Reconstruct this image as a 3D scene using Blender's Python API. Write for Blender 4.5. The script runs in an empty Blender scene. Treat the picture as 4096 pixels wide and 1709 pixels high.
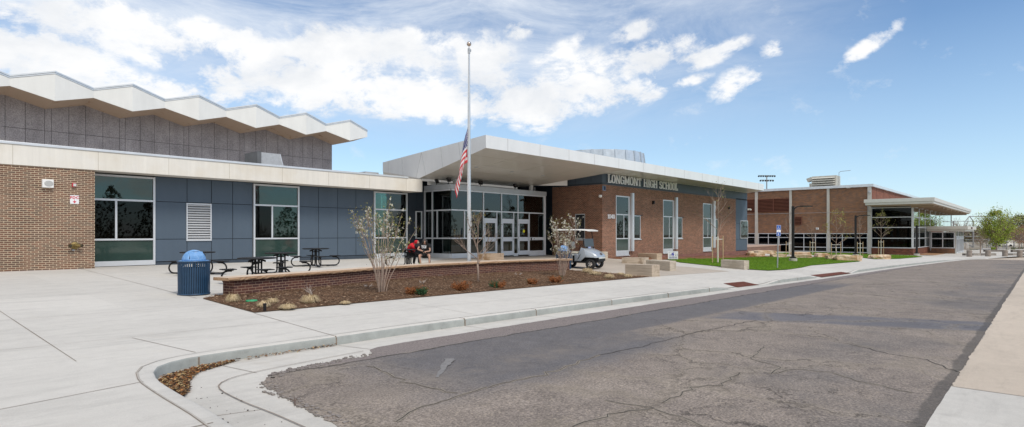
import bpy, bmesh, math, random
from mathutils import Vector, Matrix, Euler
R = math.radians
rnd = random.Random(7)
C = bpy.context.scene.collection
SC = bpy.context.scene
# ---------------------------------------------------------------- survey helpers (the eye is the origin, X runs along the facades)
FL, CX, HY = 2350.0, 2048.0, 934.0
SN, CS = 0.6692, 0.7431
def ray(px):
    t = (px-CX)/FL
    return SN*t+CS, -CS*t+SN
def onY(px, Y):
    a, b = ray(px); return Y/b*a
def onX(px, X):
    a, b = ray(px); return X/a*b
def zY(px, py, Y):
    a, b = ray(px); return (HY-py)*(Y/b)/FL
def zX(px, py, X):
    a, b = ray(px); return (HY-py)*(X/a)/FL
def lerp(a, b, t): return a+(b-a)*t
def f8(X):
    return -1.65-.0149*(X-5.3) if X < 60 else -1.65-.0149*54.7-.008*(min(X, 110)-60)
K25 = [(-60,-1.2),(5,-1.28),(22,-1.375),(32,-1.50),(45,-1.85),(58,-2.15),(87,-2.5),(120,-2.85),(400,-2.9)]
def f25(X):
    if X <= K25[0][0]: return K25[0][1]
    for (a, b), (c, d) in zip(K25, K25[1:]):
        if X <= c: return lerp(b, d, (X-a)/(c-a))
    return K25[-1][1]
def up(X, Y):
    t = max(0, min(1, (Y-8.5)/16.5)); return lerp(f8(X), f25(X), t)
def low(X, Y): return f8(X)-.14
def G(px, py, f=up):
    a, b = ray(px); Z = 20.0
    for i in range(60):
        z = f(a*Z, b*Z); Z = .5*Z+.5*(z*FL/(HY-py))
    return Vector((a*Z, b*Z, f(a*Z, b*Z)))
# ---------------------------------------------------------------- scene object helpers
def tag(o, label=None, cat=None, group=None, kind=None):
    if label: o['label'] = label
    if cat: o['category'] = cat
    if group: o['group'] = group
    if kind: o['kind'] = kind
    return o
def empty(name, loc=(0,0,0), rz=0, label=None, cat=None, group=None):
    o = bpy.data.objects.new(name, None); C.objects.link(o)
    o.location = loc; o.rotation_euler = (0,0,rz); o.empty_display_size = .2
    return tag(o, label, cat, group)
def children(o): return [c for c in bpy.data.objects if c.parent == o]
def copy_tree(o, parent=None):
    c = o.copy(); C.objects.link(c); c.parent = parent
    for ch in children(o): copy_tree(ch, c)
    return c
SPLIT = {'fascia_joint','downlight','kick_panel','plinth','panel_seam','soffit_seam','hinge','trim','brace','wall_joint','pier','roller_shade','column','screw','seam','rib','louvre_gap','terrace_cap','jacket','top_rail','wire_stake','support_beam'}
def islands(o):
    me = o.data; n = len(me.vertices); par = list(range(n))
    def find(a):
        while par[a] != a: par[a] = par[par[a]]; a = par[a]
        return a
    for e in me.edges: par[find(e.vertices[0])] = find(e.vertices[1])
    comp = {}
    for i in range(n): comp.setdefault(find(i), []).append(i)
    if len(comp) < 2 or len(comp) > 60: return o
    polys = {}
    for p in me.polygons: polys.setdefault(find(p.vertices[0]), []).append(p)
    last = None
    for k, vs in comp.items():
        ix = {v: j for j, v in enumerate(vs)}; m2 = bpy.data.meshes.new(me.name)
        m2.from_pydata([tuple(me.vertices[v].co) for v in vs], [], [tuple(ix[v] for v in p.vertices) for p in polys.get(k, [])])
        for mt in me.materials: m2.materials.append(mt)
        m2.polygons.foreach_set('use_smooth', [p.use_smooth for p in polys.get(k, [])]); m2.update()
        q = bpy.data.objects.new(me.name, m2); C.objects.link(q); q.parent = o.parent; last = q
    bpy.data.objects.remove(o); return last
class MB:
    def __init__(s): s.v, s.f, s.m, s.cur = [], [], [], 0
    def add(s, vs, fs, m=None):
        n = len(s.v); s.v += [tuple(p) for p in vs]
        s.f += [tuple(i+n for i in f) for f in fs]
        s.m += [s.cur if m is None else m]*len(fs); return s
    def box(s, x0, x1, y0, y1, z0, z1, m=None):
        if x0 > x1: x0, x1 = x1, x0
        if y0 > y1: y0, y1 = y1, y0
        if z0 > z1: z0, z1 = z1, z0
        vs = [(x,y,z) for z in (z0,z1) for y in (y0,y1) for x in (x0,x1)]
        return s.add(vs, [(0,2,3,1),(4,5,7,6),(0,1,5,4),(2,6,7,3),(0,4,6,2),(1,3,7,5)], m)
    def obox(s, c, ax, ay, az, m=None):
        c, ax, ay, az = map(Vector, (c, ax, ay, az))
        vs = [c+ax*i+ay*j+az*k for k in (-1,1) for j in (-1,1) for i in (-1,1)]
        return s.add(vs, [(0,2,3,1),(4,5,7,6),(0,1,5,4),(2,6,7,3),(0,4,6,2),(1,3,7,5)], m)
    def bar(s, a, b, w, h=None, m=None):
        a, b = Vector(a), Vector(b); h = h or w; d = b-a; L = d.length
        if L < 1e-6: return s
        d.normalize(); u = d.cross(Vector((0,0,1)))
        if u.length < 1e-3: u = Vector((1,0,0))
        u.normalize(); w2 = u.cross(d)
        return s.obox((a+b)/2, d*L/2, u*w/2, w2*h/2, m)
    def poly(s, pts, m=None): return s.add(pts, [tuple(range(len(pts)))], m)
    def prism(s, pts, z0, z1, m=None):
        n = len(pts)
        vs = [(p[0],p[1],z0) for p in pts]+[(p[0],p[1],z1) for p in pts]
        fs = [tuple(range(n))[::-1], tuple(range(n,2*n))]+[(i,(i+1)%n,n+(i+1)%n,n+i) for i in range(n)]
        return s.add(vs, fs, m)
    def hull2(s, A, B, m=None):          # closed solid between two equal loops
        n = len(A)
        return s.add(list(A)+list(B), [tuple(range(n))[::-1], tuple(range(n,2*n))]+[(i,(i+1)%n,n+(i+1)%n,n+i) for i in range(n)], m)
    def tube(s, pts, r, n=8, cap=True, m=None):
        pts = [Vector(p) for p in pts]
        rs = r if isinstance(r, (list, tuple)) else [r]*len(pts)
        base = len(s.v); t0 = (pts[1]-pts[0]).normalized()
        u = t0.orthogonal().normalized()
        vs, fs = [], []
        for i, p in enumerate(pts):
            if i == 0: t = pts[1]-pts[0]
            elif i == len(pts)-1: t = pts[-1]-pts[-2]
            else: t = (pts[i+1]-pts[i]).normalized()+(pts[i]-pts[i-1]).normalized()
            if t.length < 1e-9: t = t0.copy()
            t.normalize(); u = (u-t*u.dot(t))
            if u.length < 1e-6: u = t.orthogonal()
            u.normalize(); w = t.cross(u)
            for k in range(n):
                a = 2*math.pi*k/n; vs.append(p+(u*math.cos(a)+w*math.sin(a))*rs[i])
        for i in range(len(pts)-1):
            for k in range(n):
                k2 = (k+1)%n; fs.append((i*n+k, i*n+k2, (i+1)*n+k2, (i+1)*n+k))
        if cap: fs += [tuple(range(n))[::-1], tuple((len(pts)-1)*n+k for k in range(n))]
        return s.add(vs, fs, m)
    def lathe(s, prof, c=(0,0,0), n=24, sx=1, sy=1, m=None, close=True):
        vs, fs = [], []; N = len(prof)
        for r, z in prof:
            for k in range(n):
                a = 2*math.pi*k/n; vs.append((c[0]+r*math.cos(a)*sx, c[1]+r*math.sin(a)*sy, c[2]+z))
        for i in range(N-1):
            for k in range(n):
                k2 = (k+1)%n; fs.append((i*n+k, i*n+k2, (i+1)*n+k2, (i+1)*n+k))
        if close:
            fs += [tuple(range(n))[::-1], tuple((N-1)*n+k for k in range(n))]
        return s.add(vs, fs, m)
    def ball(s, c, r, n=12, m=None, sc=(1,1,1)):
        prof = [(math.sin(math.pi*i/n)*r+1e-4, -math.cos(math.pi*i/n)*r) for i in range(n+1)]
        vs, fs = [], []; k_ = 2*n
        for rr, z in prof:
            for k in range(k_):
                a = 2*math.pi*k/k_; vs.append((c[0]+rr*math.cos(a)*sc[0], c[1]+rr*math.sin(a)*sc[1], c[2]+z*sc[2]))
        for i in range(n):
            for k in range(k_):
                k2 = (k+1)%k_; fs.append((i*k_+k, i*k_+k2, (i+1)*k_+k2, (i+1)*k_+k))
        return s.add(vs, fs, m)
    def rings(s, loops, cap=True, m=None):
        n = len(loops[0]); vs = [p for l in loops for p in l]; fs = []
        for i in range(len(loops)-1):
            for k in range(n):
                k2 = (k+1)%n; fs.append((i*n+k, i*n+k2, (i+1)*n+k2, (i+1)*n+k))
        if cap: fs += [tuple(range(n))[::-1], tuple((len(loops)-1)*n+k for k in range(n))]
        return s.add(vs, fs, m)
    def grid(s, rows, m=None, wrap=False):
        n = len(rows[0]); vs = [p for l in rows for p in l]; fs = []
        for i in range(len(rows)-1):
            for k in range(n-1): fs.append((i*n+k, i*n+k+1, (i+1)*n+k+1, (i+1)*n+k))
        return s.add(vs, fs, m)
    def build(s, name, mats, parent=None, smooth=False, bevel=0, seg=2, sub=0, fix=True):
        me = bpy.data.meshes.new(name); me.from_pydata(s.v, [], s.f)
        if not isinstance(mats, (list, tuple)): mats = [mats]
        for m in mats: me.materials.append(m)
        if len(mats) > 1: me.polygons.foreach_set('material_index', s.m)
        if fix:
            bm = bmesh.new(); bm.from_mesh(me); bmesh.ops.recalc_face_normals(bm, faces=bm.faces); bm.to_mesh(me); bm.free()
        if smooth:
            me.polygons.foreach_set('use_smooth', [True]*len(me.polygons))
            if smooth != 'all': me.set_sharp_from_angle(angle=R(smooth if smooth is not True else 40))
        me.update()
        o = bpy.data.objects.new(name, me); C.objects.link(o); o.parent = parent
        if name in SPLIT: o = islands(o)
        if bevel:
            b = o.modifiers.new('Bevel', 'BEVEL'); b.width = bevel; b.segments = seg; b.limit_method = 'ANGLE'; b.angle_limit = R(35)
        if sub:
            b = o.modifiers.new('Subsurf', 'SUBSURF'); b.levels = sub; b.render_levels = sub
        return o
def text_mesh(txt, size, mat, depth=.01, name='lettering', parent=None, loc=(0,0,0), rot=(R(90),0,0), sx=1, bold=0, align='LEFT', space=1):
    cu = bpy.data.curves.new('t', 'FONT'); cu.body = txt; cu.size = size; cu.extrude = depth/2; cu.offset = bold; cu.align_x = align; cu.space_character = space
    cu.resolution_u = 3
    o = bpy.data.objects.new('t', cu); C.objects.link(o)
    bpy.context.view_layer.update()
    dg = bpy.context.evaluated_depsgraph_get(); me = bpy.data.meshes.new_from_object(o.evaluated_get(dg))
    bpy.data.objects.remove(o); bpy.data.curves.remove(cu)
    me.materials.clear(); me.materials.append(mat)
    o = bpy.data.objects.new(name, me); C.objects.link(o); o.parent = parent
    o.location = loc; o.rotation_euler = rot; o.scale = (sx,1,1)
    return o
# ---------------------------------------------------------------- materials
class NT:
    def __init__(s, name):
        s.m = bpy.data.materials.new(name); s.m.use_nodes = True; s.t = s.m.node_tree; s.n = s.t.nodes; s.n.clear()
        s.out = s.n.new('ShaderNodeOutputMaterial')
    def new(s, typ, **kw):
        n = s.n.new(typ)
        for k, v in kw.items():
            if k.startswith('i_'): n.inputs[k[2:].replace('_', ' ')].default_value = v
            else: setattr(n, k, v)
        return n
    def l(s, a, b): s.t.links.new(a, b)
    def pos(s): return s.new('ShaderNodeNewGeometry').outputs['Position']
    def noise(s, scale, detail=4, rough=.55, vec=None, dist=0):
        n = s.new('ShaderNodeTexNoise'); n.inputs['Scale'].default_value = scale; n.inputs['Detail'].default_value = detail
        n.inputs['Roughness'].default_value = rough; n.inputs['Distortion'].default_value = dist
        if vec is not None: s.l(vec, n.inputs['Vector'])
        return n.outputs['Fac']
    def ramp(s, fac, stops):
        n = s.new('ShaderNodeValToRGB'); e = n.color_ramp.elements
        while len(e) < len(stops): e.new(.5)
        for i, (p, c) in enumerate(stops):
            e[i].position = p; e[i].color = (c[0],c[1],c[2],1) if isinstance(c, (tuple, list)) else (c,c,c,1)
        s.l(fac, n.inputs[0]); return n.outputs[0]
    def mix(s, fac, a, b, typ='MIX'):
        n = s.new('ShaderNodeMix', data_type='RGBA', blend_type=typ)
        for v, i in ((fac, n.inputs[0]), (a, n.inputs[6]), (b, n.inputs[7])):
            if isinstance(v, (int, float)): i.default_value = v if i == n.inputs[0] else (v,v,v,1)
            elif isinstance(v, (tuple, list)): i.default_value = (*v[:3], 1)
            else: s.l(v, i)
        return n.outputs[2]
    def math(s, op, a, b=None, c=None, clamp=False):
        n = s.new('ShaderNodeMath', operation=op); n.use_clamp = clamp
        for i, v in enumerate((a, b, c)):
            if v is None: continue
            if isinstance(v, (int, float)): n.inputs[i].default_value = v
            else: s.l(v, n.inputs[i])
        return n.outputs[0]
    def sep(s, vec):
        n = s.new('ShaderNodeSeparateXYZ'); s.l(vec, n.inputs[0]); return n.outputs
    def comb(s, x, y, z=0):
        n = s.new('ShaderNodeCombineXYZ')
        for i, v in enumerate((x, y, z)):
            if isinstance(v, (int, float)): n.inputs[i].default_value = v
            else: s.l(v, n.inputs[i])
        return n.outputs[0]
    def scalev(s, vec, sc, rot=(0,0,0)):
        n = s.new('ShaderNodeMapping'); n.inputs['Scale'].default_value = sc; n.inputs['Rotation'].default_value = rot; s.l(vec, n.inputs['Vector']); return n.outputs[0]
    def bsdf(s, col, rough=.6, metal=0, bump=None, bstr=.3, bdist=.01, spec=.5, coat=0):
        b = s.new('ShaderNodeBsdfPrincipled')
        for v, k in ((col, 'Base Color'), (rough, 'Roughness'), (metal, 'Metallic')):
            if isinstance(v, (int, float)): b.inputs[k].default_value = v
            elif isinstance(v, (tuple, list)): b.inputs[k].default_value = (*v[:3], 1)
            else: s.l(v, b.inputs[k])
        b.inputs['Specular IOR Level'].default_value = spec
        b.inputs['Coat Weight'].default_value = coat
        if bump is not None:
            n = s.new('ShaderNodeBump'); n.inputs['Strength'].default_value = bstr; n.inputs['Distance'].default_value = bdist
            s.l(bump, n.inputs['Height']); s.l(n.outputs[0], b.inputs['Normal'])
        s.l(b.outputs[0], s.out.inputs[0]); return s.m
def sc3(c, k): return tuple(min(1, v*k) for v in c)
def pbr(name, col, rough=.6, metal=0, var=.12, scale=3.0, bump=0, bscale=60, bdist=.004, spec=.5, coat=0, stretch=None, tint=None):
    t = NT(name); p = t.pos()
    if stretch: p = t.scalev(p, stretch)
    n1 = t.noise(scale, 5, .6, p); 
    c = t.ramp(n1, [(.3, sc3(col, 1-var)), (.7, sc3(tint or col, 1+var))])
    b = t.noise(bscale, 3, .6, t.pos()) if bump else None
    return t.bsdf(c, rough, metal, b, bump, bdist, spec, coat)
def brick(name, c1, c2, mortar, msize=.011, w=.203, h=.0677, dark=None, bump=.4):
    t = NT(name); x, y, z = t.sep(t.pos())
    u = t.math('ADD', x, y); v = t.comb(u, z, 0)
    b = t.new('ShaderNodeTexBrick'); b.offset = .5
    b.inputs['Scale'].default_value = 1; b.inputs['Brick Width'].default_value = w; b.inputs['Row Height'].default_value = h
    b.inputs['Mortar Size'].default_value = msize/2; b.inputs['Mortar Smooth'].default_value = .1; b.inputs['Bias'].default_value = -.1
    b.inputs['Color1'].default_value = (*c1,1); b.inputs['Color2'].default_value = (*c2,1); b.inputs['Mortar'].default_value = (*mortar,1)
    t.l(v, b.inputs['Vector'])
    nz = t.noise(1.1, 5, .65, t.pos()); wz = t.noise(14, 3, .6, t.pos())
    c = t.mix(.55, b.outputs['Color'], t.ramp(nz, [(.3, .72), (.7, 1.12)]), 'MULTIPLY')
    c = t.mix(.35, c, t.ramp(wz, [(.3, .75), (.7, 1.2)]), 'MULTIPLY')
    c = t.mix(.8, c, t.ramp(t.noise(2.2, 5, .7, t.scalev(t.comb(u, z, 0), (.35, 3.2, 1))), [(.32, .80), (.68, 1.16)]), 'MULTIPLY')
    inv = t.math('SUBTRACT', 1, b.outputs['Fac'])
    return t.bsdf(c, .85, 0, inv, bump, .006, .2)
def concrete(name, col, var=.1, joints=None, stain=(.45,.38,.30), samt=.25):
    t = NT(name); p = t.pos()
    a = t.noise(.35, 6, .6, p); b = t.noise(5, 5, .65, p); d = t.noise(90, 2, .5, p)
    c = t.mix(1, sc3(col, 1), t.ramp(a, [(.25, 1-var*1.3), (.75, 1+var*.6)]), 'MULTIPLY')
    c = t.mix(1, c, t.ramp(b, [(.3, 1-var*.6), (.7, 1+var*.5)]), 'MULTIPLY')
    c = t.mix(1, c, t.ramp(d, [(.3, .93), (.7, 1.05)]), 'MULTIPLY')
    xx, yy, _z = t.sep(p)
    wn = t.new('ShaderNodeTexWhiteNoise', noise_dimensions='2D'); t.l(t.comb(t.math('FLOOR', t.math('MULTIPLY', xx, 1/3.6)), t.math('FLOOR', t.math('MULTIPLY', yy, 1/3.35))), wn.inputs['Vector'])
    c = t.mix(1, c, t.ramp(wn.outputs['Value'], [(0.0, .955), (1.0, 1.03)]), 'MULTIPLY')
    sp = t.new('ShaderNodeTexVoronoi'); sp.inputs['Scale'].default_value = 1.7; t.l(p, sp.inputs['Vector'])
    c = t.mix(t.math('MULTIPLY', t.ramp(sp.outputs['Distance'], [(.018, 1.0), (.04, 0.0)]), .45), c, sc3(stain, .6))
    tr = t.noise(2.2, 7, .75, t.scalev(p, (.35, 1.6, 1)), .4)
    c = t.mix(1, c, t.ramp(tr, [(.36, .90), (.52, 1.0)]), 'MULTIPLY')
    s2 = t.noise(.9, 6, .75, p, .6)
    c = t.mix(t.math('MULTIPLY', t.ramp(s2, [(.58, 0.0), (.78, 1.0)]), samt), c, sc3(stain, 1))
    brush = t.noise(60, 2, .5, t.scalev(p, (1, .05, 1)))
    return t.bsdf(c, .85, 0, t.math('ADD', d, brush), .25, .003, .25)
M = {}
M['brick_left'] = brick('brick_red_brown', (.215,.116,.078), (.140,.100,.076), (.70,.57,.41), .013)
M['brick_wing'] = brick('brick_wing_red', (.260,.112,.068), (.120,.058,.040), (.54,.39,.30), .013)
M['brick_planter'] = brick('brick_planter', (.115,.050,.038), (.075,.038,.034), (.42,.30,.21), .011)
M['brick_gym'] = brick('brick_gym', (.29,.145,.080), (.17,.105,.080), (.30,.20,.145), .02, w=.32, h=.12)
M['brick_gym_side'] = brick('brick_gym_side', (.25,.10,.065), (.20,.08,.055), (.27,.14,.10), .011)
M['brick_base'] = brick('brick_base', (.27,.125,.10), (.22,.105,.09), (.40,.30,.25), .008, w=.4, h=.1)
M['brick_retain'] = brick('brick_retaining', (.25,.155,.12), (.19,.12,.10), (.33,.23,.18), .012, w=.4, h=.13)
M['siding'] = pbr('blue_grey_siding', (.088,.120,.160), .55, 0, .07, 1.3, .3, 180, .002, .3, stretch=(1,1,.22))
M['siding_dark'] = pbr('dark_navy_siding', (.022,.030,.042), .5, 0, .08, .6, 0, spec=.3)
M['joint'] = pbr('joint_dark', (.018,.022,.03), .9, 0, .05)  # near-black colour of panel backings and open joints
M['alum'] = pbr('anodised_aluminium', (.66,.68,.71), .38, .35, .05, 2, spec=.5)
M['alum_dark'] = pbr('grey_frame', (.42,.44,.46), .4, .3, .05, 2)
M['panel'] = pbr('white_metal_panel', (.80,.80,.79), .30, .1, .045, 1.2, spec=.5, coat=.15, stretch=(1,1,.35))
M['soffit'] = pbr('soffit_panel', (.80,.77,.71), .22, .05, .03, .3, spec=.6, coat=.2)
M['white'] = pbr('white_paint', (.82,.81,.79), .5, 0, .04, 2)
M['coping'] = pbr('coping_metal', (.68,.71,.74), .35, .4, .08, 1.5)
M['black'] = pbr('black_powder_coat', (.010,.010,.011), .55, 0, .1, 8, spec=.3)
M['rubber'] = pbr('tyre_rubber', (.018,.018,.019), .8, 0, .1, 8)
M['chrome'] = pbr('chrome', (.75,.75,.76), .12, 1, .03)
M['stone_cap'] = pbr('sandstone_cap_top', (.62,.49,.37), .85, 0, .12, 2.5, .4, 40)
M['green_glass'] = None
def glass(name, tint, ior=1.75, base=.0):
    t = NT(name); fr = t.new('ShaderNodeFresnel'); fr.inputs[0].default_value = ior
    tr = t.new('ShaderNodeBsdfTransparent'); tr.inputs[0].default_value = (*tint, 1)
    gl = t.new('ShaderNodeBsdfGlossy'); gl.inputs['Roughness'].default_value = .015; gl.inputs['Color'].default_value = (.86,.93,.93,1)
    wob = t.new('ShaderNodeBump'); wob.inputs['Strength'].default_value = .05; wob.inputs['Distance'].default_value = .02
    t.l(t.noise(.8, 2, .5, t.pos()), wob.inputs['Height']); t.l(wob.outputs[0], gl.inputs['Normal'])
    mx = t.new('ShaderNodeMixShader'); t.l(t.math('ADD', fr.outputs[0], base, None, True), mx.inputs[0]); t.l(tr.outputs[0], mx.inputs[1]); t.l(gl.outputs[0], mx.inputs[2])
    t.l(mx.outputs[0], t.out.inputs[0]); return t.m
M['glass'] = glass('tinted_glass', (.42,.62,.56), 1.7)
M['glass_green'] = glass('green_spandrel_tint', (.30,.50,.46), 1.7)
M['glass_dark'] = glass('dark_glass', (.12,.13,.14), 1.35)
M['glass_mirror'] = glass('reflective_glass', (.10,.12,.12), 1.9, .38)
M['letter'] = pbr('letter_white', (.93,.95,.98), .45, 0, .01)
M['spandrel'] = pbr('green_spandrel_glass', (.034,.064,.056), .06, 0, .12, 1.2, spec=.8)
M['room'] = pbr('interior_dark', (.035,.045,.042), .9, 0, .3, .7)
M['room_green'] = pbr('interior_green_wall', (.045,.085,.072), .9, 0, .2, .7)
M['shade'] = pbr('roller_shade', (.30,.36,.31), .9, 0, .04, 1)
M['interior_white'] = pbr('interior_white', (.55,.58,.54), .8, 0, .05, 1)
# aggregate panel
t = NT('exposed_aggregate'); p = t.pos(); v = t.new('ShaderNodeTexVoronoi'); v.inputs['Scale'].default_value = 22; t.l(p, v.inputs['Vector'])
c = t.mix(.5, (.37,.34,.345), t.ramp(v.outputs['Color'], [(.1, .5), (.9, 1.5)]), 'MULTIPLY')
c = t.mix(1, c, t.ramp(t.noise(.7, 5, .6, p), [(.3, .82), (.7, 1.12)]), 'MULTIPLY')
st = t.noise(1.2, 4, .6, t.scalev(p, (1.2, 1.2, .12)))
c = t.mix(1, c, t.ramp(st, [(.3, .85), (.7, 1.1)]), 'MULTIPLY')
M['aggregate'] = t.bsdf(c, .9, 0, v.outputs['Distance'], .4, .01, .2)
# cream precast fascia with vertical weather streaks
t = NT('precast_fascia'); p = t.pos()
st = t.noise(6, 5, .7, t.scalev(p, (1, 1, .07))); a = t.noise(.6, 5, .6, p)
c = t.mix(1, (.77,.74,.68), t.ramp(st, [(.3, .93), (.72, 1.04)]), 'MULTIPLY')
c = t.mix(t.math('MULTIPLY', t.ramp(a, [(.5, 0.0), (.75, 1.0)]), .35), c, (.60,.50,.34))
M['precast'] = t.bsdf(c, .8, 0, t.noise(50, 2, .5, p), .15, .003, .25)
# folded roof plaster
t = NT('folded_fascia_plaster'); p = t.pos()
c = t.mix(1, (.78,.78,.755), t.ramp(t.noise(1.3, 4, .6, t.scalev(p, (1,1,.25))), [(.3, .95), (.7, 1.04)]), 'MULTIPLY')
M['plaster'] = t.bsdf(c, .7)
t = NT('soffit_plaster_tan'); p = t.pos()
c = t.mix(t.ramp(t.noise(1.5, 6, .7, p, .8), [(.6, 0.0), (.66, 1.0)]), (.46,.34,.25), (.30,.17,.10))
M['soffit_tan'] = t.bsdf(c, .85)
M['concrete'] = concrete('pale_concrete', (.615,.585,.535), .07)
M['concrete_low'] = concrete('gutter_concrete', (.59,.56,.51), .10, samt=.35)
M['concrete_tan'] = concrete('tan_concrete', (.56,.475,.385), .08, stain=(.42,.35,.28))
M['concrete_plaza'] = concrete('buff_plaza', (.50,.435,.365), .10, stain=(.34,.27,.22))
M['kerb'] = concrete('kerb_concrete', (.50,.505,.48), .13, stain=(.30,.28,.25), samt=.4)
M['jointline'] = pbr('dirty_joint', (.24,.19,.15), .9, 0, .25, 9)
M['jointfaint'] = pbr('tooled_joint', (.40,.37,.33), .9, 0, .18, 5)
M['footing'] = concrete('concrete_footing', (.50,.48,.43), .1)
M['limestone'] = None
def limestone(name, col, band):
    t = NT(name); p = t.pos(); x, y, z = t.sep(p)
    st = t.noise(3, 5, .65, t.scalev(p, (.5,.5,9))); w = t.noise(1.1, 5, .6, p, .5)
    c = t.mix(1, col, t.ramp(st, [(.3, .66), (.7, 1.14)]), 'MULTIPLY')
    c = t.mix(t.math('MULTIPLY', t.ramp(w, [(.52, 0.0), (.6, 1.0)]), .75), c, t.mix(1, band, t.ramp(st, [(.3, .8), (.7, 1.1)]), 'MULTIPLY'))
    return t.bsdf(c, .85, 0, t.noise(45, 3, .6, p), .3, .004, .2)
M['limestone'] = limestone('sawn_limestone', (.50,.415,.325), (.25,.185,.13))
M['limestone_pale'] = limestone('sawn_limestone_pale', (.56,.49,.40), (.42,.36,.28))
M['limestone_wet'] = limestone('sawn_limestone_stained', (.52,.40,.29), (.25,.14,.06))
t = NT('rough_sandstone'); p = t.pos()
c = t.ramp(t.noise(1.4, 6, .65, p, .5), [(.3, (.34,.17,.07)), (.45, (.52,.36,.22)), (.58, (.68,.54,.40)), (.8, (.76,.66,.54))])
M['boulder'] = t.bsdf(c, .9, 0, t.noise(9, 6, .7, p), .9, .06, .15)
t = NT('split_stone_edge'); p = t.pos()
c = t.ramp(t.noise(5, 6, .7, t.scalev(p, (.4,.4,3))), [(.3, (.26,.15,.09)), (.55, (.40,.26,.16)), (.75, (.55,.40,.27))])
M['stone_edge'] = t.bsdf(c, .9, 0, t.noise(18, 6, .7, p), .9, .03, .15)
M['bin_blue'] = pbr('navy_coated_steel', (.018,.060,.125), .4, 0, .15, 6, spec=.5)
t = NT('faded_blue_plastic'); p = t.pos()
c = t.ramp(t.noise(7, 5, .65, p, .6), [(.35, (.10,.27,.55)), (.55, (.17,.36,.66)), (.75, (.34,.50,.72))])
M['bin_dome'] = t.bsdf(c, .55)
M['bin_liner'] = pbr('bin_liner', (.02,.04,.075), .7)
M['wood'] = pbr('wood_stake', (.50,.36,.22), .85, 0, .15, 8)
M['bark'] = pbr('grey_brown_bark', (.30,.225,.18), .9, 0, .25, 14, .5, 60, .004)
M['bark_pale'] = pbr('pale_stem_bark', (.37,.28,.225), .9, 0, .25, 12)
M['wrap'] = pbr('white_trunk_wrap', (.62,.58,.50), .85, 0, .15, 20)
M['petal'] = pbr('white_petals', (.78,.76,.66), .8, 0, .08, 40)
M['leaf_bronze'] = pbr('bronze_young_leaf', (.17,.15,.055), .7, 0, .35, 30)
M['leaf_olive'] = pbr('olive_spring_leaf', (.30,.30,.07), .7, 0, .3, 30)
M['leaf_green'] = pbr('bright_green_leaf', (.30,.40,.045), .7, 0, .35, 2.5)
M['leaf_dull'] = pbr('dull_green_leaf', (.24,.26,.14), .8, 0, .3, 3)
M['needle_rust'] = pbr('rusty_needles', (.28,.10,.03), .85, 0, .35, 20)
M['needle_green'] = pbr('juniper_green', (.03,.085,.03), .85, 0, .35, 20)
M['straw'] = pbr('straw_blades', (.60,.48,.30), .85, 0, .22, 30)
M['steel'] = pbr('galvanised_steel', (.33,.345,.36), .55, .2, .12, 5)
M['silver_paint'] = pbr('silver_paint', (.46,.50,.54), .28, .35, .03, 1, coat=.4)
M['cream_vinyl'] = pbr('cream_vinyl', (.62,.58,.48), .55, 0, .05, 4)
M['red_paint'] = pbr('red_plastic', (.48,.03,.05), .45)
M['brass'] = pbr('aged_brass', (.26,.19,.07), .45, .6, .25, 30)
M['sign_white'] = pbr('sign_white', (.82,.82,.84), .45, 0, .02)
M['sign_red'] = pbr('sign_red', (.62,.05,.08), .5, 0, .02)
M['sign_blue'] = pbr('sign_blue', (.02,.10,.42), .45, 0, .03)
M['navy_ink'] = pbr('navy_ink', (.02,.025,.20), .5, 0, .02)
M['grey_ink'] = pbr('grey_ink', (.36,.37,.40), .5, 0, .02)
M['tactile'] = pbr('brick_red_tactile', (.17,.055,.035), .85, 0, .15, 6, .5, 40)
M['valve'] = pbr('green_plastic', (.02,.36,.15), .5, 0, .06)
M['lens'] = pbr('lamp_lens', (.6,.62,.6), .15)
M['louvre_brown'] = pbr('brown_louvre', (.16,.055,.032), .6, 0, .1, 4)
# ================================================================ the setting
# kerb line along the road: (px, py) of its road-side top edge in the survey
KP = [Vector((1.75,-9,0)), Vector((1.9,0,0)), Vector((2.02,3.5,0)), Vector((2.09,4.94,0)), Vector((2.13,5.56,0)), Vector((2.16,6.6,0)), Vector((2.22,7.35,0)), Vector((2.42,7.95,0)), Vector((2.85,8.25,0)), Vector((3.7,8.34,0)), Vector((5.09,8.38,0)), Vector((6.8,8.47,0)), Vector((10.1,8.5,0)), Vector((13.4,8.5,0)), Vector((20.0,8.4,0)), Vector((28,8.2,0)), Vector((37,8.1,0)), Vector((48,8.0,0)), Vector((58,7.7,0)), Vector((66,7.2,0)), Vector((74,6.5,0)), Vector((79,5.9,0)), Vector((82,4.2,0))]
def resample(pts, step):
    out = []
    for i in range(len(pts)-1):           # centripetal-ish Catmull-Rom
        p0 = pts[max(0,i-1)]; p1 = pts[i]; p2 = pts[i+1]; p3 = pts[min(len(pts)-1,i+2)]
        d = (p2-p1).length; n = max(1, int(d/step))
        m1 = (p2-p0)/max(1e-6, ((p2-p1).length+(p1-p0).length))*d if i else (p2-p1)
        m2 = (p3-p1)/max(1e-6, ((p3-p2).length+(p2-p1).length))*d if i < len(pts)-2 else (p2-p1)
        for k in range(n):
            t = k/n; t2, t3 = t*t, t*t*t
            out.append(p1*(2*t3-3*t2+1)+m1*(t3-2*t2+t)+p2*(-2*t3+3*t2)+m2*(t3-t2))
    out.append(pts[-1]); return out
KC = resample(KP, .25)
def kerb_drop(X, Y):                      # the kerb dips at the two crossings and runs out at the far end
    if Y < 7.6 and X < 60: return 0
    d = 0
    for a, b in ((21.2, 24.6), (31.5, 38.2)):
        if a <= X <= b: d = 1
        elif a-1.4 < X < a: d = max(d, (X-a+1.4)/1.4)
        elif b < X < b+1.6: d = max(d, (b+1.6-X)/1.6)
    if X > 68: d = max(d, min(1, (X-68)/6))
    return d*.125
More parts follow.
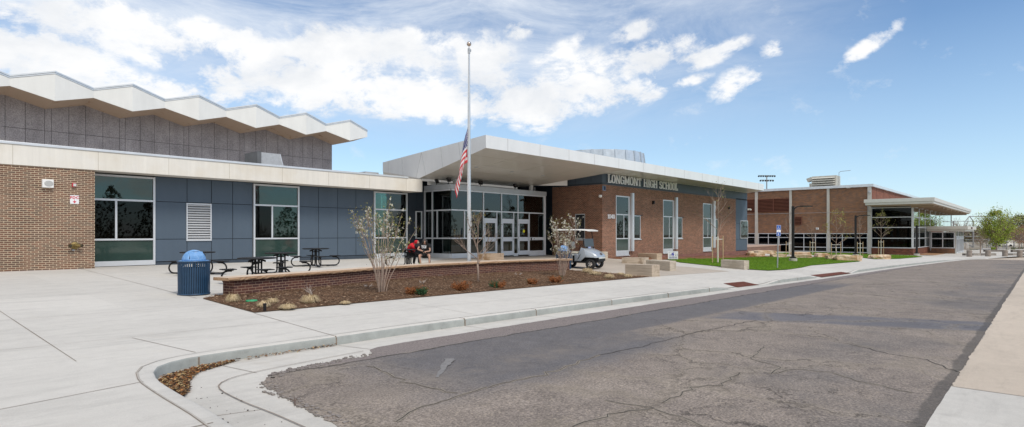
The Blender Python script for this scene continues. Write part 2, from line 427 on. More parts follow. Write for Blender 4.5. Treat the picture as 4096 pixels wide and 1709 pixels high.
def kerb_y(X):
    for a, b in zip(KP[10:], KP[11:]):
        if a.x <= X <= b.x: return lerp(a.y, b.y, (X-a.x)/(b.x-a.x))
    return 8.4
def upz(X, Y):
    z = up(X, Y)
    if X > 15 and Y < 10.6: z -= kerb_drop(X, 8.3)*max(0, 1-max(0, Y-kerb_y(X))/1.6)
    return z
def normals(pts):
    out = []
    for i in range(len(pts)):
        d = (pts[min(i+1,len(pts)-1)]-pts[max(i-1,0)]).normalized(); out.append(Vector((-d.y, d.x, 0)))   # to the left = away from the road
    return out
KN = normals(KC)
# ---- upper pavement: ruled sheet from the back of the kerb to the far edge of the site
rows = []
NB = 34
for i, (c, n) in enumerate(zip(KC, KN)):
    a = c+n*.16
    if c.x < 2.3 and c.y < 7.4: D = Vector((-30, c.y*1.6-2, 0))
    elif c.x < 3.0:
        k = (c.x-2.2)/.8; D = Vector((-30, 12, 0)).lerp(Vector((-24, 75, 0)), max(0, min(1, k)))
    else: D = Vector((lerp(-24, 82, ((c.x-3.0)/79)**.75), 75, 0))
    row = []
    for k in range(NB+1):
        t = (k/NB)**2.2; p = a.lerp(D, t); row.append((p.x, p.y, upz(p.x, p.y)))
    rows.append(row)
# beyond the kerb's end the pavement carries on behind the bollards
for k2 in range(1, 9):
    x = 82+k2*6
    rows.append([(x, lerp(4.2-k2*1.5, 75, (k/NB)**1.6), up(x, 9)) for k in range(NB+1)])
o = MB().grid(rows).build('pavement', M['concrete'], smooth='all'); tag(o, kind='structure')
# ---- lower sheet: gutter, right-hand strip, side street
def grid_sheet(name, xs, ys, fz, mat, kind='structure'):
    g = MB().grid([[(x, y, fz(x, y)) for y in ys] for x in xs]).build(name, mat, smooth='all'); tag(g, kind=kind); return g
xs = [-30,-15,0,5]+[5+i*4 for i in range(1,27)]+[120,150]; ys = [-60,-30,-15,-8,-4,0,.8,3,5,7,8,8.62]
o = grid_sheet('gutter_pavement', xs, ys, lambda x, y: low(x, y), M['concrete_low'])
# far terrain
o = grid_sheet('ground', [-900,-300,-60,0,60,110,200,400,1200], [-900,-300,-60,0,60,200,500,1200], lambda x, y: -3.6 if x < 110 else lerp(-3.16,-3.3,min(1,(x-110)/300)), pbr('dry_ground', (.24,.20,.14), .95, 0, .25, .08))
tag(o, kind='structure')
# ---- kerb: swept profile
M['kerb_face'] = concrete('dark_kerb_face', (.36,.375,.355), .2, stain=(.22,.21,.19), samt=.45)  # road-side face coloured darker and greyer than the kerb top
mb = MB(); loops = []
for c, n in zip(KC, KN):
    zt = up(c.x, c.y)-kerb_drop(c.x, c.y); zl = low(c.x, c.y)-.05
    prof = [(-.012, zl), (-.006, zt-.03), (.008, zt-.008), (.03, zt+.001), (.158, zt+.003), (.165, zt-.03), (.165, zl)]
    loops.append([(c.x+n.x*d, c.y+n.y*d, z) for d, z in prof])
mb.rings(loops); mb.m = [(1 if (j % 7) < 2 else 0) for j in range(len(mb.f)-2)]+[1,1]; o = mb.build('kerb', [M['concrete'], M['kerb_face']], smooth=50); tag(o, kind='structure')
# ---- road surface
EP = [Vector((2.7,-9,0)),Vector((2.75,3.2,0)),Vector((2.88,4.7,0)),Vector((2.95,5.2,0)),Vector((2.97,5.63,0)),Vector((3.05,6.3,0)),Vector((3.2,6.85,0)),Vector((3.4,7.1,0)),Vector((3.67,7.25,0)),Vector((4.1,7.3,0)),Vector((4.5,7.3,0)),Vector((5.0,7.3,0)),Vector((5.25,7.68,0)),Vector((5.9,7.78,0)),Vector((12.5,7.88,0)),Vector((23.6,7.85,0)),Vector((33,7.65,0)),Vector((48,7.5,0)),Vector((58,7.2,0)),Vector((66,6.7,0)),Vector((73,6.1,0)),Vector((78.6,5.3,0)),Vector((80.5,3.5,0))]
EC = resample(EP, .10); EN = normals(EC)
rr = random.Random(3); w = 0; rdA, rdB = [], []
for i, (c, n) in enumerate(zip(EC, EN)):
    rag = .045 if c.x < 5.3 else .012
    w = w*.6+rr.uniform(-rag, rag); a = c+n*w; a2 = c-n*.12
    if c.x < 3.4:
        b = Vector((3.4, min(c.y, 7.1), 0)); a2 = Vector((min(a2.x, 3.39), a2.y, 0))
        rdA.append([(p.x, p.y, low(p.x, p.y)+.006) for p in (a, a2, a2.lerp(b, .5), b)])
    if c.x >= 3.4 or (c.y > 7 and c.x > 3.3):
        if not rdB: a = Vector((3.4, 7.12, 0)); a2 = Vector((3.4, 7.0, 0))
        b = Vector((max(c.x, 3.4), .8, 0))
        rdB.append([(p.x, p.y, low(p.x, p.y)+.006) for p in (a, a2, a2.lerp(b, .33), a2.lerp(b, .66), b)])
t = NT('worn_asphalt'); p = t.pos(); x, y, z = t.sep(p)
wob = t.noise(1.3, 5, .7, p); wob2 = t.noise(.25, 4, .6, p)
agg = t.noise(38, 3, .75, p); agg2 = t.new('ShaderNodeTexVoronoi'); agg2.inputs['Scale'].default_value = 55; t.l(p, agg2.inputs['Vector'])
mot = t.noise(.55, 6, .65, p, .4); mot2 = t.noise(2.6, 5, .7, p)
base = t.ramp(mot, [(.22, (.195,.163,.142)), (.5, (.245,.205,.174)), (.78, (.295,.247,.207))])
base = t.mix(1, base, t.ramp(mot2, [(.3, .80), (.7, 1.15)]), 'MULTIPLY')
base = t.mix(1, base, t.ramp(agg, [(.32, .50), (.5, 1.0), (.68, 1.62)]), 'MULTIPLY')
spk = t.ramp(agg2.outputs['Color'], [(.80, 0.0), (.92, 1.0)])
base = t.mix(t.math('MULTIPLY', spk, .62), base, (.46,.38,.29))
ly = t.math('ADD', y, t.math('MULTIPLY', t.math('SUBTRACT', wob, .5), .38))
def band(v, a, b, s=.05):
    lo = t.math('MULTIPLY_ADD', t.math('SUBTRACT', v, a), 1/s, .5, True); hi = t.math('MULTIPLY_ADD', t.math('SUBTRACT', b, v), 1/s, .5, True)
    return t.math('MULTIPLY', lo, hi)
dark = t.mix(1, (.105,.106,.118), t.ramp(t.noise(3, 5, .7, p, .8), [(.3, .85), (.62, 1.1), (.75, 1.7)]), 'MULTIPLY')
dark = t.mix(1, dark, t.ramp(agg, [(.3, .85), (.7, 1.18)]), 'MULTIPLY')
xl = t.math('ADD', x, t.math('MULTIPLY', t.math('SUBTRACT', wob2, .5), 6))
m1 = t.math('MULTIPLY', band(ly, 5.75, 7.1, .12), band(xl, 4.6, 27, 2.5))
m1 = t.math('MAXIMUM', m1, t.math('MULTIPLY', band(t.math('ADD', y, t.math('MULTIPLY', wob, 1.1)), 5.1, 7.6, .6), band(t.math('ADD', x, t.math('MULTIPLY', wob, 1.5)), 5.2, 10.5, 1.5)))
lx = t.math('ADD', t.math('MULTIPLY_ADD', y, .45, x), t.math('MULTIPLY', t.math('SUBTRACT', wob, .5), .5))
m2 = t.math('MULTIPLY', band(lx, 15.2, 17.0, .25), band(y, -2, 5.6, .3))
ms = t.math('MULTIPLY', t.ramp(wob2, [(.46, 0.0), (.62, 1.0)]), t.math('MULTIPLY', band(t.math('ADD', y, t.math('MULTIPLY', wob, 1.2)), 1.2, 3.4, 1.2), .55))
m2b = band(ly, 5.9, 7.0, 1.2)
strip = band(t.math('ADD', y, t.math('MULTIPLY', t.math('SUBTRACT', wob, .5), .08)), 7.1, 9, .04)
c = t.mix(t.math('MULTIPLY', m1, .72), base, dark)
c = t.mix(t.math('MULTIPLY', m2, .65), c, (.115,.122,.150)); c = t.mix(t.math('MULTIPLY', ms, .8), c, (.095,.098,.106))
c = t.mix(t.math('MULTIPLY', strip, .8), c, t.mix(1, (.20,.17,.162), t.ramp(agg, [(.3, .7), (.72, 1.5)]), 'MULTIPLY'))
# tan fines collected along the old edge of the dark overlay
tan = t.math('MULTIPLY', band(ly, 5.25, 5.8, .5), t.ramp(mot2, [(.35, 0.0), (.6, .7)]))
c = t.mix(t.math('MULTIPLY', tan, .6), c, (.25,.21,.172))
# cracks
def cracks(scale, width, seed):
    d = t.new('ShaderNodeVectorMath', operation='ADD'); nn = t.new('ShaderNodeTexNoise'); nn.inputs['Scale'].default_value = 1.3; nn.inputs['Detail'].default_value = 6; nn.inputs['Roughness'].default_value = .7; t.l(p, nn.inputs['Vector'])
    sc = t.new('ShaderNodeVectorMath', operation='MULTIPLY'); t.l(nn.outputs['Color'], sc.inputs[0]); sc.inputs[1].default_value = (1.6,1.6,0)
    t.l(p, d.inputs[0]); t.l(sc.outputs[0], d.inputs[1])
    mp = t.new('ShaderNodeMapping'); mp.inputs['Location'].default_value = (seed, seed*2, 0); mp.inputs['Scale'].default_value = (1,1,0); t.l(d.outputs[0], mp.inputs['Vector'])
    v = t.new('ShaderNodeTexVoronoi', feature='DISTANCE_TO_EDGE'); v.inputs['Scale'].default_value = scale; t.l(mp.outputs[0], v.inputs['Vector'])
    return v.outputs['Distance']
k1 = cracks(.42, .01, 0); k2 = cracks(1.15, .01, 5.3)
cm1 = t.ramp(k1, [(.003, 1.0), (.010, 0.0)]); tn1 = t.ramp(k1, [(.012, 1.0), (.065, 0.0)])
cm1 = t.math('MULTIPLY', cm1, t.ramp(t.noise(.22, 3, .6, p), [(.38, .25), (.56, 1.0)]))
cm2 = t.math('MULTIPLY', t.ramp(k2, [(.006, 1.0), (.018, 0.0)]), t.ramp(t.noise(.35, 3, .6, p), [(.48, 0.0), (.6, 1.0)]))
keep = t.math('SUBTRACT', 1, t.math('MAXIMUM', m1, strip), None, True)
c = t.mix(t.math('MULTIPLY', t.math('MULTIPLY', tn1, keep), .34), c, (.32,.27,.21))
c = t.mix(t.math('MULTIPLY', t.math('MAXIMUM', cm1, cm2), t.math('MULTIPLY_ADD', keep, .58, .08)), c, (.035,.028,.024))
seam = band(ly, 7.04, 7.10, .02)
c = t.mix(t.math('MULTIPLY', seam, .7), c, (.03,.026,.022))
edge = band(t.math('ADD', y, t.math('MULTIPLY', t.math('SUBTRACT', wob, .5), .2)), .76, .93, .03)
c = t.mix(t.math('MULTIPLY', edge, .6), c, (.07,.064,.058))
mat = t.bsdf(c, .82, 0, t.math('SUBTRACT', agg, t.math('MULTIPLY', cm1, 1.5)), .55, .012, .25)
o = MB().grid(rdA).grid(rdB).build('road', mat, smooth='all'); tag(o, kind='structure')
ck = MB(); rc = random.Random(17)
def crack(pts, wd=.012, tan=True):
    P = [G(x_, y_, low) for x_, y_ in pts]; q = []
    for a_, b_ in zip(P, P[1:]):
        n_ = max(2, int((b_-a_).length/.12))
        for k in range(n_): q.append(a_.lerp(b_, k/n_)+Vector((rc.gauss(0,.022),rc.gauss(0,.022),0)))
    q.append(P[-1]); nn_ = normals(q)
    for k_, (ww, dz, m_) in enumerate(((wd*4, .0085, 1), (wd, .0100, 0)) if tan else ((wd, .0100, 0),)):
        ck.grid([[(p_.x+n_.x*s_*ww*rc.uniform(.25,.75), p_.y+n_.y*s_*ww*rc.uniform(.25,.75), low(p_.x,p_.y)+dz) for s_ in (1,-1)] for p_, n_ in zip(q, nn_)], m_)
for pts, tn in (([(1475,1465),(1560,1502),(1650,1540),(1830,1575)],1),([(1950,1550),(1800,1600),(1650,1640),(1585,1690)],1),([(2650,1616),(2769,1554),(2875,1544),(2960,1494)],1),([(2617,1636),(2730,1672),(2809,1709)],1),
    ([(3085,1498),(3191,1478),(3323,1491),(3428,1527),(3652,1573)],1),([(2400,1422),(2565,1389),(2795,1330),(3026,1283)],0),([(3586,1224),(3830,1250),(3980,1263)],0),([(3771,1198),(3995,1214)],0),([(3667,1137),(4057,1163)],0),([(3770,1107),(4090,1123)],0),
    ([(3060,1390),(3000,1440),(3120,1470),(3085,1498)],1),([(1950,1550),(2180,1500),(2400,1422)],1),([(3400,1380),(3560,1420),(3700,1440),(3830,1490)],0),([(2400,1600),(2617,1636)],1),([(2300,1709),(2480,1650),(2617,1636)],1)): crack(pts, .012 if tn else .016, tn)
tag(ck.build('road_cracks', [pbr('crack_dark',(.045,.038,.032),.95,0,.3,20), pbr('crack_fines',(.245,.21,.17),.95,0,.3,30)], fix=False), kind='structure')
sf_ = MB(); A_, B_ = G(1748,1512,low), G(1800,1440,low); nv_ = Vector((-(B_-A_).y,(B_-A_).x,0)).normalized()
sf_.grid([[tuple((*(A_.lerp(B_,k/12)+nv_*s_*(.02+.05*k/12)*rc.uniform(.6,1.3))[:2], low(A_.x,0)+.0092)) for s_ in (1,-1)] for k in range(13)]); tag(sf_.build('scuff_mark', pbr('scuff',(.21,.20,.195),.9,0,.2,20), fix=False), kind='structure')
# dirty margin where the crumbling asphalt edge meets the apron
# right-hand tan pavement, one slab of it newer and greyer
def strip_sheet(name, x0, x1, y0, y1, mat, dz, nx=30, f=low):
    g = MB().grid([[(lerp(x0,x1,i/nx), lerp(y0,y1,k/4), f(lerp(x0,x1,i/nx), lerp(y0,y1,k/4))+dz) for k in range(5)] for i in range(nx+1)]).build(name, mat, smooth='all')
    return tag(g, kind='structure')
rg = random.Random(12)
n = 400; rows = []; w = 0
for i in range(n+1):
    x = lerp(8.75, 82, (i/n)**1.6); w = w*.7+rg.uniform(-.012, .012)
    y0 = .80+w if x > 8.6 else .8
    rows.append([(x, lerp(y0, -40, (k/4)**2), low(x, 0)+.012) for k in range(5)])
o = MB().grid(rows).build('pavement', M['concrete_tan'], smooth='all'); tag(o, kind='structure')
rows = []
for i in range(60):
    x = lerp(-6, 8.73, i/59); w = w*.6+rg.uniform(-.006,.006)
    rows.append([(x, lerp(.80+w, -40, (k/4)**2), low(x, 0)+.012) for k in range(5)])
o = MB().grid(rows).build('pavement', M['concrete_low'], smooth='all'); tag(o, kind='structure')
# tan forecourt past the end of the asphalt
rows = [[(x, y, low(x, y)+.004+.0) for y in (-45,-30,-15,-5,0,4,8.4)] for x in (80.2,84,88,92,96,100,105,112)]
o = MB().grid(rows).build('forecourt', M['concrete_tan'], smooth='all'); tag(o, kind='structure')
# ---- buff plaza by the stone blocks, tan court in front of the gym door, dirt patch, lawn, mulch bed
def poly_sheet(name, pts, mat, dz, fz=upz, step=1.0, kind='structure', bump=0, seed=1):
    bm = bmesh.new(); vs = [bm.verts.new((p[0], p[1], 0)) for p in pts]; bm.faces.new(vs)
    xs_ = [p[0] for p in pts]; ys_ = [p[1] for p in pts]
    for k in range(1, int((max(xs_)-min(xs_))/step)+1):
        g = bm.verts[:]+bm.edges[:]+bm.faces[:]; bmesh.ops.bisect_plane(bm, geom=g, plane_co=(min(xs_)+k*step,0,0), plane_no=(1,0,0))
    for k in range(1, int((max(ys_)-min(ys_))/step)+1):
        g = bm.verts[:]+bm.edges[:]+bm.faces[:]; bmesh.ops.bisect_plane(bm, geom=g, plane_co=(0,min(ys_)+k*step,0), plane_no=(0,1,0))
    r_ = random.Random(seed)
    for v in bm.verts:
        v.co.z = fz(v.co.x, v.co.y)+dz+(r_.uniform(0, bump) if bump and len(v.link_faces) >= 4 else 0)
    bmesh.ops.triangulate(bm, faces=bm.faces)
    for f in bm.faces:
        if f.normal.z < 0: f.normal_flip()
    me = bpy.data.meshes.new(name); bm.to_mesh(me); bm.free(); me.materials.append(mat)
    me.polygons.foreach_set('use_smooth', [True]*len(me.polygons))
    o = bpy.data.objects.new(name, me); C.objects.link(o); return tag(o, kind=kind)
BED = [(5.32,14.44),(5.24,11.6),(8.9,11.72),(13,11.8),(19,11.88),(21.75,11.92),(21.4,12.9),(21.95,14.69),(21.25,15.63),(21.0,16.0),(16.3,16.6),(12.9,16.5),(8.8,15.5),(6.1,15.0)]
poly_sheet('plaza', [(21.8,11.95),(29.2,11.6),(30.2,14.3),(29.3,16.4),(31.5,18.6),(32.2,20.8),(32.2,24.5),(22,24.5),(17,21.5),(21.2,16.2),(22.0,14.7),(21.45,12.9)], M['concrete_plaza'], .005)
LAWN = [G(*q) for q in ((2660,1038),(2720,1051),(2885,1068.5),(2990,1079),(3075,1084),(3150,1080),(3205,1072),(3245,1063),(3330,1056),(3440,1047),(3418,1040),(3320,1031),(3180,1029),(3060,1027),(2990,1024.5),(2830,1027),(2740,1034))]
LAWN = [(p.x,p.y) for p in LAWN]
LAWN2 = [(p.x,p.y) for p in (G(*q) for q in ((3100,1012.5),(3240,1010.5),(3395,1014.5),(3480,1018.5),(3655,1023.5),(3690,1028.5),(3600,1036),(3500,1038),(3450,1032),(3300,1022),(3100,1018)))]
t = NT('lawn_grass'); p = t.pos()
c = t.ramp(t.noise(.7, 6, .7, p), [(.3, (.065,.15,.006)), (.55, (.11,.215,.008)), (.66, (.14,.225,.015)), (.80, (.30,.27,.10))])
c = t.mix(.7, c, t.ramp(t.noise(16, 4, .7, p), [(.3, .55), (.7, 1.35)]), 'MULTIPLY')
M['grass'] = t.bsdf(c, .9, 0, t.noise(60, 4, .7, p), 1, .03, .1)
poly_sheet('lawn', LAWN, M['grass'], .03, step=.8); poly_sheet('lawn', LAWN2, M['grass'], .03)
t = NT('bark_mulch'); p = t.pos()
c = t.ramp(t.noise(24, 5, .75, t.scalev(p, (1,.6,1))), [(.32, (.040,.022,.014)), (.5, (.13,.075,.045)), (.68, (.26,.165,.10))])
c = t.mix(.6, c, t.ramp(t.noise(1.2, 4, .6, p), [(.3, .55), (.7, 1.3)]), 'MULTIPLY')
M['mulch'] = t.bsdf(c, .95, 0, t.noise(30, 4, .7, p), 1, .03, .1)
poly_sheet('mulch_bed', BED, M['mulch'], .012, step=.22, bump=.035)
poly_sheet('mulch_bed', [(32.9,20.2),(34.5,19.2),(45,18.6),(58.5,19.2),(58.6,21.1),(32.9,21.1)], pbr('red_bark', (.22,.095,.05), .95, 0, .4, 5, 1, 30, .02), .014, step=.8, bump=.12)
poly_sheet('dirt_patch', [(87.6,10.6),(89,9.2),(97,8.9),(100.6,10.4),(100.6,11.6),(87.8,11.6)], pbr('orange_dirt', (.36,.20,.10), .95, 0, .2, 2), .02)
poly_sheet('forecourt', [(87.2,8.4),(95,7.2),(110,6.2),(112,12.5),(87.2,12.3)], M['concrete_tan'], .008)
# dirt path between the boulders
poly_sheet('gravel_path', [(58.9,20.5),(59,17.5),(62,15.6),(75,13.9),(79,12.4),(75,15.3),(66,17.4),(63,21.0)], pbr('buff_gravel', (.42,.33,.25), .95, 0, .15, 3, .6, 30, .01), .012)
# tactile pads
def pad(quad, lab):
    P = [Vector(q) for q in quad]; rows = []
    for i in range(13):
        a = P[0].lerp(P[3], i/12); b = P[1].lerp(P[2], i/12)
        rows.append([((p := a.lerp(b, k/6)).x, p.y, upz(p.x, p.y)+.012) for k in range(7)])
    mb = MB().grid(rows)
    for i in range(1, 24):
        for k in range(1, 12):
            p = (P[0].lerp(P[3], i/24)).lerp(P[1].lerp(P[2], i/24), k/12); z = upz(p.x, p.y)+.013
            mb.box(p.x-.018, p.x+.018, p.y-.018, p.y+.018, z-.01, z+.006)
    tag(mb.build('tactile_paving', M['tactile']), lab, 'tactile paving', 'tactile warning pads at the kerb ramps')
pad([(21.9,8.40),(22.4,9.15),(24.2,9.05),(23.9,8.32)], 'dark red tactile paving pad at the nearer kerb ramp')
pad([(31.9,8.05),(32.3,8.7),(37.8,8.55),(37.6,7.98)], 'long dark red tactile paving pad beside the lawn, the farther ramp')
# ---- joints in the slabs
mb = MB(); mf = MB()
def joint(mbx, a, b, w=.012, f=upz, dz=.0045, wob=0):
    a, b = Vector((*a,0)), Vector((*b,0)); n = max(2, int((b-a).length/.5)); d = (b-a).normalized(); nn = Vector((-d.y,d.x,0))
    rows = []
    for i in range(n+1):
        p = a.lerp(b, i/n); w_ = w*(1+rnd.uniform(-.25,.25)); p = p+nn*rnd.uniform(-wob,wob)
        rows.append([tuple((*(p+nn*s*w_/2)[:2], f(p.x,p.y)+dz)) for s in (1,-1)])
    mbx.grid(rows)
joint(mb, (5.22,11.55), (5.1,8.42), .014)
joint(mb, (5.3,25.6), (5.25,14.6), .012, wob=.006); joint(mb, (1.75,25.5), (1.8,8.9), .010)
joint(mb, (3.05,8.52), (2.75,10.2), .012); joint(mb, (2.05,7.2),(.6,6.9),.012); joint(mb, (2.0,5.2),(-3,5.0),.012)
for x in (-2,-5.5): joint(mb, (x,8), (x,25.5), .008)
for y in (10.2, 13.2, 17.0, 20.8, 23.6): joint(mf, (-9, y), (5.2, y+.1), .010, wob=.004)
for y in (17.9, 20.6, 23.2): joint(mf, (5.4, y), (21, y+.1), .009)
for x in (9.0, 13.0, 17.0): joint(mf, (x,17), (x,24.5), .009)
joint(mf, (5.3,10.2), (60, 9.95), .008)
for x in (8.6, 12.3, 16.0, 19.7, 23.4, 27.1, 31, 35, 39, 43, 47, 51, 56, 61, 66, 72): joint(mf, (x+.08,11.6), (x,8.75), .010)
for x in (15.0,18.4,21.8): pass
# joint between kerb and slab
for off, mbx, w in ((.168, mf, .008),):
    rows = []
    for c, n in zip(KC, KN):
        if c.y < -3 or c.x > 70: continue
        rows.append([(c.x+n.x*(off+s*w), c.y+n.y*(off+s*w), upz(c.x+n.x*off, c.y+n.y*off)+.0055) for s in (1,-1)])
    mbx.grid(rows)
rows = []
for c, n in zip(KC, KN):
    if -3 < c.y and c.x < 2.5 and c.y < 8.1: rows.append([(c.x+n.x*(.17+s*.012), c.y+n.y*(.17+s*.012), upz(c.x, c.y)+.0065) for s in (1,-1)])
mb.grid(rows)
# gutter joints
APX = resample([Vector((2.62,-6,0)),Vector((2.66,3,0)),Vector((2.68,5.4,0)),Vector((2.66,6.3,0)),Vector((2.75,7.0,0)),Vector((3.1,7.32,0)),Vector((3.9,7.48,0)),Vector((5.1,7.62,0))], .15)
apn = normals(APX); rows = []
mb.grid([[(c.x+n.x*s*.007, c.y+n.y*s*.007, low(c.x,c.y)+.0115) for s in (1,-1)] for c, n in zip(APX, apn)])
joint(mb, (5.1,8.3),(5.3,7.6),.012,low,.005); joint(mb, (3.2,8.2),(3.35,7.35),.010,low,.005); joint(mb, (2.12,5.9),(2.66,5.75),.010,low,.005)
for x in (8.0,10.3,13.4,16.5,19.6,25,28.2): joint(mb, (x,8.45),(x+.05,7.9),.010,low,.004)
# kerb face joints
for x in (5.10,8.02,10.25,13.4,16.5,19.4,26,28.4):
    y = kerb_y(x); zt = up(x,y)-kerb_drop(x,y)
    mb.box(x-.008,x+.008,y-.0165,y+.02,low(x,y),zt-.02); mb.box(x-.006,x+.006,y,y+.16,zt-.03,zt+.0055)
mb.box(3.0-.008,3.0+.008,8.26,8.30,low(3,8.3),up(3,8.3)-.02)
o = mb.build('pavement_joints', M['jointline']); tag(o, kind='structure')
o = mf.build('pavement_joints', M['jointfaint']); tag(o, kind='structure')
# stuff: mulch chips, grass blades, leaf litter, grit
def inside(p, poly):
    x, y = p; c = False; j = len(poly)-1
    for i in range(len(poly)):
        if (poly[i][1] > y) != (poly[j][1] > y) and x < (poly[j][0]-poly[i][0])*(y-poly[i][1])/(poly[j][1]-poly[i][1])+poly[i][0]: c = not c
        j = i
    return c
def scatter(name, poly, n, fn, mats, seed, lab, cat, kind='stuff'):
    r = random.Random(seed); xs_ = [p[0] for p in poly]; ys_ = [p[1] for p in poly]; mb = MB(); k = 0
    while k < n:
        x = r.uniform(min(xs_),max(xs_)); y = r.uniform(min(ys_),max(ys_))
        if not inside((x,y), poly): continue
        fn(mb, x, y, r); k += 1
    return tag(mb.build(name, mats, fix=False), lab, cat, kind=kind)
def chip(mb, x, y, r):
    a = r.uniform(0, math.pi); l = r.uniform(.02,.075); w = r.uniform(.006,.018); z = upz(x,y)+r.uniform(.03,.065)
    d = Vector((math.cos(a),math.sin(a),r.uniform(-.25,.25)))*l/2; n = Vector((-math.sin(a),math.cos(a),r.uniform(-.5,.5)))*w/2; c = Vector((x,y,z))
    mb.add([c-d-n,c+d-n,c+d+n,c-d+n],[(0,1,2,3)], r.choice((0,0,1,1,1,2,3)))
chipm = [pbr('chip_brown',(.18,.088,.042),.95,0,.4,30), pbr('chip_tan',(.30,.19,.115),.95,0,.3,30), pbr('chip_dark',(.045,.022,.013),.95,0,.3,30), pbr('chip_pale',(.44,.31,.20),.95,0,.3,30)]
scatter('mulch_chips', BED, 15000, chip, chipm, 4, 'brown shredded bark mulch filling the planting bed', 'mulch')
def blade(h0, h1, w):
    def f(mb, x, y, r):
        a = r.uniform(0, 6.28); h = r.uniform(h0,h1); z = upz(x,y)+.02; d = Vector((math.cos(a),math.sin(a),0))*w; l = Vector((r.uniform(-.4,.4),r.uniform(-.4,.4),1))*h; c = Vector((x,y,z))
        mb.add([c-d,c+d,c+l],[(0,1,2)], r.choice((0,0,1)))
    return f
gm = [pbr('blade_green',(.115,.225,.010),.8,0,.3,8), pbr('blade_light',(.185,.29,.025),.8,0,.3,8)]
scatter('grass', LAWN, 26000, blade(.03,.085,.012), gm, 5, 'short bright green grass of the lawn beside the street', 'grass')
scatter('grass', LAWN2, 9000, blade(.04,.10,.02), gm, 6, 'short green grass of the far lawn at the gym wall', 'grass')
LIT = [(2.2,7.05),(2.24,7.5),(2.45,7.9),(2.95,8.18),(3.55,8.27),(3.3,8.12),(2.85,7.85),(2.6,7.45),(2.45,7.0),(2.3,6.75)]
def leafbit(mb, x, y, r):
    a = r.uniform(0, 6.28); l = r.uniform(.008,.035); w = r.uniform(.004,.014); c = Vector((x,y,low(x,y)+.008+r.uniform(0,.03)))
    d = Vector((math.cos(a),math.sin(a),r.uniform(-.4,.4)))*l; n = Vector((-math.sin(a),math.cos(a),r.uniform(-.6,.6)))*w
    mb.add([c-d,c-n,c+d,c+n],[(0,1,2,3)], r.choice((0,0,1,2,3)))
lm = [pbr('dead_leaf',(.17,.075,.025),.9,0,.4,40), pbr('leaf_rust',(.34,.14,.04),.9,0,.3,40), pbr('leaf_dark',(.04,.022,.014),.9,0,.3,40), pbr('leaf_straw',(.48,.34,.16),.9,0,.3,40)]
scatter('leaf_litter', LIT, 3200, leafbit, lm, 8, 'brown leaf litter drifted into the curve of the kerb', 'leaves')
scatter('leaf_litter', [(3.6,8.3),(5.1,8.36),(5.1,8.28),(3.6,8.22)], 160, leafbit, lm, 9, 'thin trail of dead leaves along the straight kerb foot', 'leaves')
def grit(mb, x, y, r):
    s = r.choice((.002,.003,.004,.007)); z = low(x,y)+.002; mb.box(x-s,x+s,y-s*.8,y+s*.8,z,z+s*1.2)
scatter('grit', [(2.15,3.5),(2.2,6.6),(2.6,7.1),(2.75,6.2),(2.75,3.5)], 70, grit, [pbr('dark_grit',(.05,.04,.035),.9)], 10, 'dark specks of gravel scattered on the concrete apron', 'gravel')
t = NT('crumbled_asphalt')
scatter('crumbs', [(2.9,4.6),(3.0,6.6),(3.5,7.25),(5.1,7.45),(5.1,7.25),(3.6,7.05),(3.15,6.4),(3.05,4.6)], 260, lambda mb,x,y,r: mb.box(x-(s:=r.choice((.005,.008,.012,.018))),x+s,y-s,y+s,low(x,y)+.004,low(x,y)+.006+s*.6), [pbr('asphalt_crumb',(.24,.21,.19),.9,0,.3,20)], 11, 'crumbled asphalt bits along the ragged road edge', 'gravel')
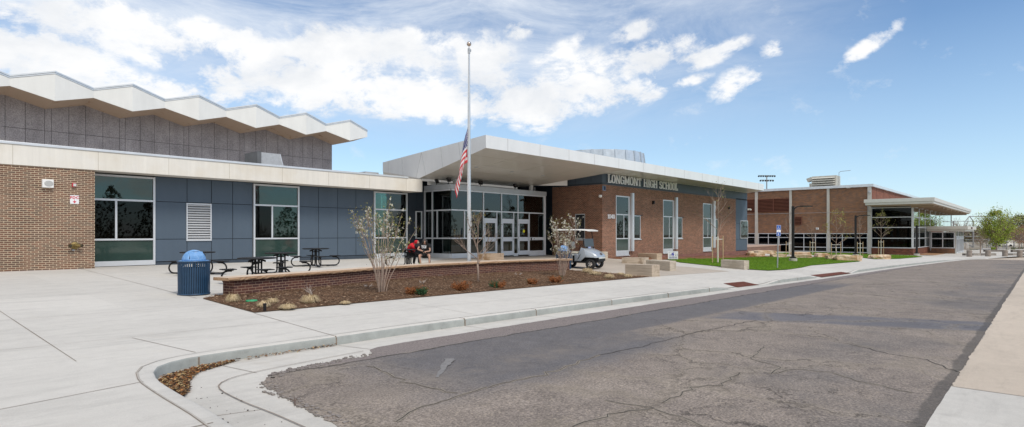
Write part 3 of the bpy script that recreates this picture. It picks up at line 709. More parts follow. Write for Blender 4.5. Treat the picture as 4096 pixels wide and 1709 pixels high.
# condensed slab capitals drawn stroke by stroke, unit height, returned as a mesh builder
def slab_text(s, width, height, depth, name, mat):
    W_ = {'L':.52,'O':.60,'N':.72,'G':.62,'M':.88,'T':.60,'H':.74,'I':.34,'S':.54,'C':.58,' ':.32,'1':.36,'0':.54,'4':.56}
    st, sf = .115, .06
    mb = MB(); x = 0; tot = sum(W_[c] for c in s)+.10*(len(s)-1); k = width/tot
    def rect(a, b, c, d, dz=0): mb.box((x+a)*k, (x+b)*k, -depth-dz, 0, c*height, d*height)
    def diag(x0, y0, x1, y1, w): mb.hull2([((x+x0)*k,-depth-.001,y0*height),((x+x0+w)*k,-depth-.001,y0*height),((x+x1+w)*k,-depth-.001,y1*height),((x+x1)*k,-depth-.001,y1*height)], [((x+x0)*k,0,y0*height),((x+x0+w)*k,0,y0*height),((x+x1+w)*k,0,y1*height),((x+x1)*k,0,y1*height)])
    def arc(cx, cy, rx, ry, a0, a1, w=st, n=18):
        P0 = []; P1 = []
        for i in range(n+1):
            a = math.radians(lerp(a0, a1, i/n)); ca, sa = math.cos(a), math.sin(a); e = .62
            f = (abs(ca)**(2/e*.5)*0+1)
            sx = math.copysign(abs(ca)**.72, ca); sy = math.copysign(abs(sa)**.72, sa)
            P0.append(((x+cx+rx*sx)*k, (cy+ry*sy)*height)); P1.append(((x+cx+(rx-w)*sx)*k, (cy+(ry-w*.78)*sy)*height))
        for i in range(n):
            q = [P0[i], P0[i+1], P1[i+1], P1[i]]; mb.hull2([(u,-depth,v) for u, v in q], [(u,0,v) for u, v in q])
    for c in s:
        w = W_[c]
        if c == 'L': rect(.06,.06+st,sf,1-sf); rect(0,.34,1-sf,1); rect(0,w,0,sf); rect(w-.10,w,sf,.30)
        elif c in 'O0': arc(w/2,.5,w/2,.5,0,360,st,32)
        elif c == 'N': rect(.05,.05+st*.8,sf,1-sf); rect(w-.05-st*.8,w-.05,sf,1-sf); rect(0,.24,1-sf,1); rect(0,.26,0,sf); rect(w-.26,w,1-sf,1); diag(w-.05-st-.02,0,.05,1-sf*.2,st*1.05)
        elif c == 'H': rect(.06,.06+st,sf,1-sf); rect(w-.06-st,w-.06,sf,1-sf); rect(0,.28,1-sf,1); rect(0,.28,0,sf); rect(w-.28,w,1-sf,1); rect(w-.28,w,0,sf); rect(.06+st,w-.06-st,.45,.56)
        elif c == 'I': rect(w/2-st/2,w/2+st/2,sf,1-sf); rect(0,w,1-sf,1); rect(0,w,0,sf)
        elif c == 'T': rect(w/2-st/2,w/2+st/2,sf,1-sf); rect(0,w,1-sf,1); rect(w/2-.15,w/2+.15,0,sf); rect(0,.09,.74,1-sf); rect(w-.09,w,.74,1-sf)
        elif c == 'M': rect(.06,.06+st*.85,sf,1-sf); rect(w-.06-st*.85,w-.06,sf,1-sf); rect(0,.26,0,sf); rect(w-.26,w,0,sf); rect(0,.10,1-sf,1); rect(w-.10,w,1-sf,1); diag(w/2-st/2,.12,.06,1,st); diag(w/2-st/2,.12,w-.06-st,1,st)
        elif c == 'C': arc(w/2,.5,w/2,.5,38,322); rect(w-.09,w,.68,.92)
        elif c == 'G': arc(w/2,.5,w/2,.5,40,330); rect(w-.09,w,.70,.92); rect(w-st,w,.08,.44); rect(w-.30,w,.44,.53)
        elif c == 'S': arc(w/2,.735,w/2,.265,25,270,st,14); arc(w/2,.265,w/2,.265,-155,90,st,14); rect(w-.08,w,.70,.93); rect(0,.08,.07,.30)
        elif c == '1': rect(w/2-st/2,w/2+st/2,sf,1); rect(0,w,0,sf); diag(w/2-.20,.74,w/2-.06,1,.10)
        elif c == '4': rect(w-.10-st,w-.10,0,1); rect(0,w,.24,.36); diag(0,.34,w-.12-st,1,.12); rect(w-.30,w,0,sf*.8)
        x += w+.10
    return mb.build(name, mat)
# ================================================================ buildings
def fy(mb, Y, u0, u1, z0, z1, d0, d1, m=None):     # box on a wall facing the street (-Y); d outwards
    return mb.box(u0, u1, Y-d1, Y-d0, z0, z1, m)
def fx(mb, X, u0, u1, z0, z1, d0, d1, m=None):     # box on a wall facing -X
    return mb.box(X-d1, X-d0, u0, u1, z0, z1, m)
def framed(axis, P, parent, name, u0, u1, z0, z1, cells, fw=.06, depth=.10, setb=.0, frame=None, gl=None, base=0, label=None):
    """cells = list of (ua, ub, za, zb, glassmat or None); bars fill what is left between them"""
    fr = MB(); B = fy if axis == 'y' else fx
    us = sorted({u0, u1}|{c[0] for c in cells}|{c[1] for c in cells}); zs = sorted({z0, z1}|{c[2] for c in cells}|{c[3] for c in cells})
    # bars = outer frame + each cell's surround
    B(fr, P, u0, u1, z1-fw, z1, setb, setb+depth); B(fr, P, u0, u0+fw, z0, z1-fw, setb, setb+depth); B(fr, P, u1-fw, u1, z0, z1-fw, setb, setb+depth)
    B(fr, P, u0+fw, u1-fw, z0, z0+max(fw, base), setb, setb+depth-.004)
    done = set(); cnt = [0]
    h0_ = fw/2
    for (a, b, c, d, g) in cells:
        for (e, lo, hi, kind) in ((a, c, d, 'v'), (b, c, d, 'v'), (c, a, b, 'h'), (d, a, b, 'h')):
            key = (kind, round(e,2), round(lo,2), round(hi,2))
            if key in done: continue
            done.add(key); cnt[0] += 1; ee = cnt[0]*.0011; h = h0_-ee*.3
            if kind == 'v':
                if abs(e-u0) < fw*1.2 or abs(e-u1) < fw*1.2: continue
                B(fr, P, e-h, e+h, max(lo, z0+fw), min(hi, z1-fw), setb+.004+ee, setb+depth-.010-ee)
            else:
                if abs(e-z1) < fw*1.2 or abs(e-z0) < max(fw, base)*1.1: continue
                B(fr, P, max(lo, u0+fw), min(hi, u1-fw), e-h, e+h, setb+.001+ee*.9, setb+depth-.003-ee*.9)
    o = fr.build(name, frame or M['alum'], parent, bevel=0)
    if label: o['label'] = label
    by = {}
    for (a, b, c, d, g) in cells:
        mb = MB(); (fy if axis == 'y' else fx)(mb, P, a, b, c, d, setb+.035, setb+.043); mb.build('pane', g or gl or M['glass'], o)
    return o
def siding(parent, axis, P, u0, u1, z0, z1, us, zs, mat, holes=(), name='siding', t=.018, gap=.011):
    B = fy if axis == 'y' else fx; mb = MB()
    U = [u0]+[u for u in sorted(us) if u0+.02 < u < u1-.02]+[u1]; Z = [z0]+[z for z in sorted(zs) if z0+.02 < z < z1-.02]+[z1]
    for a, b in zip(U, U[1:]):
        for c, d in zip(Z, Z[1:]):
            cu, cz = (a+b)/2, (c+d)/2
            if any(h[0] < cu < h[1] and h[2] < cz < h[3] for h in holes): continue
            B(mb, P, a+gap, b-gap, c+gap, d-gap, 0, t)
    return mb.build(name, mat, parent, bevel=.003, seg=1)
def wall(parent, axis, P, u0, u1, z0, z1, holes, mat, name='wall', t=.25):
    """solid wall slab with rectangular openings, front face at P"""
    B = fy if axis == 'y' else fx; mb = MB()
    U = sorted({u0, u1}|{max(u0, min(u1, v)) for h in holes for v in h[:2]}); Z = sorted({z0, z1}|{max(z0, min(z1, v)) for h in holes for v in h[2:4]})
    for a, b in zip(U, U[1:]):
        run = None
        for c, d in zip(Z, Z[1:]):
            cu, cz = (a+b)/2, (c+d)/2
            if any(h[0] < cu < h[1] and h[2] < cz < h[3] for h in holes):
                if run: B(mb, P, a, b, run[0], run[1], -t, 0); run = None
            else: run = (run[0], d) if run else (c, d)
        if run: B(mb, P, a, b, run[0], run[1], -t, 0)
    return mb.build(name, mat, parent)
# ---------------------------------------------------------------- low wing on the left
LW = empty('school_wing', (5.78,26.9,-1.3), label='low brick and blue panel wing with a cream precast fascia', cat='building')
def W0(o, root):                                    # children are modelled in site coordinates
    o.matrix_parent_inverse = Matrix.Translation(root.location).inverted()
def adopt(root, before):
    for o in list(bpy.data.objects):
        if o.parent == root and o not in before: W0(o, root)
_b = set(bpy.data.objects)
YW = 26.9; xB = onY(379, 25.8)
MB().box(-28, xB, 25.8, 26.85, -1.7, 2.325).build('brick_wall', M['brick_left'], LW)
mb = MB(); mb.box(-28, 21.1, 25.76, 26.6, 2.32, 3.01); mb.box(20.55, 21.1, 26.6, 27.2, 2.32, 3.01)
mb.build('fascia', M['precast'], LW, bevel=.006)
mb = MB()
for i in range(12): x = xB+.1-i*2.42 if i < 12 else 0; mb.box(x-.004, x+.004, 25.755, 25.77, 2.325, 3.0)
for i in range(1, 7): x = xB+.1+i*2.35; mb.box(x-.004, x+.004, 25.755, 25.77, 2.325, 3.0)
mb.build('fascia_joint', pbr('fascia_joint', (.42,.38,.31), .9), LW)
mb = MB(); mb.box(-28, onY(1633, 25.75), 25.73, 26.05, 3.012, 3.10); mb.build('roof_coping', M['coping'], LW, bevel=.008)
mb = MB(); mb.box(-28, 21.0, 26.61, 29.9, 2.95, 3.005)
for k in range(4): pass
mb.build('roof', pbr('roof_membrane', (.30,.30,.29), .9), LW)
MB().box(xB-.05, 21.0, 26.0, 27.6, 2.34, 2.42).build('soffit', M['precast'], LW)
mb = MB()
for px in (566, 950, 1276, 1542):
    x = onY(px, 26.3); mb.lathe([(.075,0),(.075,.012),(.05,.012)], (x,26.3,2.322), 16)
mb.build('downlight', M['alum_dark'], LW)
zA, zBb, zBase = zY(700, 808.8, YW), zY(700, 957, YW), zY(700, 1045, YW)
zT = 2.28
w1 = (xB, onY(618.3, YW)); w2 = (onY(1011, YW), onY(1194, YW)); w3 = (onY(1493, YW), onY(1626, YW))
zb = -1.40
holes = [(w1[0]-1, w1[1], zb, zT), (w2[0], w2[1], zb, zT), (w3[0], w3[1], zb, zT)]
wall(LW, 'y', YW+.012, w1[1], 22.25, -1.7, 2.40, holes, M['joint'], 'wall_backing', .22)
def gu(w, f): return lerp(w[0], w[1], f)
fw = .075
wd = framed('y', YW, LW, 'window', w1[0]-.02, w1[1], -1.27, zT, [(w1[0]+.05, w1[1]-fw, zA, zT-fw, None), (w1[0]+.05, onY(462.4,YW), zBb, zA, M['glass_dark']), (onY(462.4,YW), w1[1]-fw, zBb, zA, M['glass_dark']), (w1[0]+.05, w1[1]-fw, -1.08, zBb, M['spandrel'])], fw, base=.19, label='wide window beside the brick wall')
wd2 = framed('y', YW, LW, 'window', w2[0], w2[1], -1.33, zT, [(w2[0]+fw, w2[1]-fw, zA, zT-fw, None), (w2[0]+fw, onY(1086,YW), zBb, zA, M['glass_dark']), (onY(1086,YW), w2[1]-fw, zBb, zA, M['glass_green']), (w2[0]+fw, w2[1]-fw, -1.08, zBb, M['spandrel'])], fw, base=.25)
wd3 = framed('y', YW, LW, 'window', w3[0], w3[1], -1.37, zT, [(w3[0]+fw, w3[1]-fw, zA, zT-fw, None), (w3[0]+fw, onY(1545,YW), zBb, zA, M['glass_green']), (onY(1545,YW), w3[1]-fw, zBb, zA, M['glass_green']), (w3[0]+fw, w3[1]-fw, -1.08, zBb, M['spandrel'])], fw, base=.27)
sh = MB(); sh.box(w1[0], w1[1]-.1, YW+.25, YW+.27, zA-.32, zA); sh.build('roller_shade', M['shade'], LW)
MB().box(onY(1090,YW), w2[1]-.1, YW+.25, YW+.27, zBb, zA-.02).build('roller_shade', M['shade'], LW)
MB().box(onY(1055,YW), onY(1078,YW), YW+.25, YW+.27, zBb, zA-.02).build('roller_shade', M['shade'], LW)
MB().box(w3[0]+.1, w3[1]-.1, YW+.25, YW+.27, zBb, zA-.05).build('roller_shade', pbr('deep_green_shade',(.10,.16,.13),.9), LW)
mb = MB()
for w in (w1, w2, w3): mb.box(w[0]+.02, w[1]-.05, YW+.22, YW+.24, -1.3, zBb-.02)
mb.build('kick_panel', pbr('green_kick_panel', (.20,.30,.27), .6, 0, .1, 1), LW)
mb = MB(); mb.box(xB-1, 22.1, 31.0, 31.2, -1.6, 2.6); mb.box(xB-1, 22.1, YW+.24, 31.0, 2.42, 2.55); mb.box(xB-1, 22.1, YW+.24, 31.0, -1.5, -1.42); mb.box(xB-1.2, xB-1, YW, 31.2, -1.6, 2.6)
mb.build('interior', M['room'], LW)
lou = (onY(744, YW), onY(844.7, YW), zY(744, 962, YW)+.0, zY(744, 812.5, YW))
lou = (lou[0], lou[1], -.32, lou[3])
siding(LW, 'y', YW, w1[1]+.01, w2[0]-.01, zBase, 2.33, [onY(p, YW) for p in (747.5, 845.4, 930)], [zA, zBb], M['siding'], [(lou[0], lou[1], lou[2], lou[3])])
siding(LW, 'y', YW, w2[1]+.01, w3[0]-.01, zBase, 2.33, [onY(p, YW) for p in (1273.5, 1350, 1423)], [zA, zBb], M['siding'])
mb = MB(); fy(mb, YW, w1[1]+.01, w2[0]-.01, -1.55, zBase-.02, 0, .03); fy(mb, YW, w2[1]+.01, w3[0]-.01, -1.55, zBase-.02, 0, .03); mb.build('plinth', pbr('plinth_slate', (.045,.062,.085), .5), LW)
mb = MB(); a, b, c, d = lou
for (u0,u1,z0,z1) in ((a,b,d-.05,d),(a,b,c,c+.05),(a,a+.05,c+.05,d-.05),(b-.05,b,c+.05,d-.05)): fy(mb, YW, u0,u1,z0,z1, .0,.06)
n = 15
for i in range(n):
    z = lerp(c+.07, d-.07, i/(n-1)); mb.obox(((a+b)/2, YW-.02, z), ((b-a)/2-.05,0,0), (0,.040,.034), (0,.006,-.010))
fy(mb, YW, a+.05, b-.05, c+.05, d-.05, -.01, -.005, 1)
mb.build('louvre', [M['alum'], M['joint']], LW)
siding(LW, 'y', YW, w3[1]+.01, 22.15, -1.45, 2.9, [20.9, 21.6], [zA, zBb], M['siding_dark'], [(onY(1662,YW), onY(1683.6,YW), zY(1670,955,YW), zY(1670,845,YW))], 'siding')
nw = (onY(1662,YW), onY(1683.6,YW), zY(1670,955,YW), zY(1670,845,YW))
framed('y', YW, LW, 'window', nw[0]-.03, nw[1]+.03, nw[2], nw[3], [(nw[0], nw[1], nw[2]+.03, nw[3]-.03, None)], .05, .09)
adopt(LW, _b)
# ---------------------------------------------------------------- auditorium with the folded roof
AU = empty('auditorium', (33.2,55.4,-1.3), label='tall hall of grey aggregate panels under a white folded zigzag roof', cat='building')
_b = set(bpy.data.objects)
YA = 55.4; XA = 33.2; YF = 52.6
mb = MB(); mb.box(-30, XA, YA+.05, YA+25, -1.5, 10.6); mb.build('wall_backing', M['joint'], AU)
def soff(x):                                      # underside height at the wall plane
    n = (x-6.9)/4.8; f = abs((n % 1)-.5)*2; return lerp(9.30, 9.97, f)
mb = MB(); x = 6.9-4.8*8-1.2
pts = []
xs_ = []
b0 = onY(20, YA)
while b0 > -30: b0 -= 4.8
xw = b0
while xw < XA:
    for w in (1.13, 1.13, .40, 1.07, 1.07):
        xs_.append(xw); xw += w
xs_ = [x for x in xs_ if x < XA-.05]+[XA]
for a, b in zip(xs_, xs_[1:]):
    mb.box(a+.012, b-.012, YA-.03, YA+.05, 7.68+.012, 11.2); mb.box(a+.012, b-.012, YA-.03, YA+.05, 3.0, 7.68-.012)
mb.box(XA-.02, XA+.03, YA+.0, YA+24, 3.0, 10.3)
mb.build('aggregate_panel', M['aggregate'], AU)
fa = MB(); sof = MB(); cop = MB(); top = MB(); fl = MB()
def vpt(n): return 6.9+4.8*n
segs = []
for k in range(-8, 6):
    segs += [(vpt(k), YF, 10.88, 10.13, YF+0), (vpt(k)+2.4, YF-.5, 11.56, 9.42, 0)]
segs.append((vpt(6), YF, 10.88, 10.13, 0))
def wallpt(s): x = min(s[0], XA+.0) ; return (s[0], YA+.02, (9.97 if abs(s[2]-10.88) < .01 else 9.30))
for i, (p, q) in enumerate(zip(segs, segs[1:])):
    A = (p[0], p[1]); B = (q[0], q[1])
    fa.hull2([(A[0],A[1],p[3]),(B[0],B[1],q[3]),(B[0],B[1],q[2]-.22),(A[0],A[1],p[2]-.22)], [(A[0],A[1]+.15,p[3]),(B[0],B[1]+.15,q[3]),(B[0],B[1]+.15,q[2]-.22),(A[0],A[1]+.15,p[2]-.22)])
    for zo, z1o, dd, mm in ((-.21, -.12, .03, 0), (-.12, -.105, .015, 1), (-.105, -.0, .06, 0)):
        cop.hull2([(A[0],A[1]-dd,p[2]+zo),(B[0],B[1]-dd,q[2]+zo),(B[0],B[1]-dd,q[2]+z1o),(A[0],A[1]-dd,p[2]+z1o)], [(A[0],A[1]+.2,p[2]+zo),(B[0],B[1]+.2,q[2]+zo),(B[0],B[1]+.2,q[2]+z1o),(A[0],A[1]+.2,p[2]+z1o)], mm)
    wa, wb = wallpt(p), wallpt(q)
    sof.add([(A[0],A[1]+.02,p[3]+.003),(B[0],B[1]+.02,q[3]+.003),wb,wa,(A[0],A[1]+.02,p[3]+.12),(B[0],B[1]+.02,q[3]+.12),(wb[0],wb[1],wb[2]+.12),(wa[0],wa[1],wa[2]+.12)], [(0,1,2,3),(4,5,6,7),(0,4,7,3),(1,5,6,2)])
    top.poly([(A[0],A[1]+.15,p[2]-.03),(B[0],B[1]+.15,q[2]-.03),(B[0],B[1]+28,q[2]-.03),(A[0],A[1]+28,p[2]-.03)])
# closing face of the roof's right-hand end
fa.box(vpt(6)-.15, vpt(6), YF+.16, YF+27, 10.13, 10.66)
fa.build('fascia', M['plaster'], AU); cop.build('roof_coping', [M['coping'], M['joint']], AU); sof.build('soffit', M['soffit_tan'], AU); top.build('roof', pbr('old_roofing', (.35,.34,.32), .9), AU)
adopt(AU, _b)
# galvanised hood on the low roof
u0, u1 = 1007, 1135
YH = 33.0
hx0, hx1 = onY(1034, YH), onY(1120, YH); zt = zY(1034, 608, YH); z0 = 3.0
mb = MB(); xa, xb = hx0, hx1
A = [(xa,YH,zt),(xa,YH-.9,z0-.1),(xa,YH+1.2,z0-.1),(xa,YH+1.2,zt)]; B = [(xb,p[1],p[2]) for p in A]
mb.hull2(A, B); o = mb.build('body', M['steel'], None, bevel=.01)
mb2 = MB()
for i in range(6):
    x = lerp(xa, xb, i/5); mb2.bar((x,YH-.012,zt),(x,YH-.912,z0-.1),.03,.02)
RH = empty('roof_hood', ((xa+xb)/2,YH,3.0), label='sloping galvanised metal hood on the roof of the low wing', cat='roof vent')
o.parent = RH; W0(o, RH); o = mb2.build('seam', M['coping'], RH); W0(o, RH)
o = MB().box(xa-.25, xa-.02, YH-.4, YH+1.2, z0-.1, zt-.02).build('side_panel', pbr('hood_side', (.16,.165,.17), .6, .3), RH); W0(o, RH)
# ---------------------------------------------------------------- entrance vestibule
EV = empty('entrance_vestibule', (26.4,24.6,-1.38), label='glazed entrance box with three silver doors under the canopy', cat='entrance')
_b = set(bpy.data.objects)
YV, XV = 24.6, 22.2; XR = 30.6
q = lambda p: onY(1500+p/2.9953, YV)
zt_, zm, zg, ztr = 2.49, -.28, -1.14, 1.32
mb = MB(); mb.box(XV-.09, XR+.06, YV-.09, 26.85, 2.49, 2.77); mb.build('header', M['alum_dark'], EV, bevel=.006)
fr = MB(); f = .036; D0, D1 = -.03, .07
def V_(u, z0, z1, w=f): fy(fr, YV, u-w, u+w, z0, z1, D0, D1)
def H_(z, u0, u1, w=f): fy(fr, YV, u0, u1, z-w, z+w, D0+.003, D1-.003)
m = [q(1292), q(1508), q(1705)]; uR = q(2012)
for u in m: V_(u, -1.3, zt_)
fy(fr, YV, uR, XR, -1.45, zt_, D0, D1+.01)
H_(zt_-.04, XV, uR); H_(ztr, XV, uR); 
for a, b in ((XV, m[0]),): H_(zm, a, b)
V_(q(1065), zm, ztr); V_(q(1130), zg, ztr)
fy(fr, YV, XV, m[0], -1.45, zg, D0, D1+.01)       # deep base
doors = [(q(1300), q(1446)), (q(1513), q(1649)), (q(1711), q(1836))]
zd = .84
for (a, b), nxt in zip(doors, (m[1], m[2], None)):
    V_(b+.04, -1.35, zd+.02, .03); H_(zd+.03, a-.05, b+.05, .03); V_(b+.04, zd+.02, ztr, .03)
    if nxt: H_(zm, b+.05, nxt, .03); fy(fr, YV, b+.05, nxt, -1.42, zg-.10, D0+.004, D1-.004)
a = doors[2][1]+.05
fy(fr, YV, a, uR, zm-.16, zm+.03, D0+.002, D1-.002); fy(fr, YV, a, uR, -1.45, zg+.02, D0+.002, D1-.002)
# left return of the box
def VX(u, z0, z1, w=f): fx(fr, XV, u-w, u+w, z0, z1, D0, D1)
yl = [26.35]
fx(fr, XV, 26.78, 26.9, -1.45, zt_, D0, D1)
for (z, w) in ((zt_-.04, f), (ztr, f), (zm, f)): fx(fr, XV, YV+.02, 26.9, z-w, z+w, D0+.003, D1-.003)
fx(fr, XV, YV+.0, 26.9, -1.45, zg, D0, D1+.01)
VX(26.15, zg, zt_); VX(25.72, zm, ztr, .03)
fr.build('frame', M['alum'], EV)
def panes(pl, P, cells, name='pane'):
    for (a, b, c, d, g) in cells:
        mb = MB(); (fy if pl == 'y' else fx)(mb, P, a, b, c, d, .014, .024); mb.build(name, g, EV)
gA = M['glass']
panes('y', YV, [(XV+.0, q(1130), ztr, zt_, gA), (q(1130), m[0], ztr, zt_, gA), (m[0], m[1], ztr, zt_, gA), (m[1], m[2], ztr, zt_, gA), (m[2], uR, ztr, zt_, gA),
    (XV, q(1065), zm, ztr, gA), (q(1065), q(1130), zm, ztr, gA), (q(1130), m[0], zm, ztr, gA), (XV, q(1130), zg, zm, gA), (q(1130), m[0], zg, zm, gA),
    (doors[0][1]+.05, m[1], zm, ztr, gA), (doors[1][1]+.05, m[2], zm, ztr, gA), (doors[0][1]+.05, m[1], zg-.1, zm, gA), (doors[1][1]+.05, m[2], zg-.1, zm, gA), (a, uR, zm, ztr, gA), (a, uR, zg, zm-.16, gA),
    (doors[0][0], doors[0][1], zd, ztr, gA), (doors[1][0], doors[1][1], zd, ztr, gA), (doors[2][0], doors[2][1], zd, ztr, gA)])
panes('x', XV, [(YV+.02, 26.15, ztr, zt_, gA), (26.15, 26.8, ztr, zt_, gA), (YV+.02, 25.72, zm, ztr, gA), (25.72, 26.15, zm, ztr, gA), (26.15, 26.8, zm, ztr, gA), (YV+.02, 26.15, zg, zm, gA), (26.15, 26.8, zg, zm, gA)])
for k, (a, b) in enumerate(doors):
    mb = MB(); z0, z1 = -1.36, zd; s = .10
    for (u0,u1,za,zb_) in ((a,a+s,z0,z1),(b-s,b,z0,z1),(a+s,b-s,z1-.22,z1),(a+s,b-s,zm-.21,zm+.05),(a+s,b-s,z0,z0+.27)): fy(mb, YV, u0,u1,za,zb_, .02,.075)
    dr = mb.build('door', pbr('silver_door%d'%k, (.62,.65,.70), .4, .25, .03), EV, bevel=.004)
    mb = MB(); fy(mb, YV, a+s,b-s,z0+.27,zm-.21,.04,.05); mb.build('pane', gA, dr)
    mb = MB(); fy(mb, YV, a+s,b-s,zm+.05,z1-.22,.04,.05); mb.build('pane', gA, dr)
    mb = MB(); mb.tube([(b-.05,YV-.075,-.02),(b-.05,YV-.13,-.02),(b-.05,YV-.13,-.42),(b-.05,YV-.075,-.42)], .014, 6); mb.build('handle', M['steel'], dr, smooth=True)
    mb = MB()
    for zz_ in (z1-.3, zm, z0+.35): fy(mb, YV, a-.014,a+.012,zz_-.06,zz_+.06,.03,.09)
    mb.build('hinge', M['steel'], dr)
    if k == 2:
        mb = MB(); c = ((a+b)/2+.0, YV-.062, .06-.02+.10); mb.lathe([(.10,0),(.10,.004)], (0,0,0), 24)
        st = mb.build('sticker', pbr('yellow_sticker', (.75,.70,.02), .5), dr); st.rotation_euler = (R(90),0,0); st.location = (c[0], c[1], c[2]); st['label'] = 'round yellow sticker on the door glass'
mb = MB(); x = doors[2][1]+.22; mb.box(x-.05,x+.05,YV-.09,YV-.068,zm-.15,zm+.0); mb.build('card_reader', M['black'], EV)
mb = MB(); mb.ball((x+.24,YV-.08,zm-.07), .065, 8, sc=(1,.4,1)); mb.build('door_button', M['chrome'], EV, smooth=True)
# inside: floor, rear wall, inner doors, columns, ceiling
mb = MB(); mb.box(XV+.1, XR, YV+.1, 31, -1.42, -1.37); mb.build('floor', pbr('floor_tile', (.20,.18,.15), .5), EV)
mb = MB(); mb.box(XV+.1, XR, YV+.15, 31, 2.40, 2.48); mb.box(XV+.15, XR, YV+.5, YV+.62, 1.9, 2.4); mb.build('ceiling', M['interior_white'], EV)
mb = MB(); mb.box(XV+.0, XR+.2, 31, 31.1, -1.4, 2.5); mb.box(XR-.1, XR, YV+.1, 31, -1.4, 2.5); mb.build('back_wall', M['room_green'], EV)
mb = MB(); mb.box(28.6, 29.5, 30.8, 30.95, -1.37, .9); mb.build('inner_door', pbr('oak_door', (.22,.12,.05), .6), EV)
mb = MB(); mb.box(23.4,26.4,28.5,28.9,-1.37,-.4); mb.build('desk', pbr('dark_desk', (.05,.035,.03), .6), EV)
for (x, y) in ((23.45, 25.6), (30.05, 25.35)):
    mb = MB(); mb.lathe([(.15,-1.38),(.15,3.3)], (x,y,0), 20); mb.build('column', M['white'], EV, smooth=True)
adopt(EV, _b)
# ---------------------------------------------------------------- office wing with the long white roof
OW = empty('office_wing', (32.3,21.2,-1.56), label='red brick wing under the long white metal roof and canopy', cat='building')
_b = set(bpy.data.objects)
YO, XO, XE = 21.2, 32.3, 57.7
q = lambda px: onY(px, YO)
zz = lambda px, py: zY(px, py, YO)
Ztop, Zh1, Zh2, Zgl, Zbs = zz(2464,782), zz(2464,857.8), zz(2480,955), zz(2480,1004), zz(2480,1021.5)
Zs1 = zz(2540,862); Zs0 = zz(2540,956.5)
Wn = []
for (a, v, b, p0, f0, f1, s1) in ((2463.8,2496.5,2513.5,2521,2522.5,2530,2562),(2652.4,2678,2690.8,2697,2698.5,2705,2729),(2812,2832,2844.4,2849,2850,2856,2873.8)):
    Wn.append(tuple(q(k) for k in (a, v, b, p0, f0, f1, s1)))
hol = []
for (a, v, b, p0, f0, f1, s1) in Wn: hol += [(a, p0, Zbs, Ztop), (p0, s1, Zs0, Zs1)]
wall(OW, 'y', YO, XO, q(2943), -2.6, 3.19, hol, M['brick_wing'], 'brick_wall', .28)
wl = (XO, ) 
lw = (onX(2340, XO), onX(2300, XO), zX(2320, 958.5, XO), zX(2320, 856, XO))
wall(OW, 'x', XO, YO+.28, 25.3, -2.0, 3.19, [lw], M['brick_wing'], 'brick_wall', .28)
framed('x', XO, OW, 'window', lw[0], lw[1], lw[2]-.0, lw[3], [(lw[0]+.06, lw[1]-.06, lw[2]+.08, lw[3]-.06, M['glass'])], .06, .06, setb=-.08)
mb = MB(); fx(mb, XO, lw[0]-.05, lw[1]+.05, lw[2]-.06, lw[2]-.002, -.05, .05); mb.build('sill', M['alum'], OW)
MB().box(XO+.3, XO+.32, lw[0], lw[1], .1, lw[3]).build('roller_shade', M['shade'], OW)
for (a, v, b, p0, f0, f1, s1) in Wn:
    w = framed('y', YO, OW, 'window', a, b+.08, Zbs, Ztop, [(a+.06, b, Zh1, Ztop-.06, M['glass']), (a+.06, v, Zh2, Zh1, None), (v, b, Zh2, Zh1, None), (a+.06, b, Zgl, Zh2, M['spandrel'])], .075, .07, setb=-.07, base=.32)
    mb = MB(); fy(mb, YO, b+.08, f0, Zbs+.25, Ztop, -.1, -.01); mb.build('mullion_panel', M['alum'], w)
    mb = MB(); fy(mb, YO, f0-.02, f0+.05, zz(2526,1005), zz(2526,773), .0, .16); fy(mb, YO, f0+.05, f1-.02, zz(2526,1005), zz(2526,773), .12, .16); mb.build('vertical_fin', M['alum'], OW, bevel=.004)
    mb = MB(); fy(mb, YO, a-.04, b+.12, Zbs-.06, Zbs-.002, -.05, .07); mb.build('sill', M['alum'], w)
    w = framed('y', YO, OW, 'window', f0+.06, s1, Zs0, Zs1, [(f0+.12, s1-.06, Zs0+.05, Zs1-.06, None)], .06, .07, setb=-.07)
    mb = MB(); fy(mb, YO, f0+.06, s1+.06, Zs0-.06, Zs0-.002, -.05, .05); mb.build('sill', M['alum'], w)
    mb = MB(); fy(mb, YO, f0+.10, s1+.30, Zs1+.002, Zs1+.05, -.02, .03); mb.build('lintel', M['siding_dark'], w)
    mb = MB(); fy(mb, YO, v-.8, v-.02, .15, Zh1, -.5, -.48); fy(mb, YO, f0+.1, s1, .2, Zs1, -.5, -.48); mb.build('roller_shade', M['shade'], OW)
zS = 3.19
sj = [q(p) for p in (2516,2604,2684,2755,2820,2880,2934.6,2984.6)]
wall(OW, 'y', YO+.03, XO, XE, zS, 3.95, [], M['joint'], 'wall_backing', .25); MB().box(XO+.03, XO+.28, YO+.3, 26.9, -1.9, 3.95).build('wall_backing', M['joint'], OW)
siding(OW, 'y', YO+.03, XO+.02, XE, zS+.10, 3.93, [XO+.5]+sj, [], M['siding'])
mb = MB(); fy(mb, YO, XO-.02, q(2943)+.02, zS, zS+.10, -.1, .03); fx(mb, XO, YO, 25.3, zS, zS+.10, -.1, .03); mb.build('flashing', pbr('slate_flashing', (.04,.055,.075), .5), OW)
siding(OW, 'x', XO+.0, YO, 26.9, zS+.10, 3.93, [onX(2365,XO), onX(2302,XO), 24.9], [], M['siding'])
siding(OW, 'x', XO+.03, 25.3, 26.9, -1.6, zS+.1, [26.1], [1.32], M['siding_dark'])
xs0 = q(2943)
Wr = (q(2961.5), q(2989.5), zz(2975, 953), zz(2975, 884))
MB().box(xs0, XE, YO+.03, YO+.25, -2.4, zS).build('wall_backing', M['joint'], OW)
siding(OW, 'y', YO+.03, xs0+.01, XE, -1.62, zS+.0, [q(2960)], [.95, -.55], M['siding'], [(q(2960), XE, Wr[2], Wr[3])])
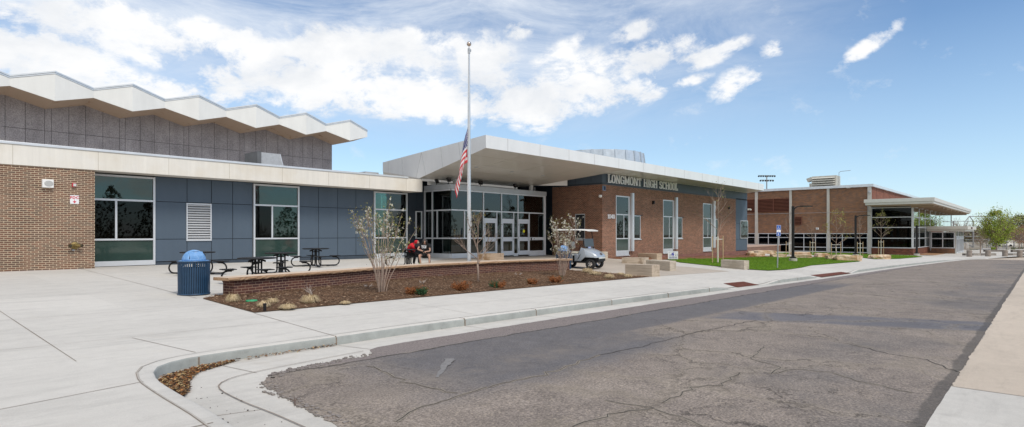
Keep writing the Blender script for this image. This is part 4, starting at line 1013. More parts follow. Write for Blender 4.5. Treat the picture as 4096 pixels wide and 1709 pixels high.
framed('y', YO, OW, 'window', Wr[0], Wr[1]+.1, Wr[2]-.03, Wr[3]+.03, [(Wr[0]+.06, Wr[1], Wr[2]+.03, Wr[3]-.03, M['glass_green'])], .06, .05, setb=-.02)
MB().box(Wr[0], Wr[1], YO+.16, YO+.17, Wr[2], Wr[3]).build('roller_shade', M['shade'], OW)
mb = MB(); mb.box(q(2620), XE+.12, YO-.05, YO-.001, -2.9, -1.66); mb.box(XE, XE+.12, YO, YO+20, -2.9, -1.66); mb.build('brick_base', M['brick_base'], OW)
mb = MB(); mb.box(XE-.05, XE+.02, YO+.26, YO+20, -1.66, 3.93); mb.build('side_wall', M['siding'], OW)
mb = MB(); mb.box(XO+.3, XE-.1, 25.2, 25.3, -2, 3); mb.box(XO+.3, XE-.1, YO+.3, 25.2, 2.6, 2.7); mb.box(XO+.3, XE-.1, YO+.3, 25.2, -1.9, -1.8)
for x in (36.5, 41.5, 47.5, 53.5): mb.box(x, x+.1, YO+.3, 25.2, -1.9, 2.6)
mb.build('interior', M['room'], OW)
# roof: P is the sharp street corner of the canopy
Pp, Ee = (19.3,19.0), (55.8,19.0); Sx, Qx = (21.06,26.0), (22.4,31.3); Tx = (30.2,25.95)
zf0, zf1 = 3.94, 4.54
rf = MB()
rf.poly([(*Pp,zf0),(*Ee,zf0),(*Ee,zf1),(*Pp,zf1)])
rf.add([(*Pp,zf0),(*Pp,zf1),(*Qx,zf1),(*Qx,3.95),(*Sx,3.10)], [(0,1,2,3,4)])
rf.poly([(*Ee,zf0-.01),(*Ee,zf1),(57.9,21.2,zf1),(57.9,21.2,zf0-.01)]); rf.poly([(57.9,21.2,zf0-.01),(57.9,21.2,zf1),(57.9,46,zf1),(57.9,46,zf0)])
rf.poly([(*Pp,zf1),(*Ee,zf1),(57.9,21.2,zf1),(57.9,46,zf1),(33,46,zf1),(*Qx,zf1)])
rf.poly([(29.9,25.45,3.2),(31.95,23.75,3.22),(31.75,23.6,4.0),(29.9,25.3,4.0)])
rf.poly([(29.9,25.5,3.2),(31.95,23.8,3.22),(31.75,23.65,4.0),(29.9,25.35,4.0)])
rf.build('roof', M['panel'], OW, fix=False)
so_ = MB()
so_.poly([(*Pp,zf0-.002),(31.6,19,zf0-.002),(31.3,21.25,3.67),(29.1,21.25,3.67),(*Tx,3.108),(*Sx,3.10)])
so_.poly([(31.6,19,zf0-.002),(32.4,19,zf0-.002),(32.33,21.2,3.925),(31.3,21.25,3.67)])
so_.poly([(32.4,19,zf0-.002),(*Ee,zf0-.002),(57.7,21.25,3.93),(32.33,21.25,3.93)])
so_.poly([(*Sx,3.10),(*Tx,3.108),(32.2,31.3,3.95),(*Qx,3.95)])
so_.poly([(29.1,21.25,3.67),(31.3,21.25,3.67),(32.33,21.2,3.925),(32.3,25.9,3.95),(*Tx,3.11),])
so_.build('canopy_soffit', M['soffit'], OW, fix=False)
mb = MB(); mb.box(XO, XE, YO-.05, YO+.02, 3.925, 3.965); mb.build('soffit_trim', M['white'], OW)
# panel seams
mb = MB()
for px in (2031,2160.4,2276,2378,2475.5,2573,2659.8,2737.6,2809.3,2872.8,2931,2984.6,3033.7):
    x = onY(px, 19.0); mb.box(x-.007, x+.007, 18.994, 19.0, zf0, zf1)
dv = (Vector((*Qx,0))-Vector((*Pp,0)))
def lf(s, zt_): p = Vector((*Pp,0))+dv*s; return (p.x-.004, p.y-.001, zt_)
def botz(s): return lerp(3.94,3.10,s/.568) if s < .568 else lerp(3.10,3.95,(s-.568)/.432)
for s0, s1 in ((.205,.19),(.36,.34),(.545,.50),(.545,.60),(.76,.745),(.93,.925)): mb.bar(lf(s0, zf1-.002), lf(s1, botz(s1)+.01), .014, .012)
mb.build('panel_seam', pbr('seam_grey', (.40,.40,.40), .6), OW)
mb = MB(); pl = lambda x, y: (x, y, 3.94-.12*(y-19)-.004)
for y in (20.35, 21.9, 23.4, 24.9):
    xa = 19.3+ (y-19)*.2517; xb = 31.2 if y < 21.2 else 29.1+(y-21.25)*.234
    mb.bar(pl(xa+.05,y), pl(xb-.05,y), .012, .006)
for x in (22.2,25.2,28.2,31.2): mb.bar(pl(x, 19.05), pl(x+.4 if x<31 else x, min(25.9, 21.2 if x > 29 else 25.9)), .012, .006)
for i in range(9): x = 33.5+i*2.6; mb.bar((x,19.05,3.932),(x+.0,21.15,3.925),.012,.006)
mb.build('soffit_seam', pbr('soffit_seam', (.36,.34,.30), .6), OW)
for px, py in ((1905,669),(2048.5,687),(2172.5,703)):
    a_, b_ = ray(px); zr = (HY-py)/FL; Z = (3.94+.12*19)/(zr+.12*b_); mb = MB()
    mb.lathe([(.11,0),(.12,.0),(.12,.02),(.07,.03)], (0,0,0), 20); o = mb.build('downlight', M['alum_dark'], OW, smooth=True); o.location = (a_*Z, b_*Z, zr*Z-.012); o.rotation_euler = (R(-6.8),0,0)
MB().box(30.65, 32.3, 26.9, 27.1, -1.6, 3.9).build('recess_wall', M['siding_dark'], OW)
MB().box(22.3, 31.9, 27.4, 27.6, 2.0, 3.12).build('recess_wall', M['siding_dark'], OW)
mb = MB(); mb.box(22.0, 29.8, 26.3, 26.42, 2.80, 3.02); mb.build('support_beam', M['white'], OW)
mb = MB(); mb.box(21.3,22.3,31.6,36,2.9,3.9); mb.build('rear_roof_edge', M['coping'], OW)
adopt(OW, _b)
MB_ = MB()
# letters
exec_letters = True
xa, xb = q(2426), q(2705)
SG = slab_text('LONGMONT HIGH SCHOOL', xb-xa, .56, .06, 'building_lettering', M['letter']); SG.location = (xa, YO-.09, 3.33)
tag(SG, 'raised silver letters reading LONGMONT HIGH SCHOOL above the brick', 'sign')
xa, xb = q(2428.7), q(2456.4)
N1 = slab_text('1040', xb-xa, .28, .03, 'house_number', M['letter']); N1.location = (xa, YO-.03, zz(2440, 875)); tag(N1, 'silver street number 1040 on the brick corner', 'house number')
# curved ribbed screen on the roof
cx_, cy_ = ray(2390); Zd = 63; cx_, cy_ = cx_*Zd, cy_*Zd
RD = empty('roof_drum', (cx_,cy_,4.54), label='pale ribbed curved metal drum rising behind the white roof', cat='roof structure')
mb = MB(); n = 26; r0, r1 = 5.35, 4.85
lo = [(cx_+r0*math.cos(2*math.pi*k/n), cy_+r0*math.sin(2*math.pi*k/n), 4.3) for k in range(n)]; hi_ = [(cx_+r1*math.cos(2*math.pi*k/n), cy_+r1*math.sin(2*math.pi*k/n), 8.35) for k in range(n)]
mb.rings([lo, hi_]); t = NT('translucent_panel'); p = t.pos()
c = t.mix(1, (.50,.56,.62), t.ramp(t.noise(1.5, 5, .7, p), [(.3, .8), (.7, 1.12)]), 'MULTIPLY'); mt = t.bsdf(c, .35, .3)
o = mb.build('curved_wall', mt, RD); W0(o, RD)
mb = MB()
for k in range(n): mb.bar(lo[k], hi_[k], .22, .14)
for zz_ in (5.6, 6.9):
    f_ = (zz_-4.3)/4.05; rr_ = lerp(r0, r1, f_)+.03
    for k in range(n): mb.bar((cx_+rr_*math.cos(2*math.pi*k/n), cy_+rr_*math.sin(2*math.pi*k/n), zz_), (cx_+rr_*math.cos(2*math.pi*(k+1)/n), cy_+rr_*math.sin(2*math.pi*(k+1)/n), zz_), .05)
o = mb.build('rib', pbr('rib_grey', (.44,.50,.56), .4, .3, .05), RD); W0(o, RD)
# ---------------------------------------------------------------- gymnasium
GY = empty('gymnasium', (87,16,-2.65), label='large brown brick gymnasium with pale concrete piers and dark glazing', cat='building')
_b = set(bpy.data.objects)
XG = 87.0; q = lambda px: onX(px, XG); zq = lambda px, py: zX(px, py, XG)
yP = q(3485); yc = q(3471.4)
ZR = 6.01
piers = [(q(3032.7), q(3021.7)), (q(3168), q(3159)), (q(3318.9), q(3308.8)), (yP, yc)]
lv = [(q(3158), q(3033), zq(3100,848), zq(3100,795)), (q(3021.5), q(2960), zq(3100,848), zq(3100,795)), (q(3207), q(3180), zq(3190,900), zq(3190,867.5))]
mb = MB(); fx(mb, XG, yP, 48, .02, ZR, -.4, 0); fx(mb, XG, yP, 48, -3.4, -2.55, -.4, -.01); mb.build('brick_wall', M['brick_gym'], GY)
mb = MB()
for a, b in piers[:3]: fx(mb, XG, a, b, -3.0, ZR-.02, 0, .22)
fx(mb, XG, yP-.03, yc, -3, ZR-.01, -.02, .25)
mb.build('pier', pbr('precast_pier', (.50,.48,.44), .8, 0, .08, 1.5), GY, bevel=.01)
mb = MB(); mb.box(XG-.28, XG+.3, yP-.28, 48, ZR, ZR+.34); mb.box(XG+.3, XG+75, yP-.28, yP+.3, ZR, ZR+.34); mb.build('roof_coping', M['coping'], GY)
mb = MB(); mb.box(XG+.3, XG+75, yP+.3, 48, ZR-.3, ZR); mb.build('roof', pbr('gym_roof', (.35,.34,.32), .9), GY)
mb = MB(); mb.box(XG+.2, XG+75, yP, yP+.3, -3.4, ZR); mb.build('side_wall', M['brick_gym_side'], GY)
mb = MB()
for k in range(12): x = XG+3.2+k*4.6; mb.box(x-.06, x+.06, yP-.02, yP, 3, ZR)
mb.build('wall_joint', M['louvre_brown'], GY)
mb = MB()
for (a, b, c, d) in lv:
    fx(mb, XG, a, b, c, d, .0, .03, 1); n = int((d-c)/.20)
    for i in range(n+1):
        z = lerp(c+.05, d-.05, i/n); mb.obox((XG-.10, (a+b)/2, z), (.06,0,.05), (0,(b-a)/2,0), (.01,0,-.012))
    k = max(1, int((b-a)/1.9))
    for i in range(k+1): y = lerp(a, b, i/k); fx(mb, XG, y-.04, y+.04, c, d, .03, .18)
mb.build('louvre', [M['louvre_brown'], pbr('louvre_back', (.04,.018,.012), .9)], GY)  # second material: dark brown backing plate behind the blades
bays = [(piers[3][1], piers[2][0], -2.52, [3419.4, 3369.5], [-.58, -1.87]), (piers[2][1], piers[1][0], -2.5, [3262, 3215.5], [-.58, -1.87]), (piers[1][1], piers[0][0], -1.62, [3116.7, 3073.5], [-.58]), (piers[0][1], 40, -1.62, [2990], [-.58])]
for (a, b, z0, vs, hs) in bays:
    U = [a]+sorted(q(v) for v in vs)+[b]; H = [z0]+sorted(hs)+[.0]; cells = []
    for u0, u1 in zip(U, U[1:]):
        for h0, h1 in zip(H, H[1:]): cells.append((u0, u1, h0, h1, M['glass_dark']))
    framed('x', XG, GY, 'window', a, b, z0, .02, cells, .09, .10, setb=-.05)
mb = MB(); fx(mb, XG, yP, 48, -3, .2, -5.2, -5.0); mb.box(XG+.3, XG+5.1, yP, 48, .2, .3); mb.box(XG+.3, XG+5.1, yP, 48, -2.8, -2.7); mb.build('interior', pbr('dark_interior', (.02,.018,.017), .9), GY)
# retaining wall and raised terrace in front of the left bays
mb = MB(); mb.box(62, XG-.05, q(3159)-.0+1.2, 48, -2.9, -1.75); mb.build('terrace_wall', M['brick_retain'], GY); mb = MB(); mb.box(61.95, XG-.06, q(3159)+1.15, 48, -1.748, -1.62); mb.build('terrace_cap', pbr('terrace_cap', (.42,.30,.24), .9), GY)
mb = MB(); z = zq(3000, 858); mb.tube([(XG-.08, 44, z),(XG-.30, yc-.3, z+.02),(XG-.30, yc-.05, z+.25),(XG-.30, yc-.05, 4.2)], .035, 6); mb.build('conduit', M['steel'], GY)
# glazed lobby
YL = 11.79; XL1 = 128.5
Hl = [zX(3600,869,XG), zX(3600,910,XG), zX(3600,953.5,XG)]
zlb, zlt = zX(3640,994,XG), 3.30
cells = []
Hc = [zlb]+sorted(Hl)+[zlt]
for h0, h1 in zip(Hc, Hc[1:]): cells.append((YL+.1, yP-.0, h0, h1, M['glass_dark']))
framed('x', XG, GY, 'window', YL, yP, zlb, zlt, cells, .10, .12)
vx = [onY(p, YL) for p in (3675.2,3699,3719.6,3739.5,3757.8,3774.5,3790)]
U = [XG+.05]+vx+[XL1]; cells = []
for u0, u1 in zip(U, U[1:]):
    for h0, h1 in zip(Hc, Hc[1:]):
        if h0 < 0 and u0 > 99.5: continue
        cells.append((u0, u1, h0, h1, M['glass_mirror'] if h0 > .5 else M['glass_dark']))
framed('y', YL, GY, 'window', XG, XL1, zlb, zlt, cells, .085, .12)
mb = MB(); mb.box(XG-.06, XG+.2, YL-.06, yP, -3.3, zlb); mb.box(XG+.2, 100.8, YL-.06, YL+.2, -3.3, zlb); mb.build('brick_base', brick('brick_gym_base', (.22,.085,.05), (.10,.045,.035), (.20,.11,.08), .011, .32, .11), GY)
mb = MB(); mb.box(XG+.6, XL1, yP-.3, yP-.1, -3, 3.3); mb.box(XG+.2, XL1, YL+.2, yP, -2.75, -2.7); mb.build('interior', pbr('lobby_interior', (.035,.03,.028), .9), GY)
mb = MB(); mb.box(93, 93.4, 13.2, 13.6, -2.7, 3.3); mb.box(104, 104.4, 13.2, 13.6, -2.7, 3.3); mb.build('column', M['interior_white'], GY)
Xc0, Xc1, Yc0, Yc1 = 83.0, 131, 9.13, q(3455.7)*.955
mb = MB(); mb.box(Xc0, Xc1, Yc0, Yc1, 3.75, 4.18); mb.box(Xc0+.12, Xc1-.1, Yc0+.12, Yc1-.12, 3.48, 3.744); mb.build('canopy', pbr('pale_metal_fascia', (.62,.61,.57), .5, .1, .04), GY, bevel=.01)
mb = MB(); mb.box(Xc0+.3, Xc1-.2, Yc0+.3, Yc1-.3, 3.40, 3.478)
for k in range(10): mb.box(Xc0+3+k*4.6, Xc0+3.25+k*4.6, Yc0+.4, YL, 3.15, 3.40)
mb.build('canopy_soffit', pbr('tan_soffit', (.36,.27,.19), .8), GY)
# entry box
mb = MB(); mb.box(98.6, 112.5, 7.24, 12.6, .55, .98); mb.box(98.8, 112.3, 7.5, 12.6, .28, .545); mb.build('entry_canopy', pbr('entry_fascia', (.60,.58,.52), .5, .1, .04), GY, bevel=.01)
XD, YD = 100.8, 8.74; qd = lambda px: onX(px, XD)
cells = [(qd(3818.5), qd(3771), -.72, .12, M['glass_dark']), (qd(3771), qd(3726), -.72, .12, M['glass_dark']), (qd(3818.5), qd(3771), -2.0, -.72, M['glass_dark']), (qd(3771), qd(3726), -2.0, -.72, M['glass_dark'])]
framed('x', XD, GY, 'window', qd(3820), 11.7, -2.06, .2, cells, .12, .1)
MB().box(XD-.05, XD+.2, qd(3820), 11.75, -3.3, -2.06).build('brick_base', M['brick_gym'], GY)
MB().box(XD-.08, XD+.25, YD-.05, qd(3820), -3.3, .28).build('corner_pier', pbr('corner_pier', (.50,.49,.46), .7), GY)
for xa, xb, nm in ((101.6,103.4,1),(103.8,104.7,0),(105.1,106.9,1),(107.3,109.1,1),(109.5,111.2,1)):
    mb = MB(); zt2 = -.55
    for (u0,u1,z0,z1) in ((xa,xa+.16,-2.9,zt2),(xb-.16,xb,-2.9,zt2),(xa+.16,xb-.16,zt2-.3,zt2),(xa+.16,xb-.16,-2.9,-2.55),((xa+xb)/2-.08,(xa+xb)/2+.08,-2.55,zt2-.3)): fy(mb, YD, u0,u1,z0,z1,0,.08)
    d_ = mb.build('door', M['alum'], GY); mb = MB(); fy(mb, YD, xa+.1, xb-.1, -2.8, .2, -.01, .0); mb.build('pane', M['glass_dark'], d_)
mb = MB()
for x in (101.3,103.6,104.9,107.1,109.3,111.5): fy(mb, YD, x-.08, x+.08, -3.1, .28, -.02, .06)
fy(mb, YD, 101, 111.6, -.5, -.38, -.02, .05); mb.build('frame', M['alum'], GY)
MB().box(XD+.5, 111.6, 11.5, 11.6, -3, .2).build('interior', M['room'], GY)
mb = MB(); mb.box(98.9, 98.95, 7.9, 8.6, 0,0); mb = MB(); mb.box(103.4, 105.6, 7.215, 7.235, .62, .90); mb.build('name_board', pbr('brown_board', (.10,.05,.035), .7), GY)
mb = MB(); mb.tube([(XD-.12, 11.55, .3),(XD-.12,11.55,-2.4)], .07, 8); mb.build('downpipe', M['alum_dark'], GY)
adopt(GY, _b)
# louvred unit on the gym roof
a_, b_ = ray(3302); Zu = 90; c_ = (a_*Zu, b_*Zu)
RU = empty('roof_unit', (c_[0], c_[1], 6.4), label='cream louvred air handling unit on the gymnasium roof', cat='roof unit')
_b = set(bpy.data.objects)
x0, y0 = c_; hw = 1.7
A = [(x0-1.2, y0-hw, 6.5),(x0-1.2-.0, y0-hw, 6.8),(x0-.9, y0-hw-.0, 8.75),(x0+1.5, y0-hw, 8.75),(x0+1.5, y0-hw, 6.5)]
mb = MB(); mb.hull2(A, [(p[0], p[1]+2*hw, p[2]) for p in A]); mb.build('casing', pbr('cream_casing', (.55,.53,.46), .5, .1), RU, bevel=.02)
mb = MB()
for i in range(6):
    z = 6.76+i*.33; mb.obox((x0-1.26, y0, z), (.10,0,.07), (0,hw-.15,0), (.01,0,-.02))
mb.build('louvre', pbr('cream_louvre', (.62,.60,.53), .5), RU)
mb = MB()
for i in range(6): z = 6.62+i*.33; mb.box(x0-1.225, x0-1.18, y0-hw+.15, y0+hw-.15, z-.03, z+.05)
mb.build('louvre_gap', M['joint'], RU)
mb = MB(); mb.box(x0-.9, x0+.5, y0+hw, y0+hw+.35, 6.9, 7.7); mb.obox((x0-.6,y0+hw+.3,8.3),(.5,0,0),(0,.35,-.12),(0,.1,.25)); mb.box(x0-1.0,x0+1.2,y0-hw+.1,y0+hw-.1,6.4,6.9); mb.build('curb', pbr('cream_curb', (.50,.48,.42), .6), RU)
mb = MB(); mb.tube([(x0,y0-hw-.15,6.5),(x0,y0-hw-.15,9.2),(x0,y0-hw-.4,9.35),(x0,y0-hw-1.7,9.4)], .035, 6); mb.build('conduit', M['steel'], RU)
adopt(RU, _b)
# ================================================================ street furniture, people, vehicles
VR = Vector((SN,-CS,0)); VF = Vector((-CS,-SN,0)); UZ = Vector((0,0,1))      # rightwards and towards the street
def place(root, p, z=None): root.location = (p[0], p[1], p[2] if z is None else z); return root
# ---- round picnic tables
def table(name='picnic_table'):
    r = empty(name)
    top = MB(); top.lathe([(.50,.715),(.535,.72),(.545,.735),(.54,.75),(.50,.757),(.001,.757)], n=40); top.build('table_top', M['black'], r, smooth=True)
    for k in range(4):
        a = k*math.pi/2; c, s = math.cos(a), math.sin(a)
        pr = [(.13,.71),(.13,.5),(.13,.16),(.15,.09),(.20,.05),(.28,.035),(.5,.035),(.80,.035)]
        for i in range(1, 9):
            t_ = -math.pi/2+i*math.pi/8; pr.append((.80+.175*math.cos(t_), .21+.175*math.sin(t_)))
        pr.append((.70,.385))
        mb = MB(); mb.tube([(c*q_, s*q_, z_) for q_, z_ in pr], .026, 10)
        mb.obox((c*.76,s*.76,.40),(c*.10,s*.10,0),(-s*.05,c*.05,0),(0,0,.012)); mb.obox((c*.16,s*.16,.67),(c*.09,s*.09,-.03),(-s*.015,c*.015,0),(0,0,.03))
        mb.obox((c*.5,s*.5,.006),(c*.06,s*.06,0),(-s*.05,c*.05,0),(0,0,.005)); mb.build('leg', M['black'], r, smooth=True)
        st = MB(); st.obox((c*.80,s*.80,.43),(c*.19,s*.19,0),(-s*.20,c*.20,0),(0,0,.011))
        for j in range(7): q_ = .64+j*.053; st.obox((c*q_,s*q_,.4425),(c*.012,s*.012,0),(-s*.18,c*.18,0),(0,0,.003))
        st.build('seat', M['black'], r, bevel=.006)
    mb = MB(); mb.tube([(.12,.0,.6),(0,0,.62),(-.12,0,.6)], .02, 8); mb.tube([(0,.12,.3),(0,0,.28),(0,-.12,.3)], .02, 8); mb.build('brace', M['black'], r)
    return r
T0 = table(); tp = [((791,1003.6),19.9,-48,'black round picnic table behind the blue bin by the panelled wall'),((1028,1029.6),17.5,-8,'black round picnic table nearest the low brick planter wall'),((1124,1010),20.7,-30,'black round picnic table in front of the middle window'),((1263,994),24.7,-18,'black round picnic table before the blue panels, right of the middle window'),((1632,998),26.0,-34,'black round picnic table where the two people sit')]
TBL = []
for i, ((px, py), Z, rz, lab) in enumerate(tp):
    a, b = ray(px); o = T0 if i == 0 else copy_tree(T0); x, y = a*Z, b*Z
    place(o, (x, y, up(x, y)+.006)); o.rotation_euler.z = R(rz); tag(o, lab, 'picnic table', 'black round picnic tables on the patio'); TBL.append(o)
# ---- slatted bins
def bin_(lab):
    r = empty('trash_bin'); n = 44; mb = MB()
    for k in range(n):
        a = 2*math.pi*k/n; tw = .10
        p0 = (.345*math.cos(a), .345*math.sin(a), .03); p1 = (.352*math.cos(a+tw*.3), .352*math.sin(a+tw*.3), .80)
        u = Vector((-math.sin(a), math.cos(a), 0))*.014; v = Vector((math.cos(a), math.sin(a), 0))*.004
        mb.hull2([Vector(p0)-u-v, Vector(p0)+u-v, Vector(p0)+u+v, Vector(p0)-u+v], [Vector(p1)-u-v, Vector(p1)+u-v, Vector(p1)+u+v, Vector(p1)-u+v])
    mb.build('slat_basket', M['bin_blue'], r)
    for z, rr, nm in ((.02,.358,'base_ring'),(.81,.366,'rim')):
        mb = MB(); mb.lathe([(rr-.03,z-.012),(rr,z-.016),(rr+.006,z),(rr,z+.016),(rr-.03,z+.012)], n=48, close=False); mb.lathe([(.001,z-.005),(rr-.02,z-.005)], n=48) if z < .1 else None; mb.build(nm, M['bin_blue'], r, smooth=True)
    mb = MB(); mb.lathe([(.30,.04),(.315,.66),(.30,.66),(.29,.05)], n=36); mb.build('liner', M['bin_liner'], r, smooth=True)
    dm = MB(); rows = []; A0, A1 = R(-72), R(30)
    for i in range(13):
        t_ = i/12*math.pi/2; rr, z = .265*math.cos(t_)+.0005, .83+.26*math.sin(t_); row = []
        for k in range(49):
            a = 2*math.pi*k/48; row.append((rr*math.cos(a), rr*math.sin(a), z))
        rows.append(row)
    vs = [p for l in rows for p in l]; fs = []
    for i in range(12):
        for k in range(48):
            a = (k+.5)/48*2*math.pi; a = a-2*math.pi if a > math.pi else a
            if 1 <= i <= 7 and abs(a-R(-25)) < R(40): continue
            fs.append((i*49+k, i*49+k+1, (i+1)*49+k+1, (i+1)*49+k))
    dm.add(vs, fs); dm.lathe([(.265,.832),(.30,.832),(.35,.818),(.355,.812)], n=48, close=False)
    o = dm.build('dome_lid', M['bin_dome'], r, smooth=True); s_ = o.modifiers.new('Solid', 'SOLIDIFY'); s_.thickness = .012; s_.offset = -1
    fl = MB(); c, s = math.cos(R(-25)), math.sin(R(-25)); q = []
    for zz_, rr in ((.84,.195),(.93,.19),(1.0,.15),(1.045,.11)):
        q.append([(rr*c-s*w_, rr*s+c*w_, zz_) for w_ in (-.155,-.05,.05,.155)])
    fl.grid(q); fl.build('flap', M['bin_dome'], r, smooth=True)
    tag(r, lab, 'bin', 'blue slatted bins with domed lids'); return r
B1 = bin_('blue slatted bin with a faded dome lid at the left end of the planter wall')
p = G(776,1178); place(B1, (p.x, p.y, upz(p.x,p.y)+.005)); B1.rotation_euler.z = R(-66)
B2 = copy_tree(B1); B2['label'] = 'blue slatted bin with a domed lid beside the golf cart'; a, b = ray(2254); B2.location = (a*27.3, b*27.3, upz(a*27.3, b*27.3)+.005); B2.rotation_euler.z = R(60)
# ---- planter wall with split sandstone caps
PLW = empty('planter_wall', (6.1,14.6,-1.55), label='low curved brick planter wall capped with tan sandstone', cat='low wall')
_b = set(bpy.data.objects)
ctl = [Vector((6.08,14.55,0)),Vector((7.4,14.86,0)),Vector((8.9,15.17,0)),Vector((11.0,15.75,0)),Vector((12.9,16.1,0)),Vector((15.0,16.27,0)),Vector((16.4,16.25,0)),Vector((18.5,16.05,0)),Vector((21.15,15.6,0))]
WC = resample(ctl, .25); WN_ = normals(WC); th = .42
def ctop(s): return lerp(-1.155, -1.215, s)
rows_f = []; L = [0]
for i in range(1, len(WC)): L.append(L[-1]+(WC[i]-WC[i-1]).length)
loops = []
for c, n, l in zip(WC, WN_, L):
    s = l/L[-1]; zb_, zt_ = up(c.x, c.y)-.25, ctop(s); o = c+n*th
    loops.append([(c.x,c.y,zb_),(c.x,c.y,zt_),(o.x,o.y,zt_),(o.x,o.y,zb_)])
# brick laid with its own running coordinates so the coursing follows the curve
t = NT('planter_brick'); uv = t.new('ShaderNodeUVMap').outputs[0]; b = t.new('ShaderNodeTexBrick'); b.offset = .5
for k, v in (('Scale',1),('Brick Width',.203),('Row Height',.0677),('Mortar Size',.005),('Mortar Smooth',.1)): b.inputs[k].default_value = v
b.inputs['Color1'].default_value = (.135,.058,.044,1); b.inputs['Color2'].default_value = (.085,.042,.040,1); b.inputs['Mortar'].default_value = (.40,.28,.20,1); t.l(uv, b.inputs['Vector'])
c_ = t.mix(.5, b.outputs['Color'], t.ramp(t.noise(3, 5, .65, t.pos()), [(.3,.7),(.7,1.2)]), 'MULTIPLY')
eff = t.math('MULTIPLY', t.ramp(t.noise(2.2, 5, .7, t.pos()), [(.62,0.0),(.72,1.0)]), .35); c_ = t.mix(eff, c_, (.5,.44,.40))
mpl = t.bsdf(c_, .85, 0, t.math('SUBTRACT', 1, b.outputs['Fac']), .4, .006, .2)
o = MB().rings(loops).build('brick_body', mpl, PLW, fix=True)
uvl = o.data.uv_layers.new(name='UVMap')
for poly in o.data.polygons:
    for li in poly.loop_indices:
        vi = o.data.loops[li].vertex_index; r_, k = divmod(vi, 4); co = o.data.vertices[vi].co
        if r_ in (0, len(WC)-1) and abs(poly.normal.x) > .8 and len(poly.vertices) == 4 and len({v//4 for v in poly.vertices}) == 1: uvl.data[li].uv = (co.y, co.z)
        else: uvl.data[li].uv = (L[r_], co.z)
li_ = [0]; tgt = 1.25
caps = []; st = 0; rr_ = random.Random(5)
while st < len(WC)-1:
    ln = rr_.choice((4,5,6)); en = min(len(WC)-1, st+ln)
    if len(WC)-1-en < 3: en = len(WC)-1
    caps.append((st, en)); st = en
for a, b_ in caps:
    lo = []; rng = list(range(a, b_+1)); sub = []
    for i in rng[:-1]:
        for f in (0, .25, .5, .75): sub.append((i, f))
    sub.append((rng[-1], 0))
    for q, (i, f) in enumerate(sub):
        j = min(i+1, len(WC)-1); c = WC[i].lerp(WC[j], f); n = WN_[i].lerp(WN_[j], f).normalized(); s = lerp(L[i], L[j], f)/L[-1]; z = ctop(s)
        if q == 0 and a == 0: c = c-Vector((.20,.04,0))
        elif q == 0: c = c+(WC[j]-WC[i]).normalized()*.006
        if q == len(sub)-1 and b_ == len(WC)-1: c = c+Vector((.10,-.02,0))
        w1_, w2_ = rr_.uniform(-.008,.008), rr_.uniform(-.012,.012)
        P_ = [(-.085+w1_, .012), (-.095+w2_, .045), (-.075+w1_, .083), (-.06, .09), (th+.07, .09), (th+.08, .045), (th+.07, .012)]
        lo.append([(c.x+n.x*d, c.y+n.y*d, z+h+.0) for d, h in P_])
    mb = MB(); n7 = 7; vs = [p for l in lo for p in l]; mb.v = vs
    for i in range(len(lo)-1):
        for k in range(n7):
            k2 = (k+1)%n7; mb.f.append((i*n7+k, i*n7+k2, (i+1)*n7+k2, (i+1)*n7+k)); mb.m.append(0 if k in (3,) else 1)
    mb.f += [tuple(range(n7))[::-1], tuple((len(lo)-1)*n7+k for k in range(n7))]; mb.m += [1, 1]
    mb.build('cap_stone', [M['stone_cap'], M['stone_edge']], PLW)
adopt(PLW, _b)
# ---- flagpole and flag
fpz = 24.0; a, b = ray(1876); fx_, fy_ = a*fpz, b*fpz; fg = up(fx_, fy_)
FP = empty('flagpole', (fx_, fy_, fg), label='tall silver flagpole with a ball finial behind the planter wall', cat='flagpole')
ztop_ = (HY-193)*fpz/FL-fg
mb = MB(); mb.lathe([(.078,0),(.078,3.0),(.060,6.0),(.036,ztop_-.12),(.036,ztop_)], n=20); mb.build('pole', pbr('satin_pole', (.60,.62,.64), .3, .55, .04), FP, smooth=True)
mb = MB(); mb.lathe([(.13,0),(.13,.03),(.09,.06)], n=24); mb.build('collar', M['steel'], FP, smooth=True)
mb = MB(); mb.lathe([(.055,ztop_-.22),(.055,ztop_-.02),(.02,ztop_),(.012,ztop_+.08)], n=16); mb.obox((.06,0,ztop_-.08),(.05,0,0),(0,.02,0),(0,0,.04)); mb.build('truck', M['alum_dark'], FP, smooth=True)
mb = MB(); mb.ball((0,0,ztop_+.17), .095, 12); mb.build('ball_finial', pbr('bronze_ball', (.62,.50,.42), .16, 1, .03), FP, smooth='all')
so_x = Vector((-.055,.02,0))
mb = MB(); mb.tube([(-.065,-.02,ztop_-.15),(-.088,-.02,5),(-.093,-.02,1.0)], .006, 5); mb.tube([(-.06,-.03,4.2),(.02,-.10,2.2),(.10,-.03,2.0),(.03,-.09,1.85),(-.09,-.02,1.7)],.010,5); mb.build('halyard', M['white'], FP, smooth=True)
FLG = empty('flag', (fx_, fy_, 0), label='limp red white and blue striped flag hanging at half mast', cat='flag')
def flagpos(u, v):                                  # u along the fly, v down the hoist
    H_, Lf = 1.50, 2.35
    zt1 = (HY-507)*fpz/FL
    g = 1-math.exp(-4.5*u)
    z = zt1-v*H_-1.62*(u-.10*g)+.05*math.sin(5*u+2*v)
    side = -.035-(.12+.34*v)*g-.07*u+.10*u*(1-v)+.045*math.sin(u*11+v*3.0)*g
    dep = .02+.10*math.sin(u*8.5+v*3.1)*min(1, u*2.5)+.04*math.sin(v*7+u*3)
    return VR*side+VF*dep+Vector((0,0,z))
nu, nv = 48, 65
t_red, t_wht, t_blu = pbr('flag_red',(.62,.05,.06),.75,0,.06,8), pbr('flag_white',(.76,.75,.76),.75,0,.04,8), pbr('flag_blue',(.05,.065,.22),.75,0,.08,8)
